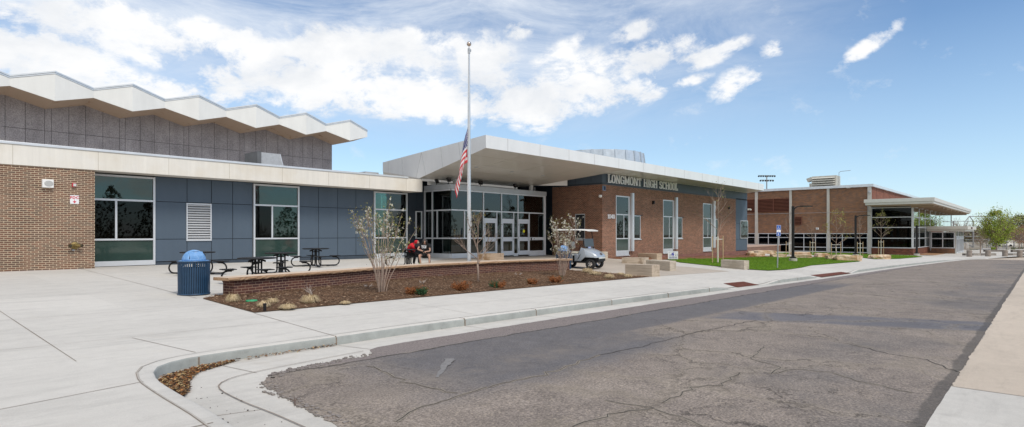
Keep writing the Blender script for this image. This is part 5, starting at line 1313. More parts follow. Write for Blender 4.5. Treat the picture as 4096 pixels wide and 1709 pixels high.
mb = MB(); vs = [flagpos(i/nu, k/nv) for i in range(nu+1) for k in range(nv+1)]; fs = []; ms = []
for i in range(nu):
    for k in range(nv):
        u, v = (i+.5)/nu, (k+.5)/nv; stripe = int(v*13)
        m_ = 2 if (u < .40 and v < 7/13) else (0 if stripe % 2 == 0 else 1)
        fs.append((i*(nv+1)+k, i*(nv+1)+k+1, (i+1)*(nv+1)+k+1, (i+1)*(nv+1)+k)); ms.append(m_)
mb.v = [tuple(p) for p in vs]; mb.f = fs; mb.m = ms
fo = mb.build('cloth', [t_red, t_wht, t_blu], FLG, smooth='all', fix=False); s_ = fo.modifiers.new('Solid','SOLIDIFY'); s_.thickness = .006
mb = MB()
for r_ in range(9):
    for c_ in range(6 if r_ % 2 == 0 else 5):
        u = .40*((c_+.5 if r_ % 2 == 0 else c_+1)/6); v = (7/13)*(r_+.7)/9.4
        p = flagpos(u, v); du = (flagpos(u+.01, v)-p).normalized(); dv_ = (flagpos(u, v+.01)-p).normalized(); n = du.cross(dv_).normalized()
        for sg in (1, -1):
            pts = [p+n*sg*.007+(du*math.cos(a_)+dv_*math.sin(a_))*(.036 if j % 2 == 0 else .015) for j, a_ in ((j, math.pi*j/5) for j in range(10))]
            mb.poly(pts)
mb.build('stars', t_wht, FLG, fix=False)
# ---- golf cart
GC = empty('golf_cart', (23.09,16.45,up(23.1,16.4)), math.atan2(-.987,.175), 'silver golf cart with a white roof and cream seats parked on the plaza', 'golf cart')
def sec(x, zb_, zt_, hw, crown=.08, n=7):
    pts = [(x,-hw,zb_)]+[(x, -hw+.02*0, zt_-crown-.05)]
    for i in range(n):
        t_ = math.pi*(1-i/(n-1)); pts.append((x, (hw-.03)*math.cos(t_), zt_-crown+crown*math.sin(t_)))
    return pts+[(x, hw, zt_-crown-.05), (x, hw, zb_)]
mb = MB(); mb.rings([sec(.34,.60,.98,.50),sec(.45,.56,.985,.55),sec(.62,.55,.95,.58),sec(.80,.545,.89,.585),sec(.98,.54,.80,.57),sec(1.10,.53,.71,.53),sec(1.17,.54,.62,.44,.03)])
mb.build('front_cowl', M['silver_paint'], GC, smooth=60)
for sy in (-1, 1):
    y0_, y1_ = sy*.585, sy*.54
    pf = [(.62,.60),(.52,.96),(.36,1.0),(.20,.66),(.02,.34),(.30,.34),(.40,.42)]
    mb = MB(); mb.hull2([(x, y0_, z) for x, z in pf], [(x, y1_, z) for x, z in pf]); mb.build('side_cowl', M['silver_paint'], GC, bevel=.01)
mb = MB(); pf = [(-1.0,.46),(-.98,.70),(.16,.70),(.22,.62),(.18,.32),(-.28,.32),(-.36,.46),(-.50,.54),(-.72,.54),(-.86,.46)]
mb.hull2([(x,-.59,z) for x, z in pf], [(x,.59,z) for x, z in pf]); mb.build('rear_body', M['silver_paint'], GC, bevel=.02)
mb = MB(); mb.box(-.5,.62,-.56,.56,.28,.345); mb.box(.35,1.10,-.42,.42,.30,.56); mb.box(-.95,-.2,-.4,.4,.3,.5); mb.box(1.05,1.17,-.40,.40,.36,.52); mb.build('chassis', M['black'], GC, bevel=.01)
mb = MB(); mb.box(.04,.55,-.595,-.585,.35,.37); mb.box(-.05,.03,-.60,-.58,.33,.62);
for sy in (-1,1): mb.box(-.05,.60,sy*.57-.03,sy*.57+.03,.30,.345)
mb.build('trim', M['black'], GC)
mb = MB(); mb.box(-.50,.16,-.56,.56,.705,.80); mb.build('seat', M['cream_vinyl'], GC, bevel=.04, seg=3)
for y in (-.29,.29):
    mb = MB(); mb.obox((-.52,y,1.10),(.045,0,.015),(0,.26,0),(-.03,0,.16)); mb.build('seat_back', M['cream_vinyl'], GC, bevel=.045, seg=3)
mb = MB()
for i in range(1): mb.rings([[(x,-hw_,z),(x,-hw_+.02,z+.045),(x,-.2,z+.06),(x,.2,z+.06),(x,hw_-.02,z+.045),(x,hw_,z)] for x, hw_, z in ((-1.10,.52,1.815),(-1.02,.60,1.80),(-.5,.61,1.81),(.2,.61,1.81),(.55,.60,1.795),(.74,.54,1.76))])
mb.build('roof', pbr('cart_roof_white', (.80,.79,.76), .4, 0, .03), GC, smooth=50)
for sx, sy, x1 in ((.50,-1,.40),(.50,1,.40),(-.80,-1,-.82),(-.80,1,-.82)):
    mb = MB(); mb.tube([(sx,sy*.53,.62 if sx > 0 else .66),(sx,sy*.54,.98),(x1,sy*.53,1.82)], .022, 8); mb.build('roof_strut', M['black'], GC, smooth=True)
mb = MB(); mb.tube([(.50,-.535,.98),(.20,-.60,.45)], .016, 6); mb.build('grab_bar', M['black'], GC)
mb = MB(); mb.obox((.505,0,1.22),(.006,0,0),(0,.52,0),(-.02,0,.19)); mb.build('windscreen', pbr('smoked_screen', (.05,.06,.07), .35, 0, .04), GC)
mb = MB(); mb.tube([(.2,-.25,.95),(.45,-.25,.75)], .015, 6); mb.tube([(.20+.10*math.cos(a_)*.4,-.25+.17*math.sin(a_),.98+.17*math.cos(a_)*.85) for a_ in [i*math.pi/8 for i in range(17)]], .014, 6, cap=False); mb.build('steering_wheel', M['black'], GC)
mb = MB(); mb.box(1.12,1.19,-.36,.36,.475,.555); mb.build('headlight_bar', M['lens'], GC, bevel=.015)
mb = MB(); mb.obox((1.13,0,.70),(.004,0,.003),(0,.09,0),(.035,0,-.045)); mb.build('badge', pbr('badge_bronze', (.15,.11,.08), .4, .4), GC)
mb = MB(); mb.obox((.53,.0,1.0),(.004,0,.004),(0,.15,0),(-.01,0,.025)); mb.build('sticker', pbr('pale_blue_sticker', (.35,.42,.66), .5), GC)
mb = MB(); mb.ball((-.40,-.2,1.02),.10,8,sc=(.7,1,1.1)); mb.ball((-.62,.25,1.22),.12,8,sc=(.7,1,1)); mb.ball((.36,.1,1.12),.12,8,sc=(.8,1,1.2)); mb.build('jacket', M['black'], GC, smooth=True)
for x, y in ((.80,-.46),(.80,.46),(-.62,-.46),(-.62,.46)):
    sg = 1 if y > 0 else -1; tr = MB(); pr = [(.125,-.10),(.20,-.105),(.228,-.08),(.235,0),(.228,.08),(.20,.105),(.125,.10)]
    vs, fs = [], []; n = 28
    for r_, d in pr:
        for k in range(n): a_ = 2*math.pi*k/n; vs.append((x+r_*math.cos(a_), y+d, .235+r_*math.sin(a_)))
    for i in range(len(pr)):
        j = (i+1)%len(pr)
        for k in range(n): k2 = (k+1)%n; fs.append((i*n+k, i*n+k2, j*n+k2, j*n+k))
    w_ = MB().add(vs, fs).build('tyre', M['rubber'], GC, smooth=True)
    rm = MB(); ob = y+sg*.07
    vs, fs = [], []
    for r_, d in ((.128,0.03),(.128,-.06),(.112,-.065),(.10,-.02)):
        for k in range(n): a_ = 2*math.pi*k/n; vs.append((x+r_*math.cos(a_), ob+sg*d, .235+r_*math.sin(a_)))
    for i in range(3):
        for k in range(n): k2 = (k+1)%n; fs.append((i*n+k, i*n+k2, (i+1)*n+k2, (i+1)*n+k))
    rm.add(vs, fs)
    for k in range(5):
        a_ = 2*math.pi*k/5+.3; rm.bar((x, ob+sg*.005, .235), (x+.105*math.cos(a_), ob+sg*.0, .235+.105*math.sin(a_)), .035, .02)
    rm.ball((x, ob+sg*.01, .235), .03, 6, sc=(1,.6,1)); rm.build('wheel_rim', M['chrome'], w_)
# ---- sawn stone benches
def block(Lp, Mp, Rp, ytop, mat, lab, rot=None):
    Lw, Mw, Rw = G(*Lp), G(*Mp), G(*Rp); a, b = ray(Mp[0]); Z = Mw.x/a; h = (Mp[1]-ytop)*Z/FL
    F4 = Lw+Rw-Mw; z0 = min(p.z for p in (Lw,Mw,Rw))-.05; zt_ = Mw.z+h
    mb = MB(); mb.hull2([(p.x,p.y,z0) for p in (Mw,Rw,F4,Lw)], [(p.x,p.y,zt_) for p in (Mw,Rw,F4,Lw)]); o = mb.build('stone_bench', mat, bevel=.012)
    return tag(o, lab, 'stone bench', 'sawn limestone block benches')
block((2500.1,1098.7),(2608.3,1108),(2639.4,1106.4),1061,M['limestone'],'sawn stone block at the end of the mulch bed, nearest the sidewalk')
block((2584,1074),(2679.8,1085.4),(2705,1082.7),1046.3,M['limestone_pale'],'grey banded stone block just behind and right of the nearest one')
block((2486.5,1053.7),(2570.6,1057.5),(2595,1055.5),1032,M['limestone'],'stone block between the golf cart and the stained brown block')
block((2551.5,1036),(2628,1041.5),(2648.4,1040.6),1016,M['limestone_wet'],'brown water-stained stone block closest to the brick wall')
block((2883.4,1070.3),(2977.2,1079.4),(2996.6,1078.7),1043.6,M['limestone_pale'],'long pale stone block standing at the corner of the lawn')
block((2385,1033.0),(2408,1036.5),(2431.4,1036.0),1008,M['limestone_pale'],'stone block half hidden behind the front of the golf cart')
block((1914,1040.5),(1979,1042.5),(2015.8,1041.0),1014.5,M['limestone_wet'],'tan stone block in front of the entrance doors')
# ---- rough boulders
def boulder(px, pyb, wpx, hpx, seed, lab, depth=.6, fz=upz):
    p = G(px, pyb, fz); a, b = ray(px); Z = p.x/a; w, h = wpx*Z/FL, hpx*Z/FL
    bm = bmesh.new(); bmesh.ops.create_cube(bm, size=1); bmesh.ops.subdivide_edges(bm, edges=bm.edges, cuts=5, use_grid_fill=True)
    r_ = random.Random(seed); off = Vector((r_.uniform(0,50),r_.uniform(0,50),r_.uniform(0,50)))
    from mathutils import noise as mn
    for v in bm.verts:
        q = v.co.copy(); k = 1-.10*(abs(q.x)*2)**4*(abs(q.z+.0)*2)**2; q.x *= k*(1+.05*mn.noise(q*2+off)*2); q.z *= 1
        n = Vector((mn.noise(q*3+off), mn.noise(q*3+off*1.7), mn.noise(q*3.3-off)))*.10; q += n
        if v.co.z > .45: q.z += .07*mn.noise(Vector((q.x*2,q.y*2,seed)))-.06*abs(q.x)
        v.co = q
    R0 = Matrix(((SN,CS,0),(-CS,SN,0),(0,0,1)))
    for v in bm.verts: v.co = R0 @ Vector((v.co.x*w, v.co.y*max(w*depth,.5), (v.co.z+.44)*h))
    me = bpy.data.meshes.new('boulder'); bm.to_mesh(me); bm.free(); me.materials.append(M['boulder'])
    o = bpy.data.objects.new('boulder', me); C.objects.link(o); c = p-VF*max(w*depth,.5)*.45; o.location = (c.x, c.y, p.z-.03)
    bv = o.modifiers.new('Bevel','BEVEL'); bv.width = .02; bv.segments = 2; bv.angle_limit = R(28); bv.limit_method = 'ANGLE'
    return tag(o, lab, 'boulder', 'rough sandstone boulders round the lawn')
boulder(3028,1027.5,64,17.5,1,'broad rough boulder touching the right corner of the brick wing')
boulder(3070,1016,74,15,2,'flat topped boulder with a brown face, behind the parking sign')
boulder(3018,1011,44,8,3,'small low boulder farthest back beside the brick wing')
boulder(3120,1030.7,56,16,4,'dark faced boulder just right of the parking sign')
boulder(3210,1022,70,15,5,'long tan boulder behind the nearer lamp post')
boulder(3214,1032.9,66,16,6,'jagged grey tan boulder immediately right of the nearer lamp post')
boulder(3294,1029.7,50,18,7,'orange faced boulder between the third and fourth staked trees')
boulder(3335,1038,46,20,8,'rough boulder at the left end of the long sandstone slab')
boulder(3399,1044,106,26,9,'very long sandstone slab lying along the edge of the lawn', .3)
boulder(3528,1037,71,20,10,'pale boulder lying in front of the dark lobby glass', .5)
# ---- lamp posts
def lamp(lab):
    r = empty('lamp_post'); mb = MB(); mb.box(-.085,.085,-.085,.085,.30,5.5); mb.build('pole', M['black'], r, bevel=.008)
    mb = MB(); mb.box(-.17,.17,-.17,.17,.30,.46); mb.build('base_cover', M['black'], r, bevel=.02)
    mb = MB(); mb.lathe([(.30,-.3),(.30,.29),(.28,.305),(.001,.305)], n=28); mb.build('footing', M['footing'], r, smooth=True)
    mb = MB(); mb.tube([(.04,0,5.05),(.12,0,5.28),(.26,0,5.42),(.42,0,5.48),(.58,0,5.50)], [.06,.058,.055,.05,.05], 8)
    mb.build('arm', M['black'], r); mb = MB(); mb.rings([[(x,-h_,z),(x,h_,z),(x,h_,z+t_),(x,-h_,z+t_)] for x, h_, z, t_ in ((.5,.07,5.44,.11),(.65,.16,5.43,.12),(1.25,.17,5.43,.11),(1.42,.11,5.45,.06))])
    hd = mb.build('lamp_head', M['black'], r, bevel=.01); MB().box(.75,1.3,-.12,.12,5.420,5.428).build('lens', M['lens'], hd)
    return tag(r, lab, 'lamp post', 'black street lamps along the sidewalk')
L0 = lamp('black lamp post on a round concrete footing on the near lawn')
for i, (px, py, yt, lab) in enumerate(((3172,1046,825,None),(3422.4,1027,862,'black lamp post rising behind the long slab, before the gym piers'),(3667,1021.5,902,'black lamp post at the corner of the glazed lobby'))):
    p = G(px, py); o = L0 if i == 0 else copy_tree(L0); Z = p.x/ray(px)[0]; h = (py-yt)*Z/FL
    o.location = p; o.rotation_euler.z = R(-56 if i < 2 else -50); o.scale = (1,1,h/5.5)
    if lab: o['label'] = lab
# ---- accessible parking sign
p = G(3109.5,1073.6); Z = p.x/ray(3109.5)[0]; k = Z/FL; H_ = (1073.6-901.5)*k
PS = empty('parking_sign', p, math.atan2(VF.y, VF.x)+R(90)+R(22), 'leaning blue and white accessible parking sign on a thin steel post', 'parking sign')
lean = 5.5*k/H_; PS.rotation_euler.y = lean
mb = MB(); mb.box(-.03,.03,-.02,.02,-.2,H_); mb.build('post', M['steel'], PS)
MB().box(-.16,.16,-.03,-.022,H_-.62,H_+.01).build('sign_panel', M['sign_blue'], PS, bevel=.003)
mb = MB(); mb.box(-.155,.155,-.034,-.0305,H_-.40,H_-.27); mb.build('white_band', M['sign_white'], PS)
mb = MB()
for (u0,u1,z0,z1) in ((-.155,.155,H_-.005,H_+.005),(-.155,-.147,H_-.61,H_+.0),(.147,.155,H_-.61,H_+.0),(-.155,.155,H_-.615,H_-.605)): mb.box(u0,u1,-.0345,-.0305,z0,z1)
c0 = H_-.16
mb.lathe([(.02,0),(.02,.001)],(0,0,0),12); 
mb.tube([(-.02,-.036,c0+.07),(-.015,-.036,c0-.01),(.04,-.036,c0-.015),(.06,-.036,c0-.08)], .010, 5); mb.tube([(.07*math.cos(a_)-.01,-.036,c0-.04+.06*math.sin(a_)) for a_ in [R(130)+i*R(26) for i in range(9)]], .008, 5)
mb.ball((-.02,-.036,c0+.10),.018,6); mb.bar((-.03,-.036,H_-.46),(-.03,-.036,H_-.56),.05,.004); mb.bar((0,-.036,H_-.52),(.06,-.036,H_-.52),.03,.004)
mb.build('wheelchair_symbol', M['sign_white'], PS)
o = text_mesh('VAN', .05, M['sign_blue'], .002, 'sign_lettering', PS, (-.07,-.037,H_-.36))
# ---- yard sign
p = G(2692,1040.5); Z = p.x/ray(2692)[0]; k = Z/FL
YS = empty('yard_sign', p, math.atan2(VF.y, VF.x)+R(90)+R(8), 'small white yard sign reading 2021 SENIOR with a blue helmet emblem', 'yard sign')
W_, Hh = 42.3*k, 32*k; z0 = .06
MB().box(-W_/2,W_/2,-.006,.006,z0,z0+Hh).build('sign_panel', M['sign_white'], YS)
mb = MB(); mb.tube([(-.15,.012,-.2),(-.15,.012,z0+.3)],.005,5); mb.tube([(.15,.012,-.2),(.15,.012,z0+.3)],.005,5); mb.build('wire_stake', M['steel'], YS)
def ytext(s, size, x, z, mat, w=None, bold=0):
    o = text_mesh(s, size, mat, .002, 'sign_lettering', YS, (0,0,0), (R(90),0,0), 1, bold)
    xs_ = [v.co.x for v in o.data.vertices]; ww = max(xs_)-min(xs_); o.data.transform(Matrix.Translation((-(max(xs_)+min(xs_))/2,0,0))); 
    if w: o.data.transform(Matrix.Scale(w/ww, 4, Vector((1,0,0))))
    o.location = (x, -.0085, z); return o
ytext('PROUD HOME OF A', .06, 0, z0+Hh*.855, M['navy_ink'], W_*.84, 0); ytext('20', .22, -W_*.27, z0+Hh*.40, M['grey_ink'], W_*.26, .006); ytext('21', .22, W_*.31, z0+Hh*.40, M['grey_ink'], W_*.26, .006)
ytext('THE', .04, -W_*.36, z0+Hh*.76, M['navy_ink'], W_*.10); ytext('SENIOR', .13, 0, z0+Hh*.15, M['navy_ink'], W_*.80, .002); ytext('LONGMONT HIGH SCHOOL', .05, 0, z0+Hh*.045, M['navy_ink'], W_*.84)
cr = []
cx0, cz0 = -.01, z0+Hh*.56; s_ = Hh*.25
out = [(-.35,.9),(.1,1.08),(.55,.95),(.6,.72),(.2,.80),(-.25,.55),(-.5,.05),(-.6,-.55),(-.85,-.45),(-.8,.1),(-.65,.6)]
mb = MB(); mb.poly([(cx0+x_*s_, -.0085, cz0+y_*s_) for x_, y_ in out])
out = [(-.35,.35),(.0,.62),(.4,.62),(.6,.35),(.55,.1),(.75,-.25),(.45,-.25),(.3,-.1),(.35,-.55),(.5,-.9),(.25,-.8),(.05,-.35),(-.05,-1.1),(-.25,-.95),(-.15,-.4),(-.4,-.1)]
mb.poly([(cx0+x_*s_, -.0087, cz0+y_*s_) for x_, y_ in out]); mb.build('helmet_emblem', pbr('emblem_blue',(.015,.02,.36),.5), YS, fix=False)
# ---- things on the brick wall at the left
YB = 25.8
def wallbox(name, px0, px1, py0, py1, d, mat, lab, cat, Y=YB, bevel=.01, root=None):
    x0, x1 = onY(px0, Y), onY(px1, Y); z1, z0 = zY((px0+px1)/2, py0, Y), zY((px0+px1)/2, py1, Y)
    o = MB().box(x0, x1, Y-d, Y-.001, z0, z1).build(name, mat, bevel=bevel)
    return tag(o, lab, cat), (x0+x1)/2, (z0+z1)/2, x1-x0, z1-z0
o, cx1, cz1, w1_, h1_ = wallbox('wall_speaker', 166, 212, 719, 752, .14, M['white'], 'white box loudspeaker mounted on the left brick wall', 'loudspeaker')
g_ = MB(); g_.lathe([(.125,0),(.125,.006)], (0,0,0), 28, 1, .8); gg = g_.build('grille', pbr('speaker_grille',(.45,.45,.44),.6), o); gg.rotation_euler = (R(90),0,0); gg.location = (cx1+.02, YB-.14, cz1)
o, cx1, cz1, w1_, h1_ = wallbox('fire_alarm', 287, 303, 733, 749, .07, M['red_paint'], 'small red fire alarm strobe on the left brick wall', 'fire alarm')
MB().box(cx1-.03, cx1+.06, YB-.10, YB-.07, cz1-.05, cz1+.05).build('strobe', M['lens'], o, bevel=.01)
o, cx1, cz1, w1_, h1_ = wallbox('fire_sign', 280, 315.5, 781.5, 816, .012, M['sign_white'], 'white and red FDC sign with a down arrow on the brick wall', 'sign', bevel=0)
t_ = text_mesh('FDC', .125, M['sign_red'], .003, 'sign_lettering', None, (0,0,0), (R(90),0,0), 1, .005, 'CENTER', 1.15); t_.parent = o; t_.location = (cx1, YB-.015, cz1+.03)
mb = MB(); mb.box(cx1-.008,cx1+.008,YB-.016,YB-.0125,cz1-.10,cz1); mb.add([(cx1-.055,YB-.015,cz1-.06),(cx1+.055,YB-.015,cz1-.06),(cx1,YB-.015,cz1-.14)],[(0,1,2)]); mb.build('arrow', M['sign_red'], o, fix=False)
mb = MB()
for dx in (-.14,.14):
    for dz in (-.13,.13): mb.box(cx1+dx-.006,cx1+dx+.006,YB-.015,YB-.012,cz1+dz-.006,cz1+dz+.006)
mb.build('screw', M['joint'], o)
x0 = onY(299,YB); z0 = zY(299,983,YB)
FD = empty('fire_hose_inlet', (x0,YB,z0), label='brass twin fire hose inlet low on the brick wall', cat='fire inlet')
mb = MB(); mb.lathe([(.13,0),(.13,.03),(.07,.05),(.06,.08)], n=28); o = mb.build('wall_plate', M['brass'], FD, smooth=True); o.rotation_euler = (R(90),0,0)
for s in (-1,1):
    mb = MB(); mb.tube([(0,-.05,0),(s*.10,-.13,-.0),(s*.15,-.16,0)], [.045,.05,.05], 14); mb.build('inlet', M['brass'], FD, smooth=True); mb = MB(); mb.tube([(s*.15,-.16,0),(s*.19,-.185,0)], .058, 14); mb.build('cap', pbr('dark_brass%d'%s,(.08,.065,.04),.5,.5), FD, smooth=True)
o, *_ = wallbox('hose_bibb', 286, 297, 999, 1003, .08, M['steel'], 'small steel tap below the brass hose inlet', 'tap', bevel=.004)
# balloon behind the window
x0 = onY(411,27.08); z0 = zY(411,885,27.08)
BL_ = empty('balloon', (x0,27.08,z0), label='round foil balloon with coloured lettering floating behind the window', cat='balloon')
mb = MB(); mb.ball((0,0,0), .175, 14, sc=(1,.32,1)); mb.build('foil', pbr('foil_pale_green',(.42,.55,.48),.25,.3), BL_, smooth='all')
for s, z, c in (('BEST',.06,(.10,.25,.55)),('TEACHER',.0,(.55,.08,.15)),('EVER!',-.07,(.45,.25,.05))):
    o = text_mesh(s, .06, pbr('ink_'+s.lower().strip('!'), c, .5), .002, 'lettering', BL_, (0,-.060,z-.02), (R(90),0,0), 1, .002, 'CENTER')
mb = MB(); mb.tube([(0,0,-.17),(.01,.0,-.5),(-.01,0,-1.1)], .003, 4); mb.build('ribbon', M['white'], BL_)
# ---- fittings on the office wing
def cam_(lab, root_loc, rz):
    r = empty('security_camera', root_loc, rz, lab, 'security camera')
    MB().box(-.10,.10,-.14,0,-.07,.09).build('mount', M['white'], r, bevel=.01)
    mb = MB(); mb.lathe([(.10,0),(.11,-.03),(.09,-.08),(.04,-.12),(.001,-.125)], (.0,-.28,.02), 18); mb.build('dome', M['white'], r, smooth=True)
    mb = MB(); mb.obox((0,-.20,.05),(.06,0,0),(0,.12,0),(0,0,.025)); mb.build('bracket', M['white'], r, bevel=.008); return r
c1 = cam_('white dome security camera on the brick corner above the golf cart', (XO-.02, YO+.12, zX(2400,786,XO)), R(-60))
mb = MB(); mb.tube([(-.02,-.02,-.05),(-.10,.35,-.14),(-.06,.85,-.14)],.012,5); mb.tube([(-.06,.85,-.14),(.0,1.02,-.14)],.03,6); mb.build('cable', M['steel'], c1)
c2 = copy_tree(c1); c2.location = (XE+.02, YO+.0, zY(2995,839,YO)); c2.rotation_euler.z = R(25); c2['label'] = 'white dome security camera at the far right corner of the blue panels'
for px, py0, py1, lab in ((2610,804,817,'small black wall light on the brick between the first two tall windows'),(2913,827,838,'small black wall light right of the last tall window')):
    x, z1, z0 = onY(px,YO), zY(px,py0,YO), zY(px,py1,YO)
    r = empty('wall_light', (x,YO,z0), label=lab, cat='wall light', group='black wall lights on the brick front')
    MB().box(-.07,.07,-.16,-.001,0,z1-z0).build('housing', M['black'], r, bevel=.01); MB().box(-.05,.05,-.14,-.03,-.006,-.001).build('lens', M['lens'], r)
o, cx1, cz1, w_, h_ = wallbox('wall_speaker', 2409, 2419.5, 744, 762.5, .08, pbr('blue_grey_case',(.20,.30,.46),.5), 'blue cased loudspeaker high on the brick corner under the lettering', 'loudspeaker', Y=YO)
MB().box(cx1-w_*.36, cx1+w_*.36, YO-.085, YO-.081, cz1-h_*.4, cz1+h_*.4).build('grille', pbr('navy_grille',(.015,.03,.07),.6), o)
# flood lights on the entrance header
for px, py, rz, lab in ((1746,742,30,'black floodlight at the left end of the entrance header'),(1794,727,10,'black floodlight on its yoke, left of the flag'),(1922,735,-20,'black floodlight tilted on the header just right of the flagpole'),(2060,752,0,'black floodlight above the right-hand doors')):
    Y_ = 24.75 if px > 1760 else 25.9; x = onY(px, Y_); z = 2.77
    r = empty('floodlight', (x,Y_,z), R(rz), lab, 'floodlight', 'black floodlights on the entrance header')
    mb = MB(); mb.box(-.09,.09,-.04,.04,0,.02); mb.bar((0,0,0),(0,0,.18),.03); mb.build('yoke', M['black'], r)
    mb = MB(); mb.obox((0,-.02,.25),(.13,0,0),(0,.06,-.03),(0,.05,.10)); mb.build('lamp_housing', M['black'], r, bevel=.01); mb = MB(); mb.obox((0,-.086,.285),(.11,0,0),(0,.002,0),(0,.04,.08)); mb.build('lens', pbr('dark_lens%d'%px,(.03,.03,.035),.1), r)
# ---- gym wall fittings
zq = lambda px, py: zX(px, py, XG)
for nm, px0, px1, py0, py1, mat, lab, cat in (('floodlight',3387,3402.5,743.5,753.5,M['sign_white'],'white rectangular floodlight under the gym roof edge','floodlight'),('wall_speaker',3265.5,3276,911,919,M['sign_white'],'small white square loudspeaker on the gym wall','loudspeaker'),('junction_box',3476,3485,765,772,M['alum_dark'],'small grey box on the gym corner pier','junction box')):
    y0, y1 = onX(px1,XG), onX(px0,XG); o = MB().box(XG-.5 if nm == 'junction_box' else XG-.25, XG-.23 if nm == 'junction_box' else XG-.01, y0, y1, zq(px0,py1), zq(px0,py0)).build(nm, mat, bevel=.02); tag(o, lab, cat)
    if nm != 'junction_box': MB().box(XG-.26, XG-.251, lerp(y0,y1,.25), lerp(y0,y1,.75), lerp(zq(px0,py1),zq(px0,py0),.2), lerp(zq(px0,py1),zq(px0,py0),.8)).build('lens', M['lens'] if nm == 'floodlight' else M['alum_dark'], o)
# ---- stadium lights far behind
a, b = ray(3067); Z = 170; SL = empty('stadium_light', (a*Z,b*Z,-3), label='tall mast with two rows of stadium lights beyond the gym', cat='stadium light')
zt_ = (HY-697)*Z/FL; mb = MB(); mb.lathe([(.26,0),(.15,zt_+2.6)], n=12); mb.build('mast', M['steel'], SL, smooth=True)
for dz, n, w_ in ((2.9,8,2.3),(1.6,6,1.8)):
    z = zt_+3-3.3+dz; mb = MB(); mb.bar(VR*-w_+UZ*z, VR*w_+UZ*z, .14); mb.build('cross_arm', M['steel'], SL)
    for i in range(n):
        q = lerp(-w_, w_, i/(n-1)); mb = MB(); c = VR*q+UZ*(z-.2); mb.obox(c, VR*.20, VF*.15+UZ*.05, UZ*.17); mb.build('lamp_head', M['black'], SL)
# ---- bollards and benches on the far forecourt
def boll():
    r = empty('bollard'); agg = pbr('exposed_pebble', (.26,.22,.19), .9, 0, .2, 6, .6, 20)
    mb = MB(); mb.lathe([(.25,-.05),(.265,.05),(.265,.62),(.24,.65)], n=24); mb.build('shaft', agg, r, smooth=True)
    mb = MB(); mb.lathe([(.235,.64),(.275,.66),(.275,.80),(.24,.87),(.001,.88)], n=24); mb.build('head', agg, r, smooth=True); return r
b0 = boll()
for i, (px, lab) in enumerate(((3877.5,'leftmost of the four pebble bollards at the end of the road'),(3952,'second bollard from the left at the end of the road'),(4020,'third bollard from the left at the end of the road'),(4079,'rightmost pebble bollard at the end of the road'))):
    o = b0 if i == 0 else copy_tree(b0); p = G(px, 1031, low); o.location = p; tag(o, lab, 'bollard', 'round pebble concrete bollards at the end of the road')
def seatw(px0, px1, pyb, h, mats, lab, dz=0):
    A, B_ = G(px0, pyb, low), G(px1, pyb, low); d = (B_-A); n = Vector((d.y,-d.x,0)).normalized()*-.42
    if n.dot(VF) > 0: n = -n
    r = empty('concrete_bench', A, label=lab, cat='concrete bench')
    k = len(mats)
    for i, mt in enumerate(mats):
        a_, b_2 = d*(i/k+.002), d*((i+1)/k-.002)
        mb = MB(); mb.hull2([(q.x,q.y,-.05) for q in (a_,b_2,b_2+n,a_+n)], [(q.x,q.y,h) for q in (a_,b_2,b_2+n,a_+n)]); mb.build('segment', mt, r, bevel=.015)
    return r
cg, cl = concrete('bench_grey', (.20,.18,.165), .2), concrete('bench_light', (.34,.31,.28), .25, stain=(.10,.09,.08), samt=.9)
seatw(3861,3986,1027.5,.40,[cg,cl,cg,cl],'low four part concrete bench behind the two left bollards')
seatw(4022,4110,1027,.40,[cg,cl,cg],'low concrete bench behind the two right bollards')
seatw(3941,4030,1011,.45,[cg,cg],'dark concrete planter edge under the green tree'); seatw(4051,4110,1013,.5,[cg,cg],'dark concrete planter edge at the right end of the forecourt')
# ---- backstop, fences, low white building, car
def pipe(root, name, segs, r_=.06): 
    mb = MB()
    for a_, b_2 in segs: mb.tube([a_, b_2], r_, 6)
    return mb.build(name, M['steel'], root)
a, b = ray(3893); Z = 128; o0 = Vector((a*Z,b*Z,-3.2)); kx = lambda px, py: VR*((px-3893)*Z/FL)+UZ*((HY-py)*Z/FL+3.2)
BS = empty('backstop', o0, label='tall galvanised pipe backstop frame beyond the gym entry', cat='backstop')
pipe(BS, 'frame_post', [(kx(3893,1000),kx(3893,884)),(kx(3955,1000),kx(3955,886)),(kx(3814,1000),kx(3814,884))], .14)
pipe(BS, 'top_rail', [(kx(3810,885.5),kx(4010,885.5)),(kx(3860,946),kx(3955,946)),(kx(3860,960),kx(3980,960)),(kx(3860,969),kx(3980,969)),(kx(3860,981),kx(3980,981))], .06)
pipe(BS, 'brace', [(kx(3862,885),kx(3878,865)),(kx(3878,865),kx(3893,885)),(kx(3878,866),kx(3955,866)),(kx(3937,866),kx(3952,880)),(kx(3893,960)-VF*4,kx(3893,990))], .09)
a, b = ray(4000); Z = 120; o0 = Vector((a*Z,b*Z,-3.2)); kx = lambda px, py, zz_=0: VR*((px-4000)*Z/FL)+UZ*((HY-py)*Z/FL+3.2)-VF*zz_
FN = empty('chain_fence', o0, label='chain link fence with grey posts running behind the green tree', cat='fence')
for px in (3930,3947,3962,3978,3994,4012,4018,4024,4028,4056,4086,4120): pipe(FN, 'post', [(kx(px,1001),kx(px,965))], .07 if px != 4056 else .11)
pipe(FN, 'rail', [(kx(3925,967),kx(4130,967)),(kx(3925,994),kx(4030,994))], .04)
a, b = ray(4075); Z = 150; o0 = Vector((a*Z,b*Z,-3.3)); kz = lambda px, py: VR*((px-4075)*Z/FL)+UZ*((HY-py)*Z/FL+3.3)
WB = empty('low_building', o0, label='low white walled building beyond the fence at the right edge', cat='building')
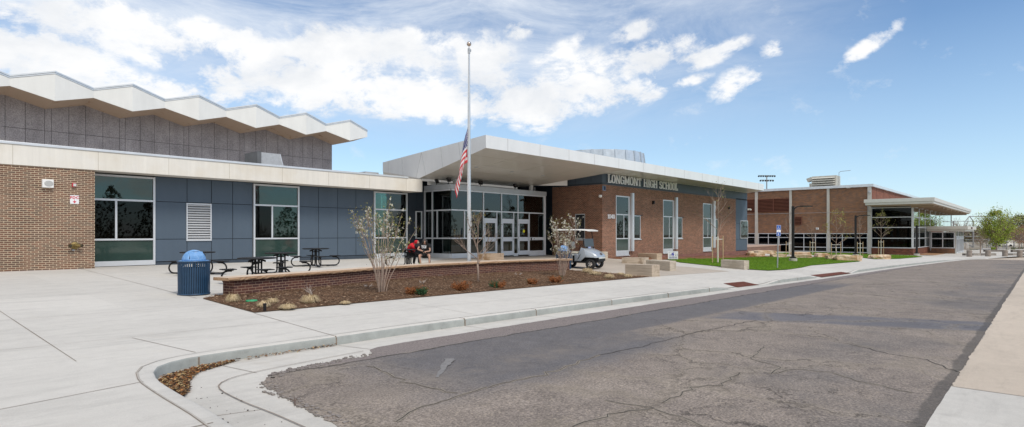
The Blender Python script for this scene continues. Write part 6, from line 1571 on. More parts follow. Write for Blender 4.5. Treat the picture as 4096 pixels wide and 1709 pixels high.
mb = MB(); A, B_ = kz(4030,1002), kz(4160,1002); mb.hull2([A,B_,B_-VF*6,A-VF*6],[kz(4030,961),kz(4160,965),kz(4160,965)-VF*6,kz(4030,961)-VF*6]); mb.build('wall', pbr('white_render',(.62,.60,.55),.8,0,.05,1), WB)
mb = MB(); A, B_ = kz(4028,961), kz(4162,965); mb.hull2([A+UZ*.05,B_+UZ*.05,B_-VF*6+UZ*.05,A-VF*6+UZ*.05],[A+UZ*.4,B_+UZ*.4,B_-VF*6+UZ*.4,A-VF*6+UZ*.4]); mb.build('roof', pbr('dark_roof',(.08,.09,.12),.8), WB)
a, b = ray(4008); Z = 140; CR = empty('parked_car', (a*Z,b*Z,-3.25), math.atan2(VR.y,VR.x), 'distant white parked car seen through the fence', 'car')
pf = [(-2.2,.35),(-2.2,.85),(-1.4,1.0),(-.8,1.42),(.6,1.42),(1.3,1.0),(2.15,.9),(2.2,.35)]
mb = MB(); mb.hull2([(x,-.85,z) for x,z in pf],[(x,.85,z) for x,z in pf]); mb.build('body', M['white'], CR, bevel=.08)
mb = MB(); mb.hull2([(-1.2,-.86,1.0),(-.75,-.86,1.34),(.55,-.86,1.34),(1.05,-.86,1.0)],[(-1.2,.86,1.0),(-.75,.86,1.34),(.55,.86,1.34),(1.05,.86,1.0)]); mb.build('window', M['glass_dark'], CR)
for x in (-1.35,1.35):
    for y in (-.78,.78): mb = MB(); mb.tube([(x,y-.1,.33),(x,y+.1,.33)],.33,16); mb.build('wheel', M['rubber'], CR)
a, b = ray(3868); p = Vector((a*118,b*118,-3.1)); o = MB().box(-.2,.2,-.2,.2,0,1.2).build('utility_box', M['white'], bevel=.05); o.location = p; tag(o, 'small white utility post on the ball field edge', 'utility post')
# ---- small things in the bed
p = G(1006,1211); r = MB().lathe([(.125,-.02),(.125,.045),(.118,.058),(.001,.060)], n=32).build('valve_cover', M['valve'], smooth=True); r.location = p; tag(r, 'round green plastic valve cover in the mulch', 'valve cover')
p = G(1059,1246); r = MB().lathe([(.03,-.05),(.03,.13),(.036,.13),(.036,.16),(.02,.165)], n=16).build('sprinkler', M['black'], smooth=True); r.location = p; tag(r, 'black sprinkler head poking from the front of the mulch', 'sprinkler')
def stick(px, py, lab, f, L_, seed):
    r_ = random.Random(seed); p = G(px, py, f); mb = MB(); d = Vector((r_.uniform(-1,1),r_.uniform(-1,1),.05)).normalized()
    pts = [Vector((0,0,.012)), d*L_*.5+Vector((0,0,.03)), d*L_+Vector((0,0,.015))]; mb.tube(pts, [.008,.007,.003], 6)
    for k in range(3): q = pts[0].lerp(pts[2], r_.uniform(.3,.8)); e = Vector((r_.uniform(-1,1),r_.uniform(-1,1),.6)).normalized()*.07; mb.tube([q,q+e],[.005,.002],5)
    o = mb.build('twig', pbr('dead_twig%d'%seed,(.13,.09,.07),.9)); o.location = p; tag(o, lab, 'twig')
stick(1345,1381,'dry twig lying at the foot of the kerb by the slab joint',low,.35,3); stick(1180,1624,'dark twig on the ragged edge of the asphalt',low,.12,5)
# ---- raised sidewalk debris patch
# ================================================================ people
skin = pbr('skin', (.48,.28,.20), .6, 0, .04, 10)
def skinned(name, pts, edges, rad, mat, parent, sub=1):
    me = bpy.data.meshes.new(name); me.from_pydata([tuple(p) for p in pts], edges, []); me.materials.append(mat)
    o = bpy.data.objects.new(name, me); C.objects.link(o); o.parent = parent
    sk = o.modifiers.new('Skin','SKIN'); sk.use_smooth_shade = True
    lay = me.skin_vertices[0].data if me.skin_vertices else None
    if lay is None: 
        bm = bmesh.new(); bm.from_mesh(me); bm.verts.layers.skin.verify(); bm.to_mesh(me); bm.free(); lay = me.skin_vertices[0].data
    for v, r_ in zip(lay, rad): v.radius = (r_, r_) if not isinstance(r_, tuple) else r_
    lay[0].use_root = True
    sb = o.modifiers.new('Sub','SUBSURF'); sb.levels = sub; sb.render_levels = sub; return o
def chainp(o, seq, name, mat, parent, sub=1):
    pts = [p for p, r_ in seq]; return skinned(name, pts, [(i,i+1) for i in range(len(seq)-1)], [r_ for p, r_ in seq], mat, parent, sub)
def hand(pts, edges, rad, root, wrist, d, curl, side):
    """palm and five bent digits grown from the wrist"""
    d = d.normalized(); s = side.normalized(); u = d.cross(s).normalized(); n = len(pts)
    pts.append(wrist+d*.045); rad.append((.035,.018)); edges.append((root, n)); palm = n
    for k, (off, l) in enumerate(((-.028,.060),(-.010,.072),(.010,.068),(.028,.052))):
        b0_ = len(pts); kn = wrist+d*.085+s*off; pts.append(kn); rad.append(.010); edges.append((palm, b0_))
        p1 = kn+(d*.75+u*curl*.5).normalized()*l*.5; p2 = p1+(d*.25+u*curl).normalized()*l*.5
        pts.append(p1); rad.append(.009); edges.append((b0_, b0_+1)); pts.append(p2); rad.append(.007); edges.append((b0_+1, b0_+2))
    b0_ = len(pts); pts.append(wrist+d*.04+s*-.045+u*.01); rad.append(.012); edges.append((palm, b0_)); pts.append(wrist+d*.08+s*-.06+u*curl*.02); rad.append(.009); edges.append((b0_, b0_+1))
def person_seated(base, R_, F_, lab, J, shirt, shorts, hairc, hair_long, hood=False, legs_bare=True):
    r = empty('person', base, label=lab, cat='person')
    V = lambda q: R_*q[0]+F_*q[1]+UZ*q[2]
    P = {k: V(v) for k, v in J.items()}
    pts = [P['pelvis'], P['chest'], P['neck'], P['head'], P['shL'], P['elL'], P['wrL'], P['shR'], P['elR'], P['wrR'], P['hiL'], P['knL'], P['anL'], P['toL'], P['hiR'], P['knR'], P['anR'], P['toR'], P['waist'], P['headtop'], P['chin']]
    edges = [(0,18),(18,1),(1,2),(2,3),(1,4),(4,5),(5,6),(1,7),(7,8),(8,9),(0,10),(10,11),(11,12),(12,13),(0,14),(14,15),(15,16),(16,17),(3,19),(3,20)]
    rad = [.12,.12,.05,.088,.055,.040,.027,.055,.040,.027,.085,.055,.036,.035,.085,.055,.036,.035,.10,.075,.055]
    hand(pts, edges, rad, 6, P['wrL'], P['wrL']-P['elL'], .8, (P['wrL']-P['elL']).cross(UZ)); hand(pts, edges, rad, 9, P['wrR'], P['wrR']-P['elR'], .8, (P['wrR']-P['elR']).cross(UZ))
    skinned('body', pts, edges, rad, skin, r)
    fd = (P['chin']-P['head']); hf = V(J['face']).normalized() if 'face' in J else F_
    for sx in (-1,1):
        mb = MB(); mb.ball(P['head']+hf*.085+R_*sx*.032, .012, 6); mb.build('eye', M['black'], r, smooth=True)
    mb = MB(); mb.ball(P['head']+hf*.10-UZ*.02, .016, 6, sc=(1,1,1.4)); mb.build('nose', skin, r, smooth=True); mb = MB(); mb.ball(P['head']+hf*.088-UZ*.055, .02, 6, sc=(1,1,.4)); mb.build('mouth', pbr('lip',(.35,.12,.10),.6), r, smooth=True)
    # garments: slightly larger shells over trunk and upper arms
    pts = [P['pelvis']+UZ*.02, P['waist'], P['chest'], P['chest'].lerp(P['neck'],.65), P['shL'], P['shL'].lerp(P['elL'], 1.0 if hood else .55), P['shR'], P['shR'].lerp(P['elR'], 1.0 if hood else .55)]
    ed = [(0,1),(1,2),(2,3),(2,4),(4,5),(2,6),(6,7)]; rd = [.15,.135,.145,.07,.078,.062,.078,.062] if not hood else [.18,.19,.20,.11,.11,.085,.11,.085]
    if hood:
        pts += [P['elL'].lerp(P['wrL'],.9), P['elR'].lerp(P['wrR'],.9)]; ed += [(5,8),(7,9)]; rd += [.045,.045]
    skinned('hoodie' if hood else 't_shirt', pts, ed, rd, shirt, r)
    if legs_bare: pts = [P['pelvis'], P['hiL'], P['hiL'].lerp(P['knL'],.62), P['hiR'], P['hiR'].lerp(P['knR'],.62)]; ed = [(0,1),(1,2),(0,3),(3,4)]; rd = [.14,.105,.088,.105,.088]
    else: pts = [P['pelvis'], P['hiL'], P['knL'], P['anL'], P['hiR'], P['knR'], P['anR']]; ed = [(0,1),(1,2),(2,3),(0,4),(4,5),(5,6)]; rd = [.14,.105,.075,.06,.105,.075,.06]
    skinned('shorts' if legs_bare else 'trousers', pts, ed, rd, shorts, r)
    for s in 'LR': chainp(None, [(P['an'+s]-UZ*.02,.045),(P['an'+s].lerp(P['to'+s],.5)-UZ*.01,.045),(P['to'+s],.038)], 'shoe', M['white'] if legs_bare else M['black'], r)
    if hood:
        chainp(None, [(P['neck']-hf*.03,.10),(P['head']-hf*.03+UZ*.0,.125),(P['headtop']-hf*.02,.10)], 'hood', shirt, r)
    else:
        q = P['head']; seq = [(P['headtop']+hf*.02+UZ*.005,.105),(q-hf*.03+UZ*.02,.125),(P['neck']-hf*.05,.10),(P['chest']-hf*.08+UZ*.02,.085)]
        chainp(None, seq, 'hair', hairc, r)
        for s in (-1,1): chainp(None, [(P['headtop']+R_*s*.05,.05),(q+R_*s*.075+hf*.06,.055),(P['neck']+R_*s*.10+hf*.07,.045),(P['chest']+R_*s*.09+hf*.10,.04),(P['waist']+R_*s*.09+hf*.13,.02)], 'hair', hairc, r)
    return r
TE = TBL[4].location
sg = TE+VR*.78+VF*.10
blk = pbr('black_cotton',(.012,.012,.014),.85,0,.1,12); red = pbr('red_fleece',(.62,.012,.022),.85,0,.08,12)
J1 = dict(pelvis=(0,0,.54),waist=(0,.04,.70),chest=(0,.10,.90),neck=(.0,.17,1.03),head=(.02,.26,1.10),headtop=(.02,.23,1.20),chin=(.03,.32,1.03),shL=(.19,.12,.94),elL=(.24,.22,.68),wrL=(.07,.36,.66),shR=(-.19,.12,.94),elR=(-.30,.26,.76),wrR=(-.03,.38,.68),
    hiL=(.10,.06,.50),knL=(.24,.42,.50),anL=(.24,.44,.10),toL=(.25,.58,.04),hiR=(-.10,.06,.50),knR=(-.20,.42,.50),anR=(-.14,.36,.10),toR=(-.14,.50,.04),face=(.05,.8,-.45))
P1 = person_seated(sg, VR, VF, 'person with long black hair in a black T-shirt and shorts looking down at a phone', J1, blk, blk, pbr('black_hair',(.010,.008,.007),.5,0,.1,20), True)
for i, (s, z) in enumerate((('HEAD',.88),('CASE',.81))):
    o = text_mesh(s, .085, M['sign_white'], .004, 'shirt_lettering', P1, (0,0,0), (R(90),0,math.atan2(VR.y,VR.x)), 1, .003, 'CENTER'); q = VF*.262+UZ*z-VR*.02; o.location = q
ph = empty('phone', sg+VF*.47+UZ*.71, math.atan2(VR.y,VR.x), 'black phone held by the person in black', 'phone')
mb = MB(); mb.obox((0,0,0),(.035,0,0),(0,.03,.055),(0,.004,-.002)); mb.build('case', M['black'], ph, bevel=.004); mb = MB(); mb.obox((0,.005,-.002),(.03,0,0),(0,.027,.050),(0,.0005,-.0003)); mb.build('screen', pbr('dark_screen',(.02,.02,.03),.1), ph)
sg2 = TE+VR*(-.05)-VF*.74
R2 = (VR*.55-VF*.0+(-VF)*.0).normalized()
Fv = (VR*.86+VF*.5).normalized(); Rv = Fv.cross(UZ).normalized()
J2 = dict(pelvis=(0,0,.54),waist=(0,.05,.70),chest=(0,.20,.88),neck=(0,.33,.99),head=(0,.44,1.04),headtop=(0,.44,1.15),chin=(0,.52,.97),shL=(-.18,.24,.90),elL=(-.24,.48,.80),wrL=(-.05,.70,.80),shR=(.18,.24,.90),elR=(.26,.50,.80),wrR=(.10,.76,.80),
    hiL=(-.10,.06,.50),knL=(-.16,.44,.50),anL=(-.16,.40,.10),toL=(-.16,.54,.04),hiR=(.10,.06,.50),knR=(.16,.44,.50),anR=(.16,.36,.10),toR=(.16,.50,.04),face=(0,.8,-.5))
P2 = person_seated(sg2, Rv, Fv, 'person in a bright red hooded top hunched over the picnic table', J2, red, blk, None, False, hood=True, legs_bare=False)
bp = empty('backpack', TE+VR*.42-VF*.22+UZ*.757, math.atan2(VR.y,VR.x), 'dark backpack slumped on the picnic table', 'backpack')
mb = MB(); mb.ball((0,0,.13), .16, 10, sc=(1.1,.7,.8)); mb.build('bag', M['black'], bp, smooth='all'); mb = MB(); mb.ball((0,-.12,.10), .11, 8, sc=(1.2,.5,.7)); mb.build('front_pocket', blk, bp, smooth='all'); mb = MB(); mb.tube([(-.05,.02,.31),(0,.02,.36),(.05,.02,.31)],.012,6); mb.build('handle', M['black'], bp)
fb = empty('water_bottle', TE+VR*.62+VF*.45+UZ*.0, 0, 'lime green bottle standing on the patio beside the seated person', 'bottle')
mb = MB(); mb.lathe([(.04,0),(.045,.02),(.045,.18),(.025,.22)], n=16); mb.build('bottle_body', pbr('lime_plastic',(.15,.75,.08),.4), fb, smooth=True); mb = MB(); mb.lathe([(.027,.22),(.027,.25)], n=12); mb.build('cap', M['black'], fb)
# ================================================================ plants
def leafq(mb, p, s, r, m=0):
    d = Vector((r.gauss(0,1),r.gauss(0,1),r.gauss(0,1))).normalized(); u = d.orthogonal().normalized()*s; v = d.cross(u).normalized()*s*.6
    mb.add([p-u,p-v,p+u,p+v],[(0,1,2,3)], m)
def grow(mb, p, d, L, r0, lvl, r, tips, spread=.6, up_=.25, nb=(2,3), seg=3):
    pts = [p]; rs = [r0]; q = p.copy(); dd = d.normalized()
    for i in range(seg):
        dd = (dd+Vector((r.gauss(0,.10),r.gauss(0,.10),r.gauss(0,.06)+up_*.15))).normalized(); q = q+dd*L/seg; pts.append(q.copy()); rs.append(r0*(1-.45*(i+1)/seg))
    mb.tube(pts, rs, 5 if r0 > .008 else 3, cap=False)
    if lvl == 0: tips += [(x, dd) for x in pts[1:]]; return
    for i in range(r.randint(*nb)):
        k = r.uniform(.35,1); j = min(seg, max(1, int(round(k*seg)))); b = pts[j]
        a = r.uniform(0, 6.283); sd = dd.orthogonal().normalized(); sd = Matrix.Rotation(a, 3, dd) @ sd
        grow(mb, b, (dd+sd*spread+Vector((0,0,up_))).normalized(), L*r.uniform(.5,.75), rs[j]*.68, lvl-1, r, tips, spread, up_, nb, seg)
    tips.append((pts[-1], dd))
def shrub(px, pyb, H, wid, nst, nfl, nlf, seed, lab, flower=True, bare=False, lean=None):
    r = random.Random(seed); p = G(px, pyb); root = empty('flowering_shrub', p, label=lab, cat='shrub', group='spring shrubs in the mulch bed')
    mb = MB(); tips = []
    for i in range(nst):
        a = 2*math.pi*i/nst+r.uniform(-.3,.3); off = Vector((math.cos(a),math.sin(a),0))*r.uniform(.02,.12); tilt = r.uniform(.12,.50)*wid
        h = H*r.uniform(.72,1.0)*(1-.12*tilt); pts = []; rs = []
        n = 8
        for k in range(n+1):
            t_ = k/n; q = off+Vector((math.cos(a),math.sin(a),0))*tilt*H*(t_**1.25)*.95+Vector((r.gauss(0,.012),r.gauss(0,.012),0))+UZ*h*t_
            pts.append(q); rs.append(lerp(.0135,.004,t_))
        pts[0].z = -.05; mb.tube(pts, rs, 6, cap=False)
        for k in range(r.randint(4,6)):
            j = r.randint(3,n-1); sd = Vector((r.gauss(0,1),r.gauss(0,1),0)).normalized(); L_ = H*r.uniform(.10,.24); b = pts[j]
            e1 = b+(sd*.45+UZ*.6)*L_*.6; e2 = e1+(sd*.25+UZ*.8)*L_*.5; mb.tube([b,e1,e2],[.007,.005,.0028],4,cap=False); tips += [(e2, UZ),(e1.lerp(e2,.5),UZ)]
        tips += [(pts[-1],UZ),(pts[-2],UZ),(pts[-2].lerp(pts[-1],.5),UZ)]
    mb.build('stems', M['bark_pale'], root, smooth='all')
    fl = MB(); lf_ = MB(); r.shuffle(tips)
    for i in range(nfl):
        q, _d = tips[i % len(tips)]; q = q+Vector((r.gauss(0,.045),r.gauss(0,.045),r.gauss(0,.05)))
        for k in range(11): leafq(fl, q+Vector((r.gauss(0,.016),r.gauss(0,.016),r.gauss(0,.016))), r.uniform(.011,.020), r)
    for i in range(nlf):
        q, _d = tips[r.randrange(len(tips))]; leafq(lf_, q+Vector((r.gauss(0,.06),r.gauss(0,.06),r.gauss(0,.07))), r.uniform(.012,.028), r, r.choice((0,0,1)))
    if nfl: fl.build('blossoms', M['petal'], root, fix=False)
    lf_.build('leaves', [M['leaf_bronze'], M['leaf_olive']], root, fix=False)
    return root
shrub(1525,1172,2.45,.80,15,110,1700,11,'blossoming multi-stem shrub left of the flagpole')
shrub(2250,1106,2.35,.62,13,210,1100,12,'white flowered shrub at the right end of the planter wall')
# the bare young tree between them
def young_tree(px, pyb, pyt, seed, lab, leaves=0, lmat=None, stakes=True, trunk_h=.38, name='young_tree', group='young staked trees', wrap=True, fz=upz, spread=.62, r0=.032, width=1, lsz=.035, sdx=.30, lvl=3, nb=(3,4), barkm=None, crown_up=.32):
    r = random.Random(seed); p = G(px, pyb, fz); Z = p.x/ray(px)[0]; H = (pyb-pyt)*Z/FL
    root = empty(name, p, label=lab, cat='tree', group=group)
    mb = MB(); mb.tube([(0,0,-.1),(r.gauss(0,.01),0,H*trunk_h*.5),(0,r.gauss(0,.02),H*trunk_h)], [r0*1.15,r0,r0*.85], 8); mb.build('trunk', barkm or M['bark'], root, smooth='all')
    cb = MB(); tips = []; b = Vector((0,0,H*trunk_h))
    pts = [b]; q = b.copy()
    for i in range(5): q = q+Vector((r.gauss(0,.03),r.gauss(0,.03),H*(1-trunk_h)*.19)); pts.append(q.copy())
    cb.tube(pts, [r0*.85*(1-.17*i) for i in range(6)], 6, cap=False)
    nbr = 11
    for i in range(nbr):
        k = i/nbr; j = min(4, int(k*5)); o_ = pts[j].lerp(pts[j+1], k*5-j); a = i*2.4+r.uniform(-.4,.4); L_ = H*(1-trunk_h)*lerp(.42,.16,k)*width
        grow(cb, o_, Vector((math.cos(a),math.sin(a),lerp(.75,1.5,k))), L_, r0*.5*(1-.5*k), lvl-1, r, tips, spread, crown_up, nb)
    cb.build('branches', barkm or M['bark'], root, smooth='all')
    if leaves:
        lf_ = MB()
        for i in range(leaves):
            q, _d = tips[r.randrange(len(tips))]; leafq(lf_, q+Vector((r.gauss(0,.06),r.gauss(0,.06),r.gauss(0,.06)))*H/4, lsz*r.uniform(.6,1.3), r)
        lf_.build('leaves', lmat or M['leaf_olive'], root, fix=False)
    if wrap: mb = MB(); mb.lathe([(r0*1.3,.05),(r0*1.2,H*trunk_h*.92)], n=12); mb.build('trunk_wrap', M['wrap'], root, smooth=True)
    if stakes:
        for s in (-1,1):
            mb = MB(); x = VR*s*sdx; mb.tube([x+UZ*-.2, x*(1.0)+UZ*min(1.75,H*.36)], .032, 8); mb.build('stake', M['wood'], root, smooth=True)
        mb = MB(); zt_ = min(1.55,H*.32); mb.tube([VR*-sdx+UZ*zt_, VF*.03+UZ*(zt_-.03), VR*sdx+UZ*zt_], .016, 5); mb.build('tie_strap', M['white'], root)
    return root
t_ = young_tree(1912,1130,870,21,'nearly bare young tree in the bed right of the flagpole',120,M['leaf_bronze'],False,.30,'young_tree','spring shrubs in the mulch bed',False,spread=.5,r0=.035,lsz=.035,width=1.25)
young_tree(2871,1053,747,22,'tall staked bare tree in front of the last tall window',70,M['leaf_olive'],sdx=.34,r0=.042)
young_tree(3156.5,1026.5,858,23,'bare staked tree left of the nearer lamp post',0)
young_tree(3250.6,1017.3,872,24,'bare staked tree before the gym, right of the nearer lamp post',0)
young_tree(3344.3,1039.3,850,25,'staked tree with sparse yellow green leaves by the long slab',330,M['leaf_olive'],sdx=.42,lsz=.05,trunk_h=.30)
young_tree(3440.4,1025,867,26,'bare staked tree just right of the farther lamp post',0)
young_tree(3524.2,1020,852,27,'staked tree with budding leaves in front of the lobby glass',420,M['leaf_olive'],lsz=.04)
# grass tufts
def tuft(px, pyb, wpx, hpx, seed, lab):
    r = random.Random(seed); p = G(px, pyb); Z = p.x/ray(px)[0]; w, h = wpx*Z/FL, hpx*Z/FL; mb = MB()
    for i in range(620):
        a = r.uniform(0,6.283); q = Vector((math.cos(a),math.sin(a),0))*w*.18*math.sqrt(r.random()); out = Vector((math.cos(a),math.sin(a),0)); l = r.uniform(.6,1)
        m_ = q+out*w*.18*l+UZ*h*r.uniform(.6,1.05)*l; e = q+out*w*.42*l*r.uniform(.7,1.15)+UZ*h*r.uniform(.0,.45); sd = out.cross(UZ)*.0035
        mb.add([q-sd,q+sd,m_+sd,m_-sd,e],[(0,1,2,3),(3,2,4)], r.choice((0,0,1)))
    for i in range(5): q = Vector((r.gauss(0,.02),r.gauss(0,.02),0)); mb.tube([q,q+Vector((r.gauss(0,.06),r.gauss(0,.06),h*r.uniform(1.2,1.7)))],[.002,.001],3)
    o = mb.build('grass_tuft', [M['straw'], M['straw2']], fix=False); o.location = p+UZ*.02; tag(o, lab, 'grass tuft', 'dry ornamental grass tufts in the mulch')
M['straw2'] = pbr('straw_dark', (.42,.31,.17), .9, 0, .2, 30)
for a_ in ((932,1213,64,34,1,'straw tuft of dry grass at the left corner of the planter wall'),(1055,1233,66,26,2,'straw tuft directly behind the black sprinkler head'),(1090,1216,56,20,3,'straw tuft between the green cover and the rock-like mound'),(1150,1240,80,20,4,'flattened straw tuft at the front edge of the bed, nearest the corner'),(1240,1217,92,34,5,'largest straw tuft, beneath the dead twiggy plant'),(1381,1219,52,11,6,'small flat straw tuft at the front edge below the blossoming shrub'),
    (2350,1094,60,20,7,'straw tuft right of the white flowered shrub, farthest back'),(2381,1103,64,16,8,'sprawling straw tuft in the middle of the right-hand group'),(2436,1116,52,18,9,'straw tuft at the sidewalk edge near the stone block'),(2483,1102,42,9,10,'thin straw tuft behind the one nearest the stone block'),(2512,1111,44,12,13,'straw tuft closest to the sawn stone block')): tuft(*a_)
# junipers
def juniper(px, pyb, wpx, hpx, frac, seed, lab):
    r = random.Random(seed); p = G(px, pyb); Z = p.x/ray(px)[0]; w, h = wpx*Z/FL, hpx*Z/FL; mb = MB()
    for i in range(70):
        a = r.uniform(0,6.283); d = (Vector((math.cos(a),math.sin(a),0))*r.uniform(.2,1)*w*.5+UZ*h*r.uniform(.35,1)); base = Vector((math.cos(a),math.sin(a),0))*.03
        m_ = 1 if r.random() < frac and (math.cos(a-frac*3) > -.2) else 0
        for k in range(26):
            t_ = r.uniform(.25,1); q = base+d*t_+Vector((r.gauss(0,.018),r.gauss(0,.018),r.gauss(0,.018))); leafq(mb, q, r.uniform(.012,.024), r, m_)
    o = mb.build('juniper', [M['needle_rust'], M['needle_green']], fix=False); o.location = p; tag(o, lab, 'juniper', 'low junipers in the mulch bed')
juniper(1648,1181,46,32,.12,31,'rusty half dead juniper beside the dark green one'); juniper(1688,1184,46,36,1.3,32,'dark green juniper, the leftmost green one'); juniper(1846,1166,88,44,.05,33,'large rust brown juniper below the flagpole'); juniper(1990,1154,74,32,.72,34,'green topped juniper right of the young bare tree'); juniper(2127,1141,54,26,.30,35,'small mottled brown juniper before the white flowered shrub'); juniper(2222,1133,60,30,.04,36,'orange brown juniper under the white flowered shrub')
def twiggy(px, pyb, s, seed, lab):
    r = random.Random(seed); p = G(px, pyb); mb = MB(); tips = []
    for i in range(7): a = r.uniform(0,6.28); grow(mb, Vector((0,0,0)), Vector((math.cos(a),math.sin(a),.8)), s, .008, 1, r, tips, .6, .1, (2,3))
    o = mb.build('dead_plant', pbr('bleached_twig%d'%seed, (.48,.42,.38), .9)); o.location = p; tag(o, lab, 'dead plant')
twiggy(1252,1184,.22,41,'bleached dead twiggy plant behind the largest straw tuft'); twiggy(1470,1152,.12,42,'low bleached dead plant left of the shrub stems'); twiggy(1690,1136,.14,43,'pale dead twigs in the mulch near the wall, right of the shrub'); twiggy(2074,1103,.13,44,'small dead stems beside the planter wall')
# far trees
def crown_tree(px, pyb, pyt, wpx, seed, lab, lm_, n, lsz, trunk_px, Z, bark=None, fill=1, barecount=0, sparse=.5, cname='crown'):
    r = random.Random(seed); a, b = ray(px); p = Vector((a*Z, b*Z, (HY-pyb)*Z/FL)); H = (pyb-pyt)*Z/FL; w = wpx*Z/FL
    root = empty('tree', p, label=lab, cat='tree'); th = trunk_px*Z/FL; bk = bark or M['bark']
    mb = MB(); mb.tube([(0,0,-.3),(0,0,th*.6),(r.gauss(0,.05),0,th)], [.17*H/7,.14*H/7,.12*H/7], 8); mb.build('trunk', bk, root, smooth='all')
    cb = MB(); tips = []
    for i in range(14 if lm_ else 18):
        an = i*2.4+r.uniform(-.3,.3); k = i/14; o_ = Vector((0,0,th*(.92)+(H-th)*.35*k))
        grow(cb, o_, Vector((math.cos(an)*w/H*1.5,math.sin(an)*w/H*1.5,lerp(.55,1.6,k))), (H-th)*.5, .07*H/7, 2, r, tips, .55, .22, (3,4))
    cb.build('limbs', bk, root, smooth='all')
    if lm_:
        lf_ = MB(); cz = (H+th)/2; rz_ = (H-th)/2
        cl = []
        for i in range(70):
            an = r.uniform(0,6.283); uu = r.uniform(-1,1); rr = (1-uu*uu)**.5*(r.random()**.35); sh = 1-.45*max(0,uu)
            cl.append((Vector((math.cos(an)*rr*w/2*sh, math.sin(an)*rr*w/2*sh, cz+uu*rz_*.93)), r.uniform(.10,.20)*w))
        for i in range(n):
            c, s = cl[r.randrange(len(cl))] if r.random() < .8 else (tips[r.randrange(len(tips))][0], .12*w)
            q = c+Vector((r.gauss(0,s*.5),r.gauss(0,s*.5),r.gauss(0,s*.42))); leafq(lf_, q, lsz*r.uniform(.6,1.3), r, r.choice((0,0,1)))
        lf_.build(cname, lm_, root, fix=False)
    return root
crown_tree(3985,1003,842,100,51,'bright green leafy tree behind the bollards',[M['leaf_green'],M['leaf_olive']],10000,.11,26,108)
hz_br = pbr('far_bark', (.30,.24,.20), .9, 0, .2, 3)
crown_tree(3921.7,1014,935,70,52,'small bare tree in front of the green one',[M['leaf_bronze']],260,.05,30,84)
crown_tree(4077,1000,905,90,53,'reddish bare tree at the right edge of the forecourt',[pbr('bud_red',(.30,.16,.09),.9,0,.3,4)],2400,.06,26,112,hz_br)
crown_tree(4098,1001,900,70,54,'twiggy tree cut by the right edge of the view',[pbr('bud_tan',(.30,.20,.12),.9,0,.3,4)],2200,.07,26,115,hz_br)
crown_tree(4075,985,862,92,55,'large pale green tree behind the low white building',[M['leaf_dull'],M['leaf_olive']],5200,.22,40,190,hz_br)
crown_tree(3845,985,878,80,56,'bare grey spreading tree beyond the gym entry canopy',None,0,.1,34,200,hz_br)
for i, (px, w, h, Z) in enumerate(((3880,90,66,230),(3925,110,74,240),(3985,120,70,235),(4045,110,60,240),(4110,120,66,230),(3815,100,58,250))):
    crown_tree(px, 985, 985-h, w, 60+i, ('hazy brown bare tree in the far belt behind the backstop','broad brown tree in the far belt, left of the green tree','far brown tree hidden behind the green tree','far olive tree between the green tree and the white building','far tree above the white building at the right edge','far brown tree just past the gym canopy tip')[i], [pbr('far_twigs%d'%i,(.24,.19,.14),.9,0,.25,.4),M['leaf_dull']], 3200, .30, 10, Z, hz_br)
def lowshrub(px, pyb, w, h, Z, seed, lab, mt):
    r = random.Random(seed); a, b = ray(px); p = Vector((a*Z,b*Z,(HY-pyb)*Z/FL)); w, h = w*Z/FL, h*Z/FL; mb = MB()
    for i in range(900):
        an = r.uniform(0,6.283); q = Vector((math.cos(an)*w/2*r.random()**.5, math.sin(an)*w/2*r.random()**.5, h*r.random()**.8*(1-.3*abs(math.cos(an))))); leafq(mb, q, .07*r.uniform(.6,1.4), r)
    o = mb.build('shrub', mt, fix=False); o.location = p; tag(o, lab, 'shrub')
lowshrub(3973,1010,14,24,105,71,'small bright green upright shrub left of the green tree trunk',M['leaf_green'])
lowshrub(3895,1004,26,7,112,72,'low dull green shrub behind the leftmost bollard',M['leaf_dull']); lowshrub(3938,1005,40,8,112,73,'low green shrub behind the second bollard',M['leaf_dull']); lowshrub(4041,1008,30,13,110,74,'dull green bush between the planter edges',M['leaf_dull']); lowshrub(4068,1004,40,16,116,75,'olive bush under the reddish bare tree',M['leaf_dull'])
# dry field under the far trees
poly_sheet('field', [(112.2,-60),(220,-90),(260,40),(190,60),(112.2,40)], pbr('dry_field', (.27,.23,.17), .95, 0, .3, .15), .02, fz=lambda x, y: -3.12, step=20)
# wood across the street, which the windows mirror
r = random.Random(99); mb = MB(); tk = MB()
for i in range(34):
    x = -40+i*6.2+r.uniform(-2,2); y = -62+r.uniform(-8,8); H = r.uniform(6,11); con = r.random() < .10
    tk.tube([(x,y,-3.6),(x,y,H*.5-3)],[.25,.12],6)
    for k in range(520):
        t_ = r.random(); a = r.uniform(0,6.28)
        rr = (1-t_)*2.6 if con else 3.4*math.sin(math.pi*min(1,t_*.9+.08))*r.random()**.4
        leafq(mb, Vector((x+math.cos(a)*rr*(.6+.4*r.random()), y+math.sin(a)*rr, -2.4+t_*H)), .42 if con else .28, r, 0 if con else 1)
tag(mb.build('woods', [pbr('conifer_dark',(.03,.05,.025),.9), pbr('spring_wood',(.16,.15,.10),.9)], fix=False), 'belt of trees across the street, mirrored in the windows', 'woods', kind='stuff')
tag(tk.build('wood_trunks', M['bark'], fix=False), 'tree trunks across the street, mirrored in the windows', 'woods', kind='stuff')
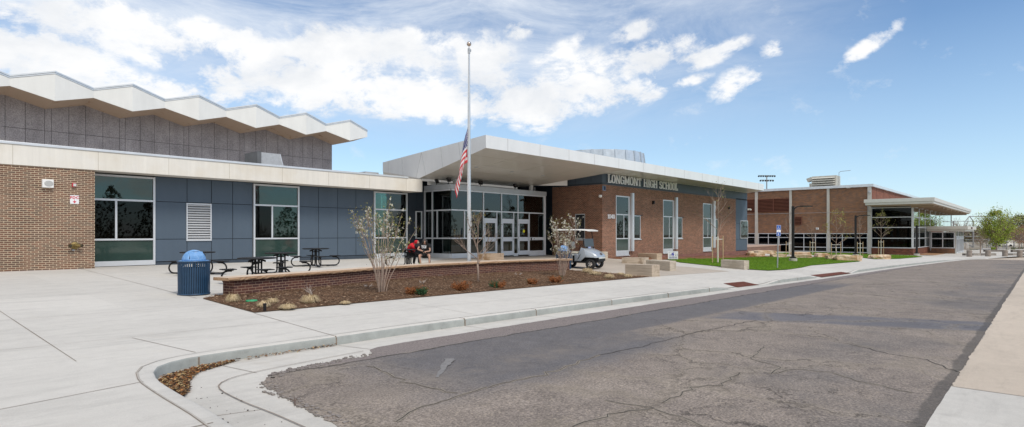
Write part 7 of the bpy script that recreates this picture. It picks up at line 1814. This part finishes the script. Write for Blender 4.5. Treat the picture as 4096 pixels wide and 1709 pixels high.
# ================================================================ camera, sky, sun
cam = bpy.data.cameras.new('camera'); co = bpy.data.objects.new('camera', cam); C.objects.link(co)
co.location = (0,0,0); co.rotation_euler = (R(90),0,-math.atan2(CS,SN)); cam.sensor_width = 36; cam.lens = FL/4096*36
cam.shift_y = (HY-854.5)/4096; cam.clip_end = 5000; cam.clip_start = .05; SC.camera = co
W = bpy.data.worlds.new('World'); SC.world = W; W.use_nodes = True; wt = W.node_tree; wt.nodes.clear()
class WN(NT):
    def __init__(s, t): s.t = t; s.n = t.nodes
w = WN(wt)
SUN_EL, SUN_AZ = R(54), math.atan2(-.12, -1)       # azimuth measured from +Y towards +X
sky = w.new('ShaderNodeTexSky', sky_type='NISHITA'); sky.sun_disc = False; sky.sun_elevation = SUN_EL; sky.sun_rotation = SUN_AZ
sky.altitude = 1500; sky.air_density = 1.0; sky.dust_density = .6; sky.ozone_density = 2.2
tc = w.new('ShaderNodeTexCoord'); nrm = w.new('ShaderNodeVectorMath', operation='NORMALIZE'); w.l(tc.outputs['Generated'], nrm.inputs[0])
x, y, z = w.sep(nrm.outputs[0])
az = w.math('ARCTAN2', x, y); el = w.math('ARCSINE', z)
# cloud cover painted on the celestial sphere: azimuth / elevation ellipses broken up by noise
def azel(px, py):
    a, b = ray(px); return math.atan2(a, b), math.atan2((HY-py)/FL, math.hypot(a, b))
P = w.comb(az, el, 0)
n1 = w.noise(9, 9, .66, w.scalev(P, (1,1.6,1), (0,0,R(-20))), .3); n2 = w.noise(30, 8, .65, w.scalev(P, (1,1.4,1), (0,0,R(-20))), .25)
nn = w.math('MULTIPLY_ADD', n1, .72, w.math('MULTIPLY', n2, .28))
BL = [(250,60,520,110,0,1.0),(120,230,420,150,0,1.15),(560,150,360,120,0,1.0),(300,400,700,150,-8,1.1),(760,450,400,110,-10,1.05),(950,300,200,120,0,.8),(760,120,190,70,0,.8),
      (1060,230,240,130,0,1.05),(1330,210,310,120,0,1.05),(1640,230,270,120,0,1.0),(1900,270,170,150,0,1.0),(1250,330,380,120,0,1.0),(1680,380,340,120,0,1.05),(1880,420,180,95,0,.9),(1150,410,240,65,0,.75),
      (2120,410,180,110,10,1.0),(2300,340,280,125,18,1.05),(2560,260,280,80,16,1.0),(2790,235,160,50,10,.75),(2560,340,170,75,15,.8),(2180,490,140,50,10,.62),(2400,400,160,65,15,.8),(2590,395,80,34,20,.5),
      (2955,330,140,72,28,.66),(3090,197,60,42,20,.56),(3480,180,170,40,32,.60),(2530,130,120,46,20,.52),(2930,185,95,40,15,.55),(2750,325,110,26,10,.58),(2070,122,75,42,0,.6),(3420,205,80,20,25,.45),(2240,210,160,45,25,.55)]
m = None
for px, py, rx, ry, ang, st in BL:
    a0, e0 = azel(px, py); a1, _ = azel(px+rx, py); _, e1 = azel(px, py-ry)
    ra, re = abs(a1-a0), abs(e1-e0)
    sb = w.new('ShaderNodeVectorMath', operation='SUBTRACT'); w.l(P, sb.inputs[0]); sb.inputs[1].default_value = (a0, e0, 0)
    mp = w.new('ShaderNodeMapping'); mp.vector_type = 'POINT'; mp.inputs['Rotation'].default_value = (0,0,R(-ang)); w.l(sb.outputs[0], mp.inputs['Vector'])
    mp2 = w.new('ShaderNodeMapping'); mp2.inputs['Scale'].default_value = (1/ra, 1/re, 0); w.l(mp.outputs[0], mp2.inputs['Vector'])
    ln = w.new('ShaderNodeVectorMath', operation='LENGTH'); w.l(mp2.outputs[0], ln.inputs[0])
    v = w.math('MULTIPLY', w.math('SUBTRACT', 1.25, ln.outputs['Value'], None, True), st)
    m = v if m is None else w.math('SMOOTH_MAX', m, v, .15)
# behind and overhead: broken cloud everywhere so the light is soft
back = w.math('MULTIPLY', w.math('SUBTRACT', .25, w.math('ADD', w.math('MULTIPLY', x, CS), w.math('MULTIPLY', y, SN)), None, True), .75)
m = w.math('MAXIMUM', m, back)
cov = w.math('ADD', m, w.math('MULTIPLY', w.math('MULTIPLY', w.math('SUBTRACT', nn, .5), 5.0), w.math('MULTIPLY', m, 2.6, None, True)))
mask = w.ramp(cov, [(.20, 0.0), (.42, .40), (.68, .88), (.95, 1.0)])
shade = w.ramp(w.noise(5, 6, .6, w.scalev(P, (1,2,1)), .3), [(.35, (7.5,7.75,8.1)), (.58, (9.25,9.25,9.25))])
ci = w.noise(3.2, 8, .68, w.scalev(P, (1,3.4,1), (0,0,R(-14))), .7)
a_l, _ = azel(2300, 100); a_r, _ = azel(3700, 100)
lf = w.math('MULTIPLY_ADD', w.math('SUBTRACT', az, a_r), 1/(a_l-a_r), 0, True)
hi = w.math('MULTIPLY_ADD', w.math('SUBTRACT', el, R(9)), 1/R(9), .12, True)
veil = w.math('MULTIPLY', w.math('MULTIPLY', w.ramp(ci, [(.32, .14), (.66, .85)]), lf), hi)
hz = w.ramp(el, [(0.0, 1.0), (.30, 0.0)])
base = w.mix(1, sky.outputs[0], (1.28,1.40,1.42), 'MULTIPLY')
base = w.mix(w.math('MULTIPLY', hz, .55), base, (5.6,7.2,8.4))
col = w.mix(veil, base, (8.0,8.45,9.0)); col = w.mix(mask, col, shade)
bg = w.new('ShaderNodeBackground'); bg.inputs['Strength'].default_value = .10; w.l(col, bg.inputs['Color'])
wo = w.new('ShaderNodeOutputWorld'); w.l(bg.outputs[0], wo.inputs[0])
sl = bpy.data.lights.new('sun', 'SUN'); sl.energy = 2.1; sl.angle = R(16); sl.color = (1,.93,.83)
so = bpy.data.objects.new('sun', sl); C.objects.link(so)
d = Vector((math.sin(SUN_AZ)*math.cos(SUN_EL), math.cos(SUN_AZ)*math.cos(SUN_EL), math.sin(SUN_EL)))
so.rotation_euler = d.to_track_quat('Z','Y').to_euler()
SC.view_settings.view_transform = 'Standard'; SC.view_settings.look = 'None'; SC.view_settings.exposure = .16; SC.view_settings.gamma = 1
SC.cycles.max_bounces = 8; SC.cycles.transparent_max_bounces = 12; SC.cycles.use_denoising = True; SC.cycles.caustics_reflective = False; SC.cycles.caustics_refractive = False
SC.cycles.sample_clamp_indirect = 6
